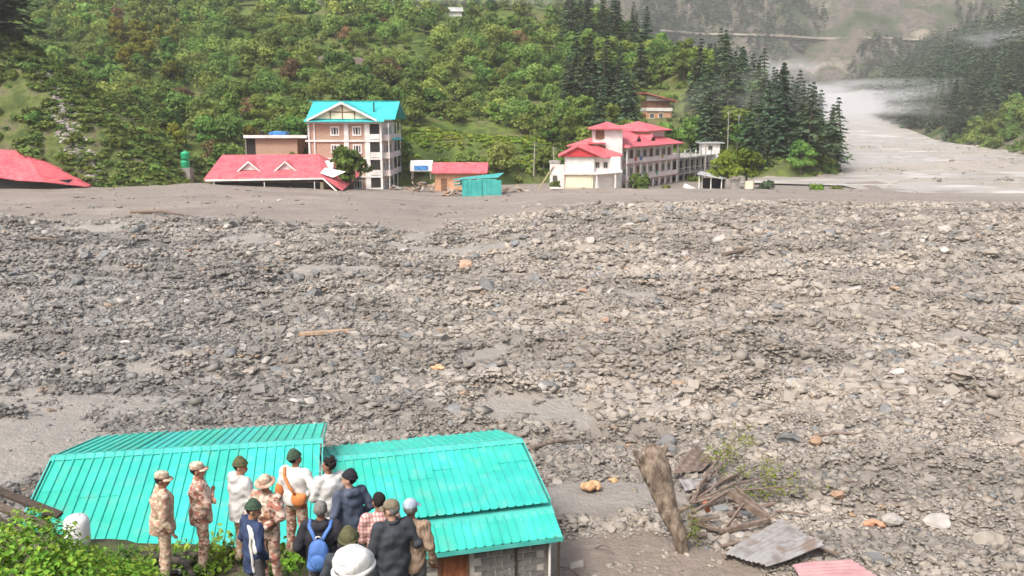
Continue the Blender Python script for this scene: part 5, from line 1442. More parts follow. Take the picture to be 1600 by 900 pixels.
def surface_net(name, f, lo, h, mtl):
    ins = f < 0
    c = [ins[i:f.shape[0] - 1 + i, j:f.shape[1] - 1 + j, k:f.shape[2] - 1 + k] for i in (0, 1) for j in (0, 1) for k in (0, 1)]
    s_ = sum(x.astype(np.int8) for x in c); cell = (s_ > 0) & (s_ < 8)
    idx = np.argwhere(cell); vid = np.full(cell.shape, -1, np.int32); vid[cell] = np.arange(len(idx))
    off = np.array([(i, j, k) for i in (0, 1) for j in (0, 1) for k in (0, 1)])
    vals = np.stack([f[idx[:, 0] + o[0], idx[:, 1] + o[1], idx[:, 2] + o[2]] for o in off], 1)
    acc = np.zeros((len(idx), 3)); cnt = np.zeros(len(idx))
    for a in range(8):
        for b in range(a + 1, 8):
            if np.abs(off[a] - off[b]).sum() != 1: continue
            m = (vals[:, a] < 0) != (vals[:, b] < 0); t = np.where(m, vals[:, a] / (vals[:, a] - vals[:, b] + 1e-12), 0)
            acc += np.where(m[:, None], off[a] + t[:, None] * (off[b] - off[a]), 0); cnt += m
    V = lo + h * (idx + acc / np.maximum(cnt, 1)[:, None])
    Fs = []
    for axn, (p, q) in enumerate(((1, 2), (2, 0), (0, 1))):
        A = [slice(None)] * 3; Bs = [slice(None)] * 3; A[axn] = slice(0, -1); Bs[axn] = slice(1, None)
        a, b = ins[tuple(A)], ins[tuple(Bs)]; e = np.argwhere(a != b)
        ok = (e[:, p] > 0) & (e[:, q] > 0) & (e[:, p] < f.shape[p] - 1) & (e[:, q] < f.shape[q] - 1); e = e[ok]
        fl = a[e[:, 0], e[:, 1], e[:, 2]]
        def g(dp, dq):
            w_ = e.copy(); w_[:, p] += dp; w_[:, q] += dq; return vid[w_[:, 0], w_[:, 1], w_[:, 2]]
        Q = np.stack([g(-1, -1), g(0, -1), g(0, 0), g(-1, 0)], 1)
        Q[~fl] = Q[~fl][:, ::-1]; Fs.append(Q)
    return np_mesh(name, V, np.concatenate(Fs), mtl, True)

SKIN = [mat('skin_tone_' + n, stops=[(.4, a), (.6, b)], scale=9, rough=.55) for n, a, b in (('warm', (.36, .19, .12), (.46, .25, .17)), ('deep', (.24, .12, .08), (.33, .17, .115)), ('light', (.46, .27, .19), (.56, .34, .25)))]
def camo(name, cols, sc_=9.0, st=(1, 1, 1.5)):
    n = len(cols); return mat(name, stops=[(i / n, c) for i, c in enumerate(cols)], scale=sc_, rough=.9, const=True, stretch=st, bump=.5, bscale=13, bdist=.02, voronoi=True)
K_pink = camo('desert_camouflage_cloth', [(.30, .13, .10), (.62, .44, .36), (.34, .27, .20), (.60, .47, .38), (.44, .19, .14), (.64, .52, .44)], 19)
K_tan = camo('tan_camouflage_cloth', [(.42, .24, .18), (.60, .46, .35), (.34, .28, .19), (.56, .44, .33), (.47, .29, .21), (.62, .52, .41)], 20)
def cloth(name, c, v=.25, s=12, r=.9): return mat(name, stops=[(.3, tuple(x * (1 - v) for x in c)), (.7, tuple(min(1, x * (1 + v)) for x in c))], scale=s, rough=r, bump=.7, bscale=13, bdist=.03, stretch=(1, 1, .55))
K_white = cloth('white_cotton', (.62, .615, .60), .08); K_hood = cloth('white_shell_fabric', (.56, .56, .55), .1); K_navy = cloth('navy_fleece', (.035, .055, .12)); K_slate = cloth('slate_blue_shell', (.075, .095, .14))
K_black = cloth('black_shell', (.028, .028, .035)); K_char = cloth('charcoal_jacket_cloth', (.045, .052, .062)); K_olive = cloth('olive_knit', (.10, .10, .05), .3, 30)
K_dgreen = cloth('dark_green_knit', (.05, .085, .055), .3, 30); K_bknit = cloth('black_knit', (.022, .022, .03), .3, 30); K_lblue = cloth('pale_blue_cap_cloth', (.42, .50, .60)); K_grey = cloth('grey_trouser_cloth', (.12, .12, .125))
K_hairb = cloth('black_hair', (.018, .015, .014), .3, 40); K_hairg = cloth('greying_hair', (.20, .19, .18), .4, 60); K_tancap = cloth('olive_tan_cap_cloth', (.20, .17, .12)); K_boot = cloth('black_boot_leather', (.03, .027, .025), .2, 10, .5)
K_orange = cloth('rust_orange_canvas', (.60, .21, .07), .15, 10); K_blue = cloth('blue_backpack_nylon', (.09, .20, .52), .2, 9, .6); K_brown = cloth('brown_knit', (.28, .19, .14), .25, 14)
def plaid(name):
    m = bpy.data.materials.new(name); m.use_nodes = True; t = m.node_tree; N = t.nodes; L = t.links; bs = N['Principled BSDF']; bs.inputs['Roughness'].default_value = .9
    tc = N.new('ShaderNodeTexCoord'); last = None
    cur = (.66, .50, .46, 1)
    for d_, c_, th in (('X', (.50, .18, .17, 1), .62), ('Z', (.40, .16, .16, 1), .72)):
        wv = N.new('ShaderNodeTexWave'); wv.bands_direction = d_; wv.inputs['Scale'].default_value = 7.5 if d_ == 'X' else 6; L.new(tc.outputs['Object'], wv.inputs['Vector'])
        gt = N.new('ShaderNodeMath'); gt.operation = 'GREATER_THAN'; gt.inputs[1].default_value = th; L.new(wv.outputs['Fac'], gt.inputs[0])
        mx = N.new('ShaderNodeMix'); mx.data_type = 'RGBA'; mu = N.new('ShaderNodeMath'); mu.operation = 'MULTIPLY'; mu.inputs[1].default_value = .75; L.new(gt.outputs[0], mu.inputs[0]); L.new(mu.outputs[0], mx.inputs[0])
        if last is None: mx.inputs[6].default_value = cur
        else: L.new(last, mx.inputs[6])
        mx.inputs[7].default_value = c_; last = mx.outputs[2]
    L.new(last, bs.inputs['Base Color']); return m
K_plaid = plaid('red_and_white_plaid'); K_stripe = mat('brown_striped_wool', stops=[(.35, (.18, .12, .085)), (.5, (.36, .27, .20)), (.65, (.24, .16, .11))], scale=14, stretch=(2, 2, .25), rough=.95, detail=2)
M_eye = mat('dark_eyes', (.02, .015, .012), rough=.2)

POSE = {   # (elbow, wrist) for the right side; x mirrored for the left
 'down': ((.255, -.03, 1.15), (.262, .06, .91)), 'folded': ((.235, .10, 1.15), (-.06, .160, 1.17)), 'behind': ((.26, -.12, 1.15), (.05, -.20, .99)),
 'front': ((.25, .02, 1.13), (.06, .21, 1.02)), 'pocket': ((.29, -.07, 1.16), (.215, .07, .97)), 'hip': ((.36, -.08, 1.18), (.20, .03, 1.05)), 'raise': ((.27, .13, 1.17), (.17, .33, 1.30))}
def person(u, vtop, Ht, rz, lab, skin=0, head=0, nod=0, pr='down', pl='down', top=None, top_name='jacket', hem=.80, legs=None, hat=None, hatm=None, hair=K_hairb, hood=False,
           lean=0.0, bulk=1.0, stripe=None, dx=0, seed=0, feet=K_boot, collar=None):
    Y = 3.0
    while True:      # walk down the bank until the head top meets the sight line
        p = at(u, vtop, Y=Y); g = float(bankz(np.array([p.x]), np.array([Y]))[0])
        if p.z <= g + Ht + .03: break
        if Y > 6 and Y > float(bank_y(at(u, vtop, Y=Y + .35).x)) - .3: Ht = p.z - g - .03; break
        Y += .02
    S = Ht / 1.72
    B = empty('person', (p.x + dx, Y, g + .01), R(rz), label=lab, cat='person'); B.scale = (S, S, S)
    SK = SKIN[skin]
    hp = np.array([0, -.012 + lean * .9, 1.615]); nb = np.array([0, -.005 + lean * .62, 1.44]); ch = np.array([0, lean * .4, 1.26])
    Hm = np.array((Matrix.Rotation(R(head), 3, 'Z') @ Matrix.Rotation(R(-nod), 3, 'X')))
    def hd(x, y, z): return nb + np.array([0, .005, .05]) + Hm @ (np.array([x, y, z]) - np.array([0, 0, 1.49]))
    arms = []
    for sg, ps in ((1, pr), (-1, pl)):
        e, w_ = POSE[ps]; sh = np.array([sg * .178, -.005 + lean * .55, 1.405]); e = np.array([e[0] * sg, e[1] + lean * .5, e[2]]); w_ = np.array([w_[0] * sg, w_[1] + lean * .5, w_[2] + (.03 if sg > 0 and ps == 'folded' else 0)])
        arms.append((sg, sh, e, w_))
    legs_ = [(sg, np.array([sg * .092, 0, .93]), np.array([sg * .105, .02, .50]), np.array([sg * .115, -.03, .085]), np.array([sg * .135, .13, .04])) for sg in (1, -1)]
    b = SDF(.022)
    b.ell((0, -.005, .96), (.145, .095, .12)).ell((0, .0 + lean * .2, 1.10), (.13, .088, .14)).ell(ch, (.155, .10, .17)).cap((-.13, lean * .55, 1.395), (.13, lean * .55, 1.395), .055)
    b.cap(nb - (0, 0, .03), nb + np.array([0, .01, .08]), .054, .05)
    b.ell(hd(0, -.008, 1.628), (.076, .094, .098), Hm).ell(hd(0, .035, 1.562), (.052, .060, .070), Hm)
    b.cap(hd(0, .088, 1.608), hd(0, .108, 1.578), .009, .014).cap(hd(-.03, .078, 1.630), hd(.03, .078, 1.630), .012).cap(hd(-.018, .085, 1.545), hd(.018, .085, 1.545), .010)
    for sg in (1, -1): b.ell(hd(sg * .079, -.005, 1.595), (.010, .020, .031), Hm)
    for sg, sh, e, w_ in arms:
        b.cap(sh, e, .045, .037).cap(e, w_, .036, .026)
        d = (w_ - e) / np.linalg.norm(w_ - e); si = np.cross(d, [0, 1, 0]) if abs(d[1]) < .8 else np.cross(d, [0, 0, 1]); si /= np.linalg.norm(si); nn_ = np.cross(d, si)
        if nn_[1] < 0: nn_ = -nn_
        b.cap(w_ + d * .02 - si * .016, w_ + d * .075 - si * .018, .022, .019).cap(w_ + d * .02 + si * .016, w_ + d * .075 + si * .018, .022, .019)
        for q, (o_, ln) in enumerate(((-.034, .062), (-.012, .074), (.011, .070), (.033, .056))):
            k0 = w_ + d * .092 + si * o_; k1 = k0 + d * ln * .5 + nn_ * .010; k2 = k1 + d * ln * .38 + nn_ * .022; b.cap(k0, k1, .0115).cap(k1, k2, .0110, .010)
        t0 = w_ + d * .03 - si * .03 * sg; t1 = t0 + d * .035 - si * .035 * sg + nn_ * .012; t2 = t1 + d * .032 - si * .006 * sg + nn_ * .006; b.cap(t0, t1, .0135).cap(t1, t2, .012, .010)
    for sg, h0, kn, an, to in legs_: b.cap(h0, kn, .078, .052).cap(kn, an, .050, .034).cap(an, to, .032, .026)
    inst('body', b.mesh('body', SK, .0145), B)
    ey = MB()
    for sg in (1, -1):
        c = hd(sg * .031, .081, 1.606); ey.lathe([(.001, -.009), (.008, -.005), (.010, 0), (.008, .005), (.001, .009)], 8, c)
    ey.build('eyes', M_eye, B, True)
    # trousers
    t = SDF(.03); g_ = .016 * bulk
    t.ell((0, -.01, .95), (.16, .115, .13))
    for sg, h0, kn, an, to in legs_: t.cap(h0, kn, .096, .072).cap(kn, an + np.array([0, 0, .03]), .070, .060)
    inst('trousers', t.mesh('trousers', legs or K_grey, .018, cut=lambda X, Y, Z: np.maximum(.075 - Z, Z - 1.03), fold=.005, seed=seed), B)
    f = SDF(.02)
    for sg, h0, kn, an, to in legs_: f.cap(an + np.array([0, 0, .12]), an, .052, .050).cap(an + np.array([0, -.02, -.035]), to + np.array([0, .02, 0]), .048, .042)
    inst('boots', f.mesh('boots', feet, .016, cut=lambda X, Y, Z: .003 - Z), B)
    # upper garment
    j = SDF(.035)
    j.ell((0, -.005 + lean * .1, .98), (.172 * bulk, .128 * bulk, .19)).ell((0, lean * .25, 1.12), (.168 * bulk, .12 * bulk, .18)).ell(ch + (0, 0, .01), (.18 * bulk, .128 * bulk, .18)).cap((-.145, lean * .55, 1.385), (.145, lean * .55, 1.385), .068 * (.5 + .5 * bulk))
    j.cap(nb - (0, 0, .05), nb + (0, 0, .02), .075, .068)
    j.cap((0, 0, hem), (0, 0, hem + .1), .14 * bulk, .14 * bulk)
    for sg, sh, e, w_ in arms: j.cap(sh, e, .072 * (.5 + .5 * bulk), .058).cap(e, w_ + (w_ - e) * -.02, .057, .046)
    if hood: j.ell(nb + (0, -.085, -.01), (.115, .065, .085))
    nzc = nb[2] + .045
    def cutf(X, Y, Z):
        d0 = np.maximum(hem - Z + .0 * X, -1)
        # only the torso column is cut at the hem, sleeves may hang below it
        core = np.where((np.abs(X) < .205) | (Z < .7), d0, -1)
        return np.maximum(core, Z - nzc)
    jm = j.mesh(top_name, top, .0155, cut=cutf, fold=.0085, seed=seed + 3)
    inst(top_name, jm, B)
    if collar is not None:
        c_ = SDF(.01); 
        for a_ in range(10):
            an_ = a_ * 6.283 / 10; a2 = (a_ + 1) * 6.283 / 10; c_.cap(nb + (.068 * math.sin(an_), .07 * math.cos(an_), .03), nb + (.068 * math.sin(a2), .07 * math.cos(a2), .03), .02)
        inst('collar', c_.mesh('collar', collar, .011), B)
    if stripe is not None:
        smt, (nx_, ny_, d0, hw2), side_ = stripe
        inst('stripe', j.mesh('stripe', smt, .012, fold=.0055, seed=seed + 3, grow=.013, cut=lambda X, Y, Z: np.maximum(np.maximum(np.abs(nx_ * X + ny_ * Y - d0 - .02 * np.sin(Z * 4)) - hw2, hem + .02 - Z), np.maximum(Z - 1.43, -side_ * X + .02))), B)
    # headgear and hair
    hk = SDF(.012)
    if hair is not None:
        hk.ell(hd(0, -.016, 1.636), (.083, .098, .100), Hm)
        def hcut(X, Y, Z):
            P_ = np.stack([X, Y, Z], -1) - (nb + np.array([0, .005, .05])); P_ = P_ @ Hm + np.array([0, 0, 1.49])
            y_, z_ = P_[..., 1], P_[..., 2]
            return np.maximum(1.572 + np.clip((y_ + .02) * 1.6, -.03, .13) - z_, -9)
        inst('hair', hk.mesh('hair', hair, .011, cut=hcut, fold=.004 if hat != 'messy' else .012, seed=seed), B)
    def lc(X, Y, Z):
        P_ = np.stack([X, Y, Z], -1) - (nb + np.array([0, .005, .05])); return P_ @ Hm + np.array([0, 0, 1.49])
    if hat == 'beanie':
        q = SDF(.02); q.ell(hd(0, -.014, 1.655), (.092, .107, .100), Hm).ell(hd(0, -.03, 1.725), (.055, .06, .05), Hm)
        inst('beanie', q.mesh('beanie', hatm, .012, cut=lambda X, Y, Z: (lambda P_: 1.632 + P_[..., 1] * .22 - P_[..., 2])(lc(X, Y, Z)), fold=.002), B)
        q = SDF(.01)
        for a_ in range(14):
            t0_, t1_ = a_ * 6.283 / 14, (a_ + 1) * 6.283 / 14
            q.cap(hd(.087 * math.sin(t0_), -.014 + .102 * math.cos(t0_), 1.648 + .022 * math.cos(t0_)), hd(.087 * math.sin(t1_), -.014 + .102 * math.cos(t1_), 1.648 + .022 * math.cos(t1_)), .016)
        inst('turned_up_brim', q.mesh('turned_up_brim', hatm, .011), B)
    elif hat in ('cap', 'brimmed', 'fieldcap'):
        q = SDF(.012); q.ell(hd(0, -.012, 1.66), (.088, .104, .085), Hm)
        if hat == 'fieldcap': q.ell(hd(0, -.012, 1.70), (.088, .10, .045), Hm)
        inst('cap_crown', q.mesh('cap_crown', hatm, .011, cut=lambda X, Y, Z: (lambda P_: 1.645 - P_[..., 2])(lc(X, Y, Z))), B)
        m_ = MB(); vs = []; n_ = 20
        rngs = [(a_ * math.pi * 2 / n_) for a_ in range(n_)] if hat == 'brimmed' else [(-1.15 + 2.3 * a_ / 12) for a_ in range(13)]
        for a_ in rngs:
            r0_ = 1.0; ext = .062 if hat == 'brimmed' else .068 * math.cos(a_ * .9) ** .6
            for rr_i, dz_ in ((0, .0), (ext, -.018)):
                for tk in (0, .006): vs.append(tuple(hd((.087 + rr_i) * math.sin(a_), -.012 + (.102 + rr_i) * math.cos(a_), 1.650 + dz_ - tk)))
        nA = len(rngs); fs = []
        for i in range(nA if hat == 'brimmed' else nA - 1):
            a_, b_ = i * 4, ((i + 1) % nA) * 4
            fs += [(a_, a_ + 2, b_ + 2, b_), (a_ + 1, b_ + 1, b_ + 3, a_ + 3), (a_ + 2, a_ + 3, b_ + 3, b_ + 2), (a_, b_, b_ + 1, a_ + 1)]
        m_.add(vs, fs); m_.build('cap_brim' if hat == 'brimmed' else 'cap_peak', hatm, B, True)
    elif hat == 'turban':
        q = SDF(.02); q.ell(hd(0, -.02, 1.672), (.130, .145, .098), Hm).ell(hd(.03, -.06, 1.71), (.08, .08, .07), Hm)
        inst('turban', q.mesh('turban', hatm, .012, cut=lambda X, Y, Z: (lambda P_: 1.615 + P_[..., 1] * .25 - P_[..., 2])(lc(X, Y, Z)), fold=.006), B)
        for q_ in range(3):
            m_ = MB(); pts = []
            for a_ in range(25):
                t_ = a_ * 6.283 / 24; pts.append(tuple(hd((.128 - .010 * q_) * math.sin(t_), -.02 + (.143 - .010 * q_) * math.cos(t_), 1.632 + q_ * .030 + .022 * math.sin(t_ + q_ * 2.2))))
            m_.tube(pts, [.017 - .002 * q_] * 25, 8); m_.build('turban_wrap', hatm, B, True)
    elif hat == 'messy':
        q = SDF(.014); r_ = random.Random(4)
        for _ in range(16):
            t_ = r_.uniform(0, 6.28); el = r_.uniform(.2, 1.4); dv = np.array([math.cos(t_) * math.cos(el), math.sin(t_) * math.cos(el), math.sin(el)])
            c = np.array([0, -.016, 1.64]) + dv * .09; e_ = c + dv * r_.uniform(.015, .045); q.cap(hd(*c), hd(*e_), .022, .010)
        inst('tufted_hair', q.mesh('tufted_hair', hair, .011), B)
    return B, nb, Y
ppl = {}
ppl[1] = person(247, 737, 1.70, -62, 'soldier in tan camouflage and field cap, leftmost, half hidden by the leafy bush', 1, head=-22, nod=8, pr='down', pl='down', top=K_tan, top_name='camouflage_shirt', legs=K_tan, hat='fieldcap', hatm=K_tan, bulk=1.32, lean=.05, seed=1)
ppl[2] = person(308, 722, 1.76, -70, 'tall soldier in pinkish desert camouflage with folded arms, second from left', 0, head=-12, pr='folded', pl='folded', top=K_pink, top_name='camouflage_shirt', legs=K_pink, hat='fieldcap', hatm=K_tan, bulk=1.2, seed=2)
ppl[3] = person(373, 716, 1.76, -42, 'man in white hooded jacket and olive beanie over camouflage trousers, seen from behind', 0, head=-48, nod=10, pr='front', pl='front', top=K_hood, top_name='jacket', hem=.78, legs=K_tan, hat='beanie', hatm=K_olive, hood=True, bulk=1.3, seed=3)
ppl[4] = person(414, 741, 1.72, 160, 'soldier in camouflage and brimmed field hat whose face shows, beside the orange bag', 0, head=15, nod=12, pr='folded', pl='front', top=K_pink, top_name='camouflage_shirt', legs=K_pink, hat='brimmed', hatm=K_tan, bulk=1.05, seed=4)
ppl[5] = person(458, 705, 1.80, -18, 'man in white jacket and dark green beanie carrying a rust orange bag at his waist', 1, head=-30, pr='hip', pl='down', top=K_white, top_name='jacket', hem=.92, legs=K_pink, hat='beanie', hatm=K_dgreen, bulk=1.14, lean=.06, seed=5)
ppl[6] = person(392, 782, 1.62, -48, 'young man in navy jacket with a white side stripe and dark green beanie, in front', 0, head=-38, nod=14, pr='pocket', pl='down', top=K_navy, top_name='jacket', hem=.74, legs=K_grey, hat='beanie', hatm=K_dgreen, bulk=1.08, stripe=(K_white, (.15, 1.0, -.06, .016), 1), seed=6)
ppl[7] = person(513, 715, 1.76, 35, 'man in white long shirt with tufted black hair, facing the debris', 1, head=42, pr='front', pl='front', top=K_white, top_name='long_shirt', hem=.62, legs=K_white, hat='messy', hatm=None, bulk=1.24, seed=7)
ppl[8] = person(545, 735, 1.74, 38, 'man in slate blue hooded jacket and black beanie looking left', 2, head=45, pr='pocket', pl='pocket', top=K_slate, top_name='jacket', hem=.80, legs=K_grey, hat='beanie', hatm=K_bknit, hood=True, bulk=1.14, seed=8)
ppl[9] = person(500, 781, 1.72, 2, 'grey-haired man in black jacket wearing the blue backpack', 1, head=5, pr='pocket', pl='pocket', top=K_black, top_name='jacket', hem=.78, legs=K_grey, hair=K_hairg, hood=True, bulk=1.2, seed=9)
ppl[10] = person(545, 825, 1.66, -4, 'person of whom little but an olive knitted cap shows, behind the white turban', 0, head=0, top=K_char, top_name='jacket', legs=K_grey, hat='beanie', hatm=K_olive, bulk=1.0, seed=10)
ppl[11] = person(552, 860, 1.745, 4, 'person in a big white turban, nearest of the group, cut by the frame', 1, head=0, top=K_white, top_name='shawl', legs=K_grey, hat='turban', hatm=K_white, bulk=1.15, seed=11)
ppl[12] = person(592, 769, 1.73, 22, 'dark-haired man in a red and white plaid shirt', 1, head=12, nod=8, pr='down', pl='front', top=K_plaid, top_name='shirt', legs=K_grey, bulk=1.1, seed=12)
ppl[13] = person(612, 781, 1.76, 24, 'broad man in charcoal jacket and olive cap turned to the left, rightmost in front', 2, head=42, nod=6, pr='pocket', pl='down', top=K_char, top_name='jacket', hem=.74, legs=K_grey, hat='cap', hatm=K_tancap, hair=K_hairg, bulk=1.28, seed=13, collar=K_char)
ppl[14] = person(641, 779, 1.74, -12, 'man in pale blue cap and brown striped jumper, behind the broad charcoal jacket', 1, head=0, top=K_stripe, top_name='jumper', legs=K_grey, hat='cap', hatm=K_lblue, hair=K_hairg, bulk=1.12, seed=14)
for k, v_ in ppl.items(): print('person', k, [round(c, 2) for c in v_[0].location])
# backpack worn by the grey-haired man
B9 = ppl[9][0]
bp = empty('backpack', B9.matrix_world.translation if False else B9.location, B9.rotation_euler.z, label='bright blue backpack with two shoulder straps on the black jacket', cat='backpack'); bp.scale = B9.scale
q = SDF(.03); q.ell((0, -.235, 1.16), (.125, .075, .17)).ell((0, -.225, 1.05), (.14, .085, .13)).cap((-.08, -.235, .98), (.08, -.235, .98), .07); inst('pack_body', q.mesh('pack_body', K_blue, .012, fold=.002), bp)
q = SDF(.02); q.ell((0, -.305, 1.06), (.095, .04, .10)); inst('front_pocket', q.mesh('front_pocket', K_blue, .011), bp)
for sg in (1, -1):
    m_ = MB(); m_.tube([(sg * .045, -.19, 1.30), (sg * .08, -.145, 1.36), (sg * .125, -.10, 1.425), (sg * .135, -.02, 1.468), (sg * .135, .07, 1.43), (sg * .14, .135, 1.32), (sg * .145, .13, 1.15), (sg * .17, .02, 1.0), (sg * .12, -.15, .98)], [.026] * 9, 6); m_.build('shoulder_strap', K_blue, bp, True)
m_ = MB(); m_.tube([(-.04, -.21, 1.31), (-.02, -.23, 1.36), (.02, -.23, 1.36), (.04, -.21, 1.31)], .01, 6); m_.build('grab_handle', K_white, bp, True)
# rust orange bag of the man in white
B5 = ppl[5][0]
bg_ = empty('shoulder_bag', B5.location, B5.rotation_euler.z, label='rust orange canvas bag slung at the waist of the man in white', cat='bag'); bg_.scale = B5.scale
q = SDF(.02); q.ell((.13, -.13, 1.03), (.12, .075, .105)).cap((.07, -.13, 1.08), (.2, -.11, 1.08), .05); inst('bag_body', q.mesh('bag_body', K_orange, .012, fold=.003), bg_)
m_ = MB(); m_.tube([(.10, -.16, 1.12), (.0, -.165, 1.25), (-.10, -.12, 1.38), (-.15, -.02, 1.46), (-.14, .10, 1.40), (-.05, .19, 1.25), (.10, .16, 1.10)], [.022] * 7, 6); m_.build('bag_strap', K_orange, bg_, True)
q = SDF(.02); q.ell((-.25, -.02, 1.10), (.07, .09, .13)); inst('side_pouch', q.mesh('side_pouch', K_orange, .012, fold=.003), bg_)
# ================================================================== NEAR BANK PLANTS
def leaf_mesh(l=.07, w_=.045, mtl=None, name='leaf'):
    vs = [(0, 0, 0), (-w_ / 2, l * .45, .008), (0, l * .5, -.004), (w_ / 2, l * .45, .008), (0, l, -.012), (-w_ * .32, l * .18, .003), (w_ * .32, l * .18, .003)]
    me = bpy.data.meshes.new(name); me.from_pydata(vs, [], [(0, 2, 1, 5), (0, 6, 3, 2), (1, 2, 4), (2, 3, 4)]); me.materials.append(mtl); me.update(); return me
r_ = np.random.default_rng(77)
bx, by = -4.65, 8.75
bz = float(bankz(np.array([bx]), np.array([by]))[0]) - .28
Bsh = empty('leafy_bush', (bx, by, bz), 0, label='bright green leafy bush in the lower left corner before the onlookers', cat='bush')
blobs = [(-1.35, .2, 1.25, .62), (-.75, .35, 1.35, .62), (-.2, .1, 1.05, .60), (.35, .3, .85, .52), (.8, .35, .62, .42), (1.15, .5, .35, .35), (-1.0, -.5, .8, .7), (-.2, -.6, .55, .65), (.5, -.4, .4, .5), (-1.9, .0, 1.1, .6), (-1.9, -.8, .5, .7), (-.5, .9, .8, .55), (.15, .85, .6, .5)]
Pl = []; Nl = []
for (x, y, z, R_) in blobs:
    n = int(2900 * R_); d = r_.normal(size=(n, 3)); d /= np.linalg.norm(d, axis=1)[:, None]; d = d[d[:, 2] > -.55]
    rad = R_ * (.80 + .28 * fbm(d[:, 0] * 3 + x * 7, d[:, 1] * 3 + d[:, 2] * 3, 3, 5)) * r_.uniform(.72, 1.08, len(d))
    Pl.append(np.array([x, y, z]) + d * rad[:, None] * np.array([1, 1, .82])); Nl.append(d)
Pl = np.concatenate(Pl); Nl = np.concatenate(Nl); ok = Pl[:, 2] > -.1; Pl = Pl[ok]; Nl = Nl[ok]
lm = [leaf_mesh(l, w_, L_near) for l, w_ in ((.062, .045), (.05, .036), (.072, .048))]
front = np.argsort(-(Pl[:, 2] * 1.0 + Nl[:, 2] * .5 - Nl[:, 1] * .5 + r_.uniform(0, .5, len(Pl))))
LV = np.array([v.co[:] for v in lm[0].vertices]); 
def leaf_rot(nv, rr_):
    a = rr_.uniform(0, 6.28); t = Vector((math.cos(a), math.sin(a), -.25)); N_ = (Vector(nv) + Vector((0, 0, .8)) + Vector(rr_.normal(0, .35, 3))).normalized()
    X_ = t.cross(N_).normalized(); Y_ = N_.cross(X_); return Matrix((X_, Y_, N_)).transposed()
for i in front[:300]:
    o = inst('leaf', lm[int(r_.integers(3))], Bsh, Pl[i]); o.rotation_euler = leaf_rot(Nl[i], r_).to_euler(); s = r_.uniform(.8, 1.4); o.scale = (s, s, s)
Vs = []; Fq = []; vary = []; b0 = 0
for i in front[300:]:
    Mx = np.array(leaf_rot(Nl[i], r_)); s = r_.uniform(.7, 1.35); W = (LV * s) @ Mx.T + Pl[i]; Vs.append(W)
    Fq += [(b0, b0 + 2, b0 + 1, b0 + 5), (b0, b0 + 6, b0 + 3, b0 + 2), (b0 + 1, b0 + 2, b0 + 4, b0 + 4), (b0 + 2, b0 + 3, b0 + 4, b0 + 4)]; b0 += 7; vary.append(np.full(7, r_.uniform()))
Fq = [tuple(dict.fromkeys(f)) for f in Fq]
me = bpy.data.meshes.new('leaves'); me.from_pydata(np.concatenate(Vs).tolist(), [], Fq); me.materials.append(L_near)
me.attributes.new('vary', 'FLOAT', 'POINT').data.foreach_set('value', np.concatenate(vary).astype(np.float32))
inst('leaves', me, Bsh, kind='stuff')
st_ = MB()
for (x, y, z, R_) in blobs:
    st_.tube([(x * .3, y * .3, -.3), (x * .7, y * .7, z * .5), (x, y, z)], [.03, .02, .008], 5)
st_.build('stems', M_bark, Bsh)
fm = mat('orange_flower_petal', (.85, .25, .12), rough=.6)
for (dx, dy, dz) in ((-.35, -.72, .98), (-.22, -.8, .9), (.1, -.5, 1.0)):
    f = MB()
    for k in range(6):
        a = k * 1.047; f.add([(0, 0, 0), (.03 * math.cos(a - .4), .03 * math.sin(a - .4), .012), (.05 * math.cos(a), .05 * math.sin(a), .006), (.03 * math.cos(a + .4), .03 * math.sin(a + .4), .012)], [(0, 1, 2, 3)])
    f.build('flower', fm, Bsh, loc=(dx, dy, dz))
# low plants on the bank edge
def small_plant(x, y, s, mtl, lab, grp, n=60, seed=0, name='weed'):
    rr_ = np.random.default_rng(seed); z = float(bankz(np.array([x]), np.array([y]))[0])
    P_ = rr_.normal(0, .33, (n, 3)) * np.array([1, 1, .5]) + np.array([0, 0, .35]); P_ *= s
    Nn = rr_.normal(size=(n, 3)) + np.array([0, 0, 1.2]); Nn /= np.linalg.norm(Nn, axis=1)[:, None]
    V, F = cards(P_, Nn, .055 * rr_.uniform(.6, 1.3, n), rr_, .5)
    B_ = empty(name, (x, y, z), 0, label=lab, cat='plant', group=grp)
    inst('leaves', np_mesh('leaves', V, F, mtl), B_)
    m_ = MB()
    for k in range(6): q_ = P_[k * 3 % n]; m_.tube([(0, 0, -.05), tuple(q_ * .5 + (0, 0, .05)), tuple(q_)], [.008, .006, .003], 4)
    m_.build('stem', M_bark, B_)
k = 0; r5 = random.Random(9)
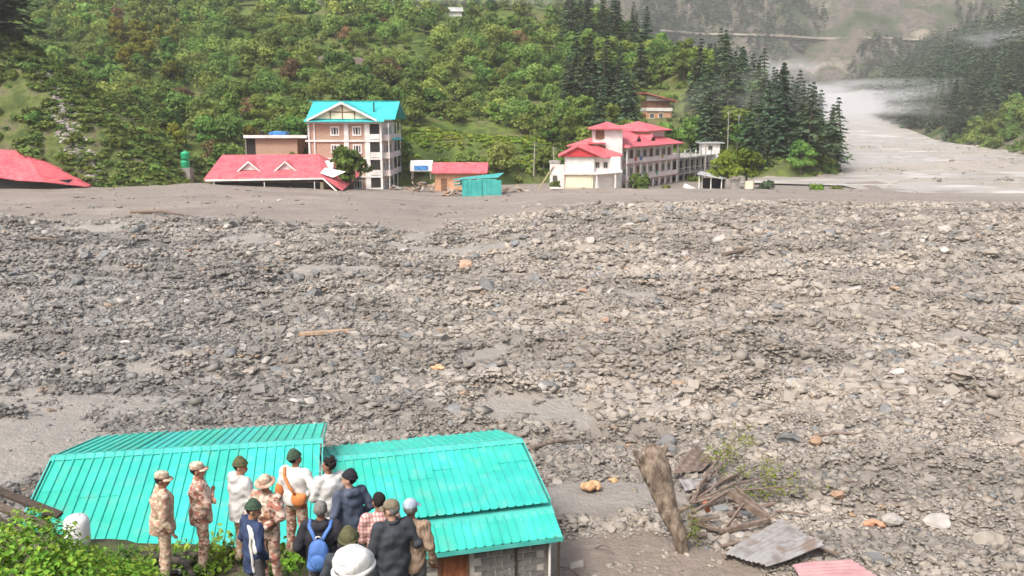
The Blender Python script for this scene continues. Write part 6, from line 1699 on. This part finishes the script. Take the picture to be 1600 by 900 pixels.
for (u, v, s, lab) in [(255, 868, .55, 'leafy weed at the feet of the leftmost soldier'), (225, 885, .6, 'weed between the big bush and the charred log'), (283, 878, .5, 'weed left of the tall soldier on the bank'),
        (335, 850, .8, 'dark green weed against the roof edge right of the tall soldier'), (345, 872, .7, 'leafy weed between the tall soldier and the white hooded jacket'), (330, 888, .55, 'weed by the boots of the tall soldier'),
        (425, 893, .5, 'weed below the soldier with the brimmed hat'), (455, 880, .6, 'weed behind the backpack wearer, left'), (210, 892, .6, 'weed at the right edge of the big bush'), (300, 893, .4, 'small weed between the charred logs')] + [(u_, 866 + (u_ * 7) % 9, .62, 'leafy weed on the bank edge ' + w_) for u_, w_ in ((190, 'behind the top of the big bush'), (232, 'behind the leftmost soldier'), (270, 'just right of the leftmost soldier'), (290, 'touching the left side of the tall soldier'), (360, 'behind the white hooded jacket'), (395, 'behind the navy jacket'), (436, 'left of the orange bag wearer'), (480, 'right of the orange bag wearer'), (520, 'under the white long shirt'))]:
    p = at(u, v, z=6.6)
    for _ in range(8): p = at(u, v, z=float(bankz(np.array([p.x]), np.array([p.y]))[0]) + .1)
    small_plant(p.x, min(p.y, 13.6), s * .6, r5.choice([L_near, L_broad, L_shrub]), lab, None, 90, 50 + k); k += 1
# short grass over the bank
n = 5000; xx = r_.uniform(-9, 4, n); yy = r_.uniform(4.5, 14.6, n); zz = bankz(xx, yy); okg = (fbm(xx / 1.2, yy / 1.2, 3, 8) > .42); xx, yy, zz = xx[okg], yy[okg], zz[okg]; n = len(xx)
hgt = r_.uniform(.05, .18, n); a = r_.uniform(0, 6.28, n); w2 = .008
V = np.stack([np.stack([xx - w2 * np.cos(a), yy - w2 * np.sin(a), zz - .02], 1), np.stack([xx + w2 * np.cos(a), yy + w2 * np.sin(a), zz - .02], 1), np.stack([xx + r_.normal(0, .05, n), yy + r_.normal(0, .05, n), zz + hgt], 1)], 1).reshape(-1, 3)
inst('bank_grass', np_mesh('bank_grass', V, np.arange(3 * n).reshape(-1, 3), L_near), kind='stuff', label='short grass growing on the bank under the onlookers')
# charred logs and stones at the bank edge
M_char = mat('charred_timber', stops=[(.4, (.03, .028, .026)), (.65, (.10, .085, .07))], scale=7, rough=.9, bump=.6, bscale=14, bdist=.02)
for (u0, v0, u1, v1, r0, lab) in [(222, 868, 300, 880, .07, 'charred log lying before the leftmost soldier'), (262, 876, 322, 866, .08, 'grey weathered log crossing toward the tall soldier'), (285, 878, 303, 899, .05, 'short light stake leaning on the logs')]:
    def gp(u, v):
        p = at(u, v, z=6.6)
        for _ in range(8): p = at(u, v, z=float(bankz(np.array([p.x]), np.array([p.y]))[0]) + .12)
        return p
    a, b = gp(u0, v0), gp(u1, v1); m_ = MB(); d = b - a
    m_.tube([a, a + d * .35 + Vector((0, .02, .03)), a + d * .7 + Vector((0, -.02, .01)), b], [r0, r0 * .95, r0 * .85, r0 * .7], 9); m_.build('log', M_char, None, True, label=lab, cat='log')
for (u, v, s, lab) in [(330, 893, .18, 'grey stone by the boots of the tall soldier'), (275, 893, .2, 'brown stone under the charred logs'), (440, 895, .16, 'stone left of the backpack wearer')]:
    p = at(u, v, z=6.6)
    for _ in range(8): p = at(u, v, z=float(bankz(np.array([p.x]), np.array([p.y]))[0]) + .05)
    inst('stone', np_mesh('stone', BSH[2][0], BSH[2][1], M_bould['pale grey']), None, p, (0.2, .1, s * 9), s, label=lab, cat='stone')

# ================================================================== WRECKAGE ON THE DEBRIS, RIGHT OF THE HOUSES
def gnd(u, v, dz=0):
    p = at(u, v, z=.2)
    for _ in range(10): p = at(u, v, z=Hs(p.x, p.y) + dz)
    return p
M_trunk = mat('stripped_tree_wood', stops=[(.34, (.11, .085, .065)), (.48, (.20, .155, .118)), (.6, (.29, .235, .18)), (.72, (.40, .34, .27))], scale=3.5, detail=9, rough=.95, bump=1.0, bscale=7, bdist=.09, stretch=(1.5, 1.5, .8))
M_old = mat('weathered_timber', stops=[(.3, (.12, .085, .065)), (.6, (.24, .185, .15)), (.8, (.34, .28, .24))], scale=5, rough=.9, bump=.5, bscale=15, bdist=.01)
M_zinc = mat('muddy_roof_sheet', stops=[(.35, (.20, .175, .155)), (.5, (.33, .325, .32)), (.65, (.22, .17, .14))], scale=1.5, rough=.6, bump=.3, bscale=6, bdist=.02)
M_pinks = mat('faded_pink_sheet', stops=[(.3, (.36, .19, .20)), (.6, (.46, .27, .28)), (.75, (.40, .33, .29))], scale=1.7, rough=.7, bump=.3, bscale=6)
M_sack = mat('orange_sack_cloth', stops=[(.3, (.50, .29, .14)), (.7, (.66, .44, .26))], scale=4, rough=.85, bump=.5, bscale=10)
base = gnd(1068, 862); topp = at(1020, 712, Y=base.y + .9)
B = empty('uprooted_tree', base, 0, label='thick stripped tree trunk standing tilted in the debris with a torn crown end', cat='tree')
t_ = topp - base
q = SDF(.10)
pt = [(0, 0, -.5), (-.10, .05, .45), (-.42, .25, 1.15), (-.62, .5, 1.75), (t_.x * .92, .75, t_.z * .86), (t_.x * 1.0, t_.y, t_.z)]
rd = [.17, .22, .29, .37, .47, .38]
for i in range(5): q.cap(pt[i], pt[i + 1], rd[i], rd[i + 1])
q.cap(pt[4], (t_.x - .62, .7, t_.z + .22), .26, .07).cap(pt[4], (t_.x - .05, .8, t_.z + .22), .18, .05).cap(pt[4], (t_.x + .42, .85, t_.z + .38), .22, .05).cap(pt[4], (t_.x - .6, .7, t_.z - .2), .15, .04)
q.cap(pt[0], (.35, -.2, -.2), .18, .08).cap(pt[0], (-.4, -.25, -.25), .18, .07).cap(pt[2], (.15, .1, 1.45), .12, .05)
_r = np.random.default_rng(4)
for k in range(70):       # knots, ridges and torn bark
    f_ = _r.uniform(0, 4.6); i_ = int(min(f_, 4)); c_ = np.array(pt[i_]) * (1 - f_ + i_) + np.array(pt[i_ + 1]) * (f_ - i_); a_ = _r.uniform(0, 6.28); rr0 = rd[i_] * _r.uniform(.75, 1.02)
    c_ = c_ + np.array([math.cos(a_) * rr0, math.sin(a_) * rr0, _r.normal(0, .05)]); ax_ = np.array(pt[i_ + 1]) - np.array(pt[i_]); ax_ = ax_ / np.linalg.norm(ax_)
    q.cap(c_ - ax_ * _r.uniform(.03, .22), c_ + ax_ * _r.uniform(.03, .25), _r.uniform(.02, .06), _r.uniform(.01, .04))
q.k = .05
inst('trunk', q.mesh('trunk', M_trunk, .034), B)
m_ = MB(); r6 = random.Random(12)
for k in range(34):
    b_ = Vector(pt[4]) + Vector((r6.uniform(-.3, .35), r6.uniform(-.2, .2), r6.uniform(.0, .25))); dd = Vector((r6.uniform(-.4, .4), r6.uniform(-.1, .3), r6.uniform(.15, .5)))
    m_.tube([b_, b_ + dd * .5, b_ + dd], [.035, .022, .006], 5)
m_.build('splinters', M_trunk, B)
for k in range(5):
    m_ = MB(); a = Vector((.12, .1, .4 + k * .22)); pts_ = [a]
    for s in range(5): pts_.append(pts_[-1] + Vector((r6.uniform(.0, .16), r6.uniform(-.1, .1), r6.uniform(-.12, .1))))
    m_.tube(pts_, [.05, .045, .035, .025, .018, .008], 6); m_.build('root', M_trunk, B)
# moss on its flank
P_ = r_.normal(0, .16, (260, 3)) * np.array([.8, .8, 2.0]) + np.array([.28, .0, .85]); Nn = r_.normal(size=(260, 3)); Nn /= np.linalg.norm(Nn, axis=1)[:, None]
V, F = cards(P_, Nn, .04 * r_.uniform(.6, 1.4, 260), r_, .5); inst('clinging_leaves', np_mesh('clinging_leaves', V, F, L_shrub), B, kind='stuff')
# broken timber frame
fb = gnd(1140, 820, .42)
B = empty('broken_window_frame', fb, 0, label='broken dark timber frame lying on rubble right of the uprooted trunk', cat='timber frame')
def member(a, b, w_, h_, nm, m=M_old, par=B, O=fb):
    a, b = Vector(a) - O, Vector(b) - O; d = (b - a); l = d.length; q_ = d.to_track_quat('X', 'Z'); M3 = q_.to_matrix()
    return MB().box((0, 0, 0), (l, w_, h_), M3).build(nm, m, par, loc=(a + b) / 2)
A1 = at(1082, 815, Y=fb.y + .2); A2 = at(1138, 768, Y=fb.y + 1.3); A3 = at(1202, 812, Y=fb.y + .4); A4 = at(1130, 830, Y=fb.y - .1); A5 = at(1150, 762, Y=fb.y + 1.4)
for a, b, w_, h_ in ((A1, A4, .12, .10), (A2, A3, .16, .22), (A5, A3 + Vector((.05, .25, .02)), .10, .08), (A4, A3, .12, .14), (A1 + Vector((0, .1, .25)), A2, .09, .1), (A1, A1.lerp(A3, .35) + Vector((0, .1, .1)), .08, .08), (A2.lerp(A3, .4), A4, .06, .08)):
    member(a, b, w_, h_, 'frame_member')
bp_ = at(1104, 792, Y=fb.y + .9)
MB().box((0, 0, 0), (.16, .10, .42), Euler((.2, -.4, .2)).to_matrix()).build('brick', mat('wet_red_brick', (.42, .15, .08), rough=.8), None, loc=bp_, label='orange-red brick standing inside the broken timber frame', cat='brick')
# loose planks
r6_ = random.Random(21); M_post2 = mat('wet_dark_board', stops=[(.4, (.05, .038, .03)), (.65, (.12, .09, .07))], scale=5, rough=.8, bump=.5, bscale=14)
for (u0, v0, Y0, u1, v1, Y1, w_, h_, lab) in [(1132, 872, 24.9, 1212, 818, 26.6, .10, .06, 'long thin plank under the grey sheet, left'), (1075, 780, 27.5, 1150, 745, 29.3, .10, .08, 'dark plank leaning from the trunk to the branches'),
        (1205, 815, 26.7, 1232, 832, 26.0, .14, .05, 'short plank right of the timber frame'), (1060, 760, 28.2, 1110, 752, 28.8, .12, .05, 'short pale plank behind the trunk'),
        (1210, 800, 27.2, 1262, 806, 27.0, .06, .05, 'thin stick right of the timber frame'), (1250, 850, 25.4, 1310, 868, 24.9, .1, .06, 'plank at the right tip of the grey sheet')]:
    a, b = gnd(u0, v0, .12), gnd(u1, v1, .16); a.z += .05; b.z += .05
    o_ = member(a, b, w_, h_, 'plank', M_old, None, Vector()); tag(o_, lab, 'plank')
for k in range(12):
    u_, v_ = r6_.uniform(1085, 1225), r6_.uniform(775, 850); a = gnd(u_, v_, .16); d_ = Vector((r6_.uniform(-1, 1), r6_.uniform(-.4, .4), r6_.uniform(-.1, .28))) * r6_.uniform(.4, .9); pos_ = 'left' if u_ < 1135 else 'right' if u_ > 1180 else 'middle'
    hi_ = 'upper' if v_ < 800 else 'lower' if v_ > 828 else 'centre'
    o_ = member(a - d_ * .5, a + d_ * .5, r6_.uniform(.08, .2), r6_.uniform(.03, .07), 'broken_board', M_old if k % 3 else M_post2, None, Vector()); tag(o_, f'broken board in the wreckage around the timber frame, {hi_} {pos_}', 'board', f'broken boards around the timber frame, {hi_} {pos_}')
# grey corrugated sheet and pink sheet
def bent_sheet(name, c4, mtl, lab, ribs=9, thick=.02, cat='metal sheet'):
    a, b, c, d = [Vector(p) for p in c4]; ctr = (a + b + c + d) / 4; m_ = MB(); nu, nv = ribs * 4, 8; vs = []
    nrm = (b - a).cross(d - a).normalized(); nrm = nrm if nrm.z > 0 else -nrm
    for j in range(nv + 1):
        for i in range(nu + 1):
            s, t = i / nu, j / nv; p = a.lerp(b, s).lerp(d.lerp(c, s), t)
            h_ = .03 * (1 if i % 4 in (0, 1) else 0) + .05 * math.sin(s * 2.2 + t * 3) + .02 * math.sin(s * 9 + t * 7)
            vs.append(p - ctr + nrm * h_)
    fs = [(j * (nu + 1) + i, j * (nu + 1) + i + 1, (j + 1) * (nu + 1) + i + 1, (j + 1) * (nu + 1) + i) for j in range(nv) for i in range(nu)]
    N_ = len(vs); vs2 = [v - nrm * thick for v in vs]; fs2 = [tuple(x + N_ for x in reversed(f)) for f in fs]
    ed = [i for i in range(nu + 1)] + [j * (nu + 1) + nu for j in range(1, nv + 1)] + [nv * (nu + 1) + i for i in range(nu - 1, -1, -1)] + [j * (nu + 1) for j in range(nv - 1, 0, -1)]
    side = [(ed[k], ed[(k + 1) % len(ed)], ed[(k + 1) % len(ed)] + N_, ed[k] + N_) for k in range(len(ed))]
    m_.add(vs + vs2, fs + fs2 + side); return m_.build(name, mtl, None, loc=ctr, label=lab, cat=cat)
g1, g2, g3, g4 = gnd(1132, 866, .25), gnd(1200, 888, .32), gnd(1290, 850, .52), gnd(1222, 812, .45)
bent_sheet('metal_sheet', (g1, g2, g3, g4), M_zinc, 'large grey metal roofing sheet lying tilted at the lower right')
k1, k2, k3, k4 = gnd(1238, 884, .2), gnd(1262, 925, .2), gnd(1420, 925, .25), gnd(1330, 876, .3)
bent_sheet('metal_sheet', (k1, k2, k3, k4), M_pinks, 'faded pink metal sheet half buried at the bottom edge')
w1, w2_, w3, w4 = gnd(1048, 742, .3), gnd(1096, 738, .15), gnd(1114, 716, .35), gnd(1086, 694, .75)
bent_sheet('board', (w1, w2_, w3, w4), M_old, 'pale warped board propped behind the uprooted trunk', 3, cat='board')
w1, w2_, w3, w4 = gnd(1070, 768, .15), gnd(1120, 762, .12), gnd(1118, 744, .2), gnd(1060, 750, .25)
bent_sheet('metal_sheet', (w1, w2_, w3, w4), M_zinc, 'small grey sheet behind the trunk below the warped board', 4)
# half-buried plank far out
a, b = gnd(468, 522, .15), gnd(556, 516, .3)
o_ = member(a, b, .35, .18, 'plank', M_tan, None, Vector()); tag(o_, 'reddish half-buried plank lying alone in the middle of the rubble', 'plank')
for (u0, v0, u1, v1, lab) in [(830, 700, 905, 688, 'thin log behind the right-hand teal roof'), (1275, 680, 1345, 678, 'thin stick on the gravel right of the dark squat boulder'), (45, 372, 110, 378, 'far log at the left among the rubble'), (170, 365, 235, 360, 'grey far log left of centre'),
        (205, 331, 300, 337, 'dark log at the foot of the smooth mud, left'), (1130, 398, 1200, 392, 'dark log in the far rubble at right')]:
    a, b = gnd(u0, v0, .15), gnd(u1, v1, .2); m_ = MB(); l_ = (b - a).length; m_.tube([a, a.lerp(b, .5) + Vector((0, .02 * l_, .03 * l_)), b], [.02 * l_ + .03, .018 * l_ + .03, .03], 7); m_.build('log', M_old, None, label=lab, cat='log')
# fallen leafy branches
bb = gnd(1078, 790, .2)
B = empty('fallen_branch', bb, 0, label='fallen branch with sparse light green leaves right of the trunk', cat='branch')
ends = [(1165, 672, 30.5, .9), (1172, 690, 30.3, .6), (1215, 722, 29.8, .5), (1250, 742, 29.4, .4), (1290, 765, 28.8, .35), (1140, 700, 30.6, .7), (1235, 770, 28.6, .3), (1120, 735, 29.6, .6)]
LP = []
for i, (u, v, Y, dz) in enumerate(ends):
    e_ = gnd(u, v, dz * .6); e_ = Vector(e_) - bb; pts_ = [Vector((0.02 * i, 0, .1)), e_ * .35 + Vector((0, 0, .35)), e_ * .7 + Vector((0, 0, .3)), e_]
    m_ = MB(); m_.tube(pts_, [.05, .038, .025, .008], 6)
    for k in range(9):
        f = r6.uniform(.35, 1); p0_ = pts_[0].lerp(e_, f) + Vector((0, 0, .3 * (1 - f))); d_ = Vector((r6.uniform(-.5, .5), r6.uniform(-.3, .3), r6.uniform(-.05, .4)))
        m_.tube([p0_, p0_ + d_ * .6, p0_ + d_], [.014, .009, .004], 4)
        if i != 7 and f > .45: LP += [np.array(p0_ + d_ * r6.uniform(.3, 1.1)) for _ in range(3)]
    m_.build('limb', M_old, B)
LP = np.array(LP); C_ = np.concatenate([LP + r_.normal(0, .13, LP.shape) for _ in range(5)]); Nn = r_.normal(size=C_.shape) + np.array([0, -.3, .6]); Nn /= np.linalg.norm(Nn, axis=1)[:, None]
V, F = cards(C_, Nn, .065 * r_.uniform(.6, 1.3, len(C_)), r_, .45); inst('leaves', np_mesh('leaves', V, F, L_lime), B, kind='stuff')
# twigs around the trunk
for (u0, v0, u1, v1, lab) in [(1000, 730, 985, 705, 'twig left of the trunk top'), (905, 900, 870, 885, 'curved twig on the brown mud at the bottom'), (930, 855, 955, 857, 'short dark stick on the brown mud'), (1120, 745, 1108, 722, 'upright twig behind the timber frame')]:
    a, b = gnd(u0, v0, .05), gnd(u1, v1, .25); m_ = MB(); m_.tube([a, a.lerp(b, .5) + Vector((.03, 0, .1)), b], [.03, .022, .01], 5); m_.build('stick', M_old, None, label=lab, cat='stick')
# orange sacks / cloths
def lump(u, v, s, mtl, lab, cat, nm, seed):
    p = gnd(u, v, .1 * s); q = SDF(.08 * s); rr_ = random.Random(seed)
    for _ in range(6): q.ell((rr_.uniform(-.3, .3) * s, rr_.uniform(-.2, .2) * s, rr_.uniform(.0, .22) * s), (rr_.uniform(.15, .3) * s, rr_.uniform(.12, .25) * s, rr_.uniform(.07, .2) * s))
    inst(nm, q.mesh(nm, mtl, .03 * s + .004, fold=.02 * s, seed=seed), None, p, label=lab, cat=cat)
lump(925, 764, .9, M_sack, 'yellow-orange sack lying on stones beyond the brown mud', 'sack', 'sack', 3)
lump(958, 752, .35, M_sack, 'small scrap of orange cloth right of the yellow-orange sack', 'cloth', 'cloth', 5)
lump(1366, 822, .75, mat('rust_cloth', stops=[(.3, (.46, .22, .13)), (.7, (.60, .33, .22))], scale=4, rough=.85), 'rust orange cloth bundle between pale boulders at lower right', 'cloth', 'cloth', 8)
lump(685, 573 + 4, .8, M_sack, 'smear of orange brick rubble left of the blocky grey boulder', 'rubble', 'brick_rubble', 9)
# ================================================================== AIR
def vol_mat(name, dens, col=(.99, .99, 1.0), noise=None, aniso=.2):
    m = bpy.data.materials.new(name); m.use_nodes = True; t = m.node_tree; N = t.nodes; L = t.links
    N.remove(N['Principled BSDF']); pv = N.new('ShaderNodeVolumePrincipled'); pv.inputs['Color'].default_value = (*col, 1); pv.inputs['Density'].default_value = dens; pv.inputs['Anisotropy'].default_value = aniso
    L.new(pv.outputs[0], N['Material Output'].inputs['Volume'])
    if noise:
        tc = N.new('ShaderNodeTexCoord'); nz = N.new('ShaderNodeTexNoise'); nz.inputs['Scale'].default_value = noise; nz.inputs['Detail'].default_value = 3; L.new(tc.outputs['Object'], nz.inputs['Vector'])
        ln = N.new('ShaderNodeVectorMath'); ln.operation = 'LENGTH'; L.new(tc.outputs['Object'], ln.inputs[0])
        a = N.new('ShaderNodeMapRange'); a.inputs[1].default_value = 1.0; a.inputs[2].default_value = .25; a.inputs[3].default_value = 0; a.inputs[4].default_value = 1; L.new(ln.outputs['Value'], a.inputs[0])
        b = N.new('ShaderNodeMapRange'); b.inputs[1].default_value = .42; b.inputs[2].default_value = .66; L.new(nz.outputs['Fac'], b.inputs[0])
        c = N.new('ShaderNodeMath'); c.operation = 'MULTIPLY'; L.new(a.outputs[0], c.inputs[0]); L.new(b.outputs[0], c.inputs[1])
        d = N.new('ShaderNodeMath'); d.operation = 'MULTIPLY'; d.inputs[1].default_value = dens; L.new(c.outputs[0], d.inputs[0]); L.new(d.outputs[0], pv.inputs['Density'])
    return m
V_h = vol_mat('valley_haze', .00024)
MB().box2((-1100, -700, -4), (1500, 1900, 480)).build('haze', V_h, kind='stuff', label='thin pale haze filling the valley')
bm = bmesh.new(); bmesh.ops.create_icosphere(bm, subdivisions=3, radius=1.0); mist_me = bpy.data.meshes.new('mist_patch'); bm.to_mesh(mist_me); bm.free()
for (u, v, Y, sx, sy, sz, dn, lab) in [(1318, 168, 640, 62, 270, 19, .075, 'bank of mist lying over the river bend'), (1205, 180, 215, 26, 24, 11, .07, 'mist drifting through the trees of the river spur'),
        (1215, 108, 480, 26, 40, 9, .030, 'mist rising behind the river spur'), (620, 8, 320, 80, 22, 8, .045, 'mist hanging over the upper orchard'), (1550, 58, 520, 22, 30, 7, .03, 'mist on the right forest slope'), (1285, 255, 205, 30, 20, 5, .10, 'thin mist at the foot of the river spur')]:
    p = at(u, v, Y=Y); m = mist_me.copy(); m.materials.append(vol_mat('mist_' + lab.split()[-1] + str(len(lab)), dn, noise=2.2))
    inst('mist_patch', m, None, p, (0, 0, R(-20 if Y == 620 else 0)), (sx, sy, sz), kind='stuff', label=lab)
SPEC = [  # u, v, size, kind, label
 (915, 386, 2.3, 'silt coated brown', 'biggest rounded boulder standing out far up the rubble, centre'),
 (690, 528, 1.2, 'pale grey', 'upright pale pointed boulder right of the half-buried plank'),
 (770, 572, .95, 'dark slate', 'blocky grey boulder in mid field below the upright pointed one'),
 (600, 545, .9, 'pale grey', 'light flat boulder just below and right of the half-buried plank'),
 (1040, 672, 1.1, 'dark slate', 'long dark flat boulder above the uprooted tree trunk'),
 (1235, 686, 1.2, 'dark slate', 'dark squat boulder beyond the leafy fallen branches'),
 (1275, 690, .85, 'rusty orange', 'orange tinted flat boulder touching the dark squat one'),
 (1545, 850, 1.35, 'silt coated brown', 'large smooth silt-coated boulder at the lower right'),
 (1590, 862, .8, 'silt coated brown', 'smooth boulder beside the large silt-coated one at right edge'),
 (1470, 815, 1.3, 'pale grey', 'low pale mud-covered boulder left of the large smooth one'),
 (1395, 815, 1.0, 'pale grey', 'rounded pale boulder behind the orange cloth'),
 (1310, 765, .7, 'rusty orange', 'yellowish boulder at the tip of the leafy branch'),
 (1585, 680, 1.2, 'silt coated brown', 'brown boulder half way up at the right edge'),
 (1430, 555, 1.5, 'silt coated brown', 'broad muddy boulder on the crest of the right-hand rubble lobe'),
 (1500, 575, 1.3, 'silt coated brown', 'muddy boulder right of the broad one on the rubble lobe'),
 (1240, 605, .8, 'pale grey', 'pointed pale boulder at the front foot of the rubble lobe'),
 (1385, 640, .75, 'dark slate', 'bluish boulder alone on fine gravel at right'),
 (485, 628, .7, 'pale grey', 'whitish boulder behind the ridge of the left teal roof'),
 (945, 500, .7, 'rusty orange', 'orange-stained boulder in the middle of the rubble'),
 (910, 455, .9, 'rusty orange', 'tan boulder above the orange-stained one'),
 (985, 660, .6, 'rusty orange', 'small tan boulder left of the long dark flat one'),
 (1098, 455, 1.0, 'rusty orange', 'reddish boulder right of centre in the far rubble'),
 (430, 385, 1.6, 'silt coated brown', 'brown boulder below the buried red-roofed hotel'),
]
for u, v, s, k, lab in SPEC:
    d = ray(u, v)
    p = at(u, v, z=0.3)
    for _ in range(6): p = at(u, v, z=Hs(p.x, p.y) + .15 * s)
    boulder(k, p.x, p.y, s, lab, None, rz=.3, flat=.85)
ZN = [('near', 24, 38, 'near the teal-roofed houses', .32, .62), ('mid', 38, 62, 'in the middle of the rubble field', .5, 1.0), ('far', 62, 112, 'in the far part of the rubble field', 1.0, 1.8)]
rr = random.Random(5); cnt = 0
while cnt < 275:
    zn = rr.choice([ZN[0], ZN[1], ZN[1], ZN[2], ZN[2]])
    y = rr.uniform(zn[1], zn[2]); x = rr.uniform(-.57, .57) * y
    if bare(np.array([x]), np.array([y]))[0] > .3 or (-14.5 < x < 1.8 and y < 29.5): continue
    q = x / y
    kind = rr.choices(['dark slate', 'pale grey', 'silt coated brown', 'rusty orange'], [max(.1, .5 - q), .35, max(.1, .5 + q), .03])[0]
    side = 'at the left edge' if q < -.42 else 'beyond the left teal roof' if q < -.2 else 'beyond the right teal roof' if q < .02 else 'in line with the uprooted trunk' if q < .2 else 'right of the leafy branch' if q < .4 else 'towards the right edge'
    sz = rr.uniform(zn[4], zn[5]) * rr.uniform(.8, 1.1); big = 'large ' if sz > .6 * zn[5] + .4 * zn[4] else 'small ' if sz < .3 * zn[5] + .7 * zn[4] else ''
    dist = {'near': 'on the near gravel', 'mid': 'in the middle rubble' if y > 49 else 'in the nearer rubble', 'far': 'in the far rubble' if y < 85 else 'at the far rim'}[zn[0]]
    L_ = f'{big}{kind} boulder {dist}, {side}'
    boulder(kind, x, y, sz, L_, L_, flat=rr.uniform(.6, .95))
    cnt += 1
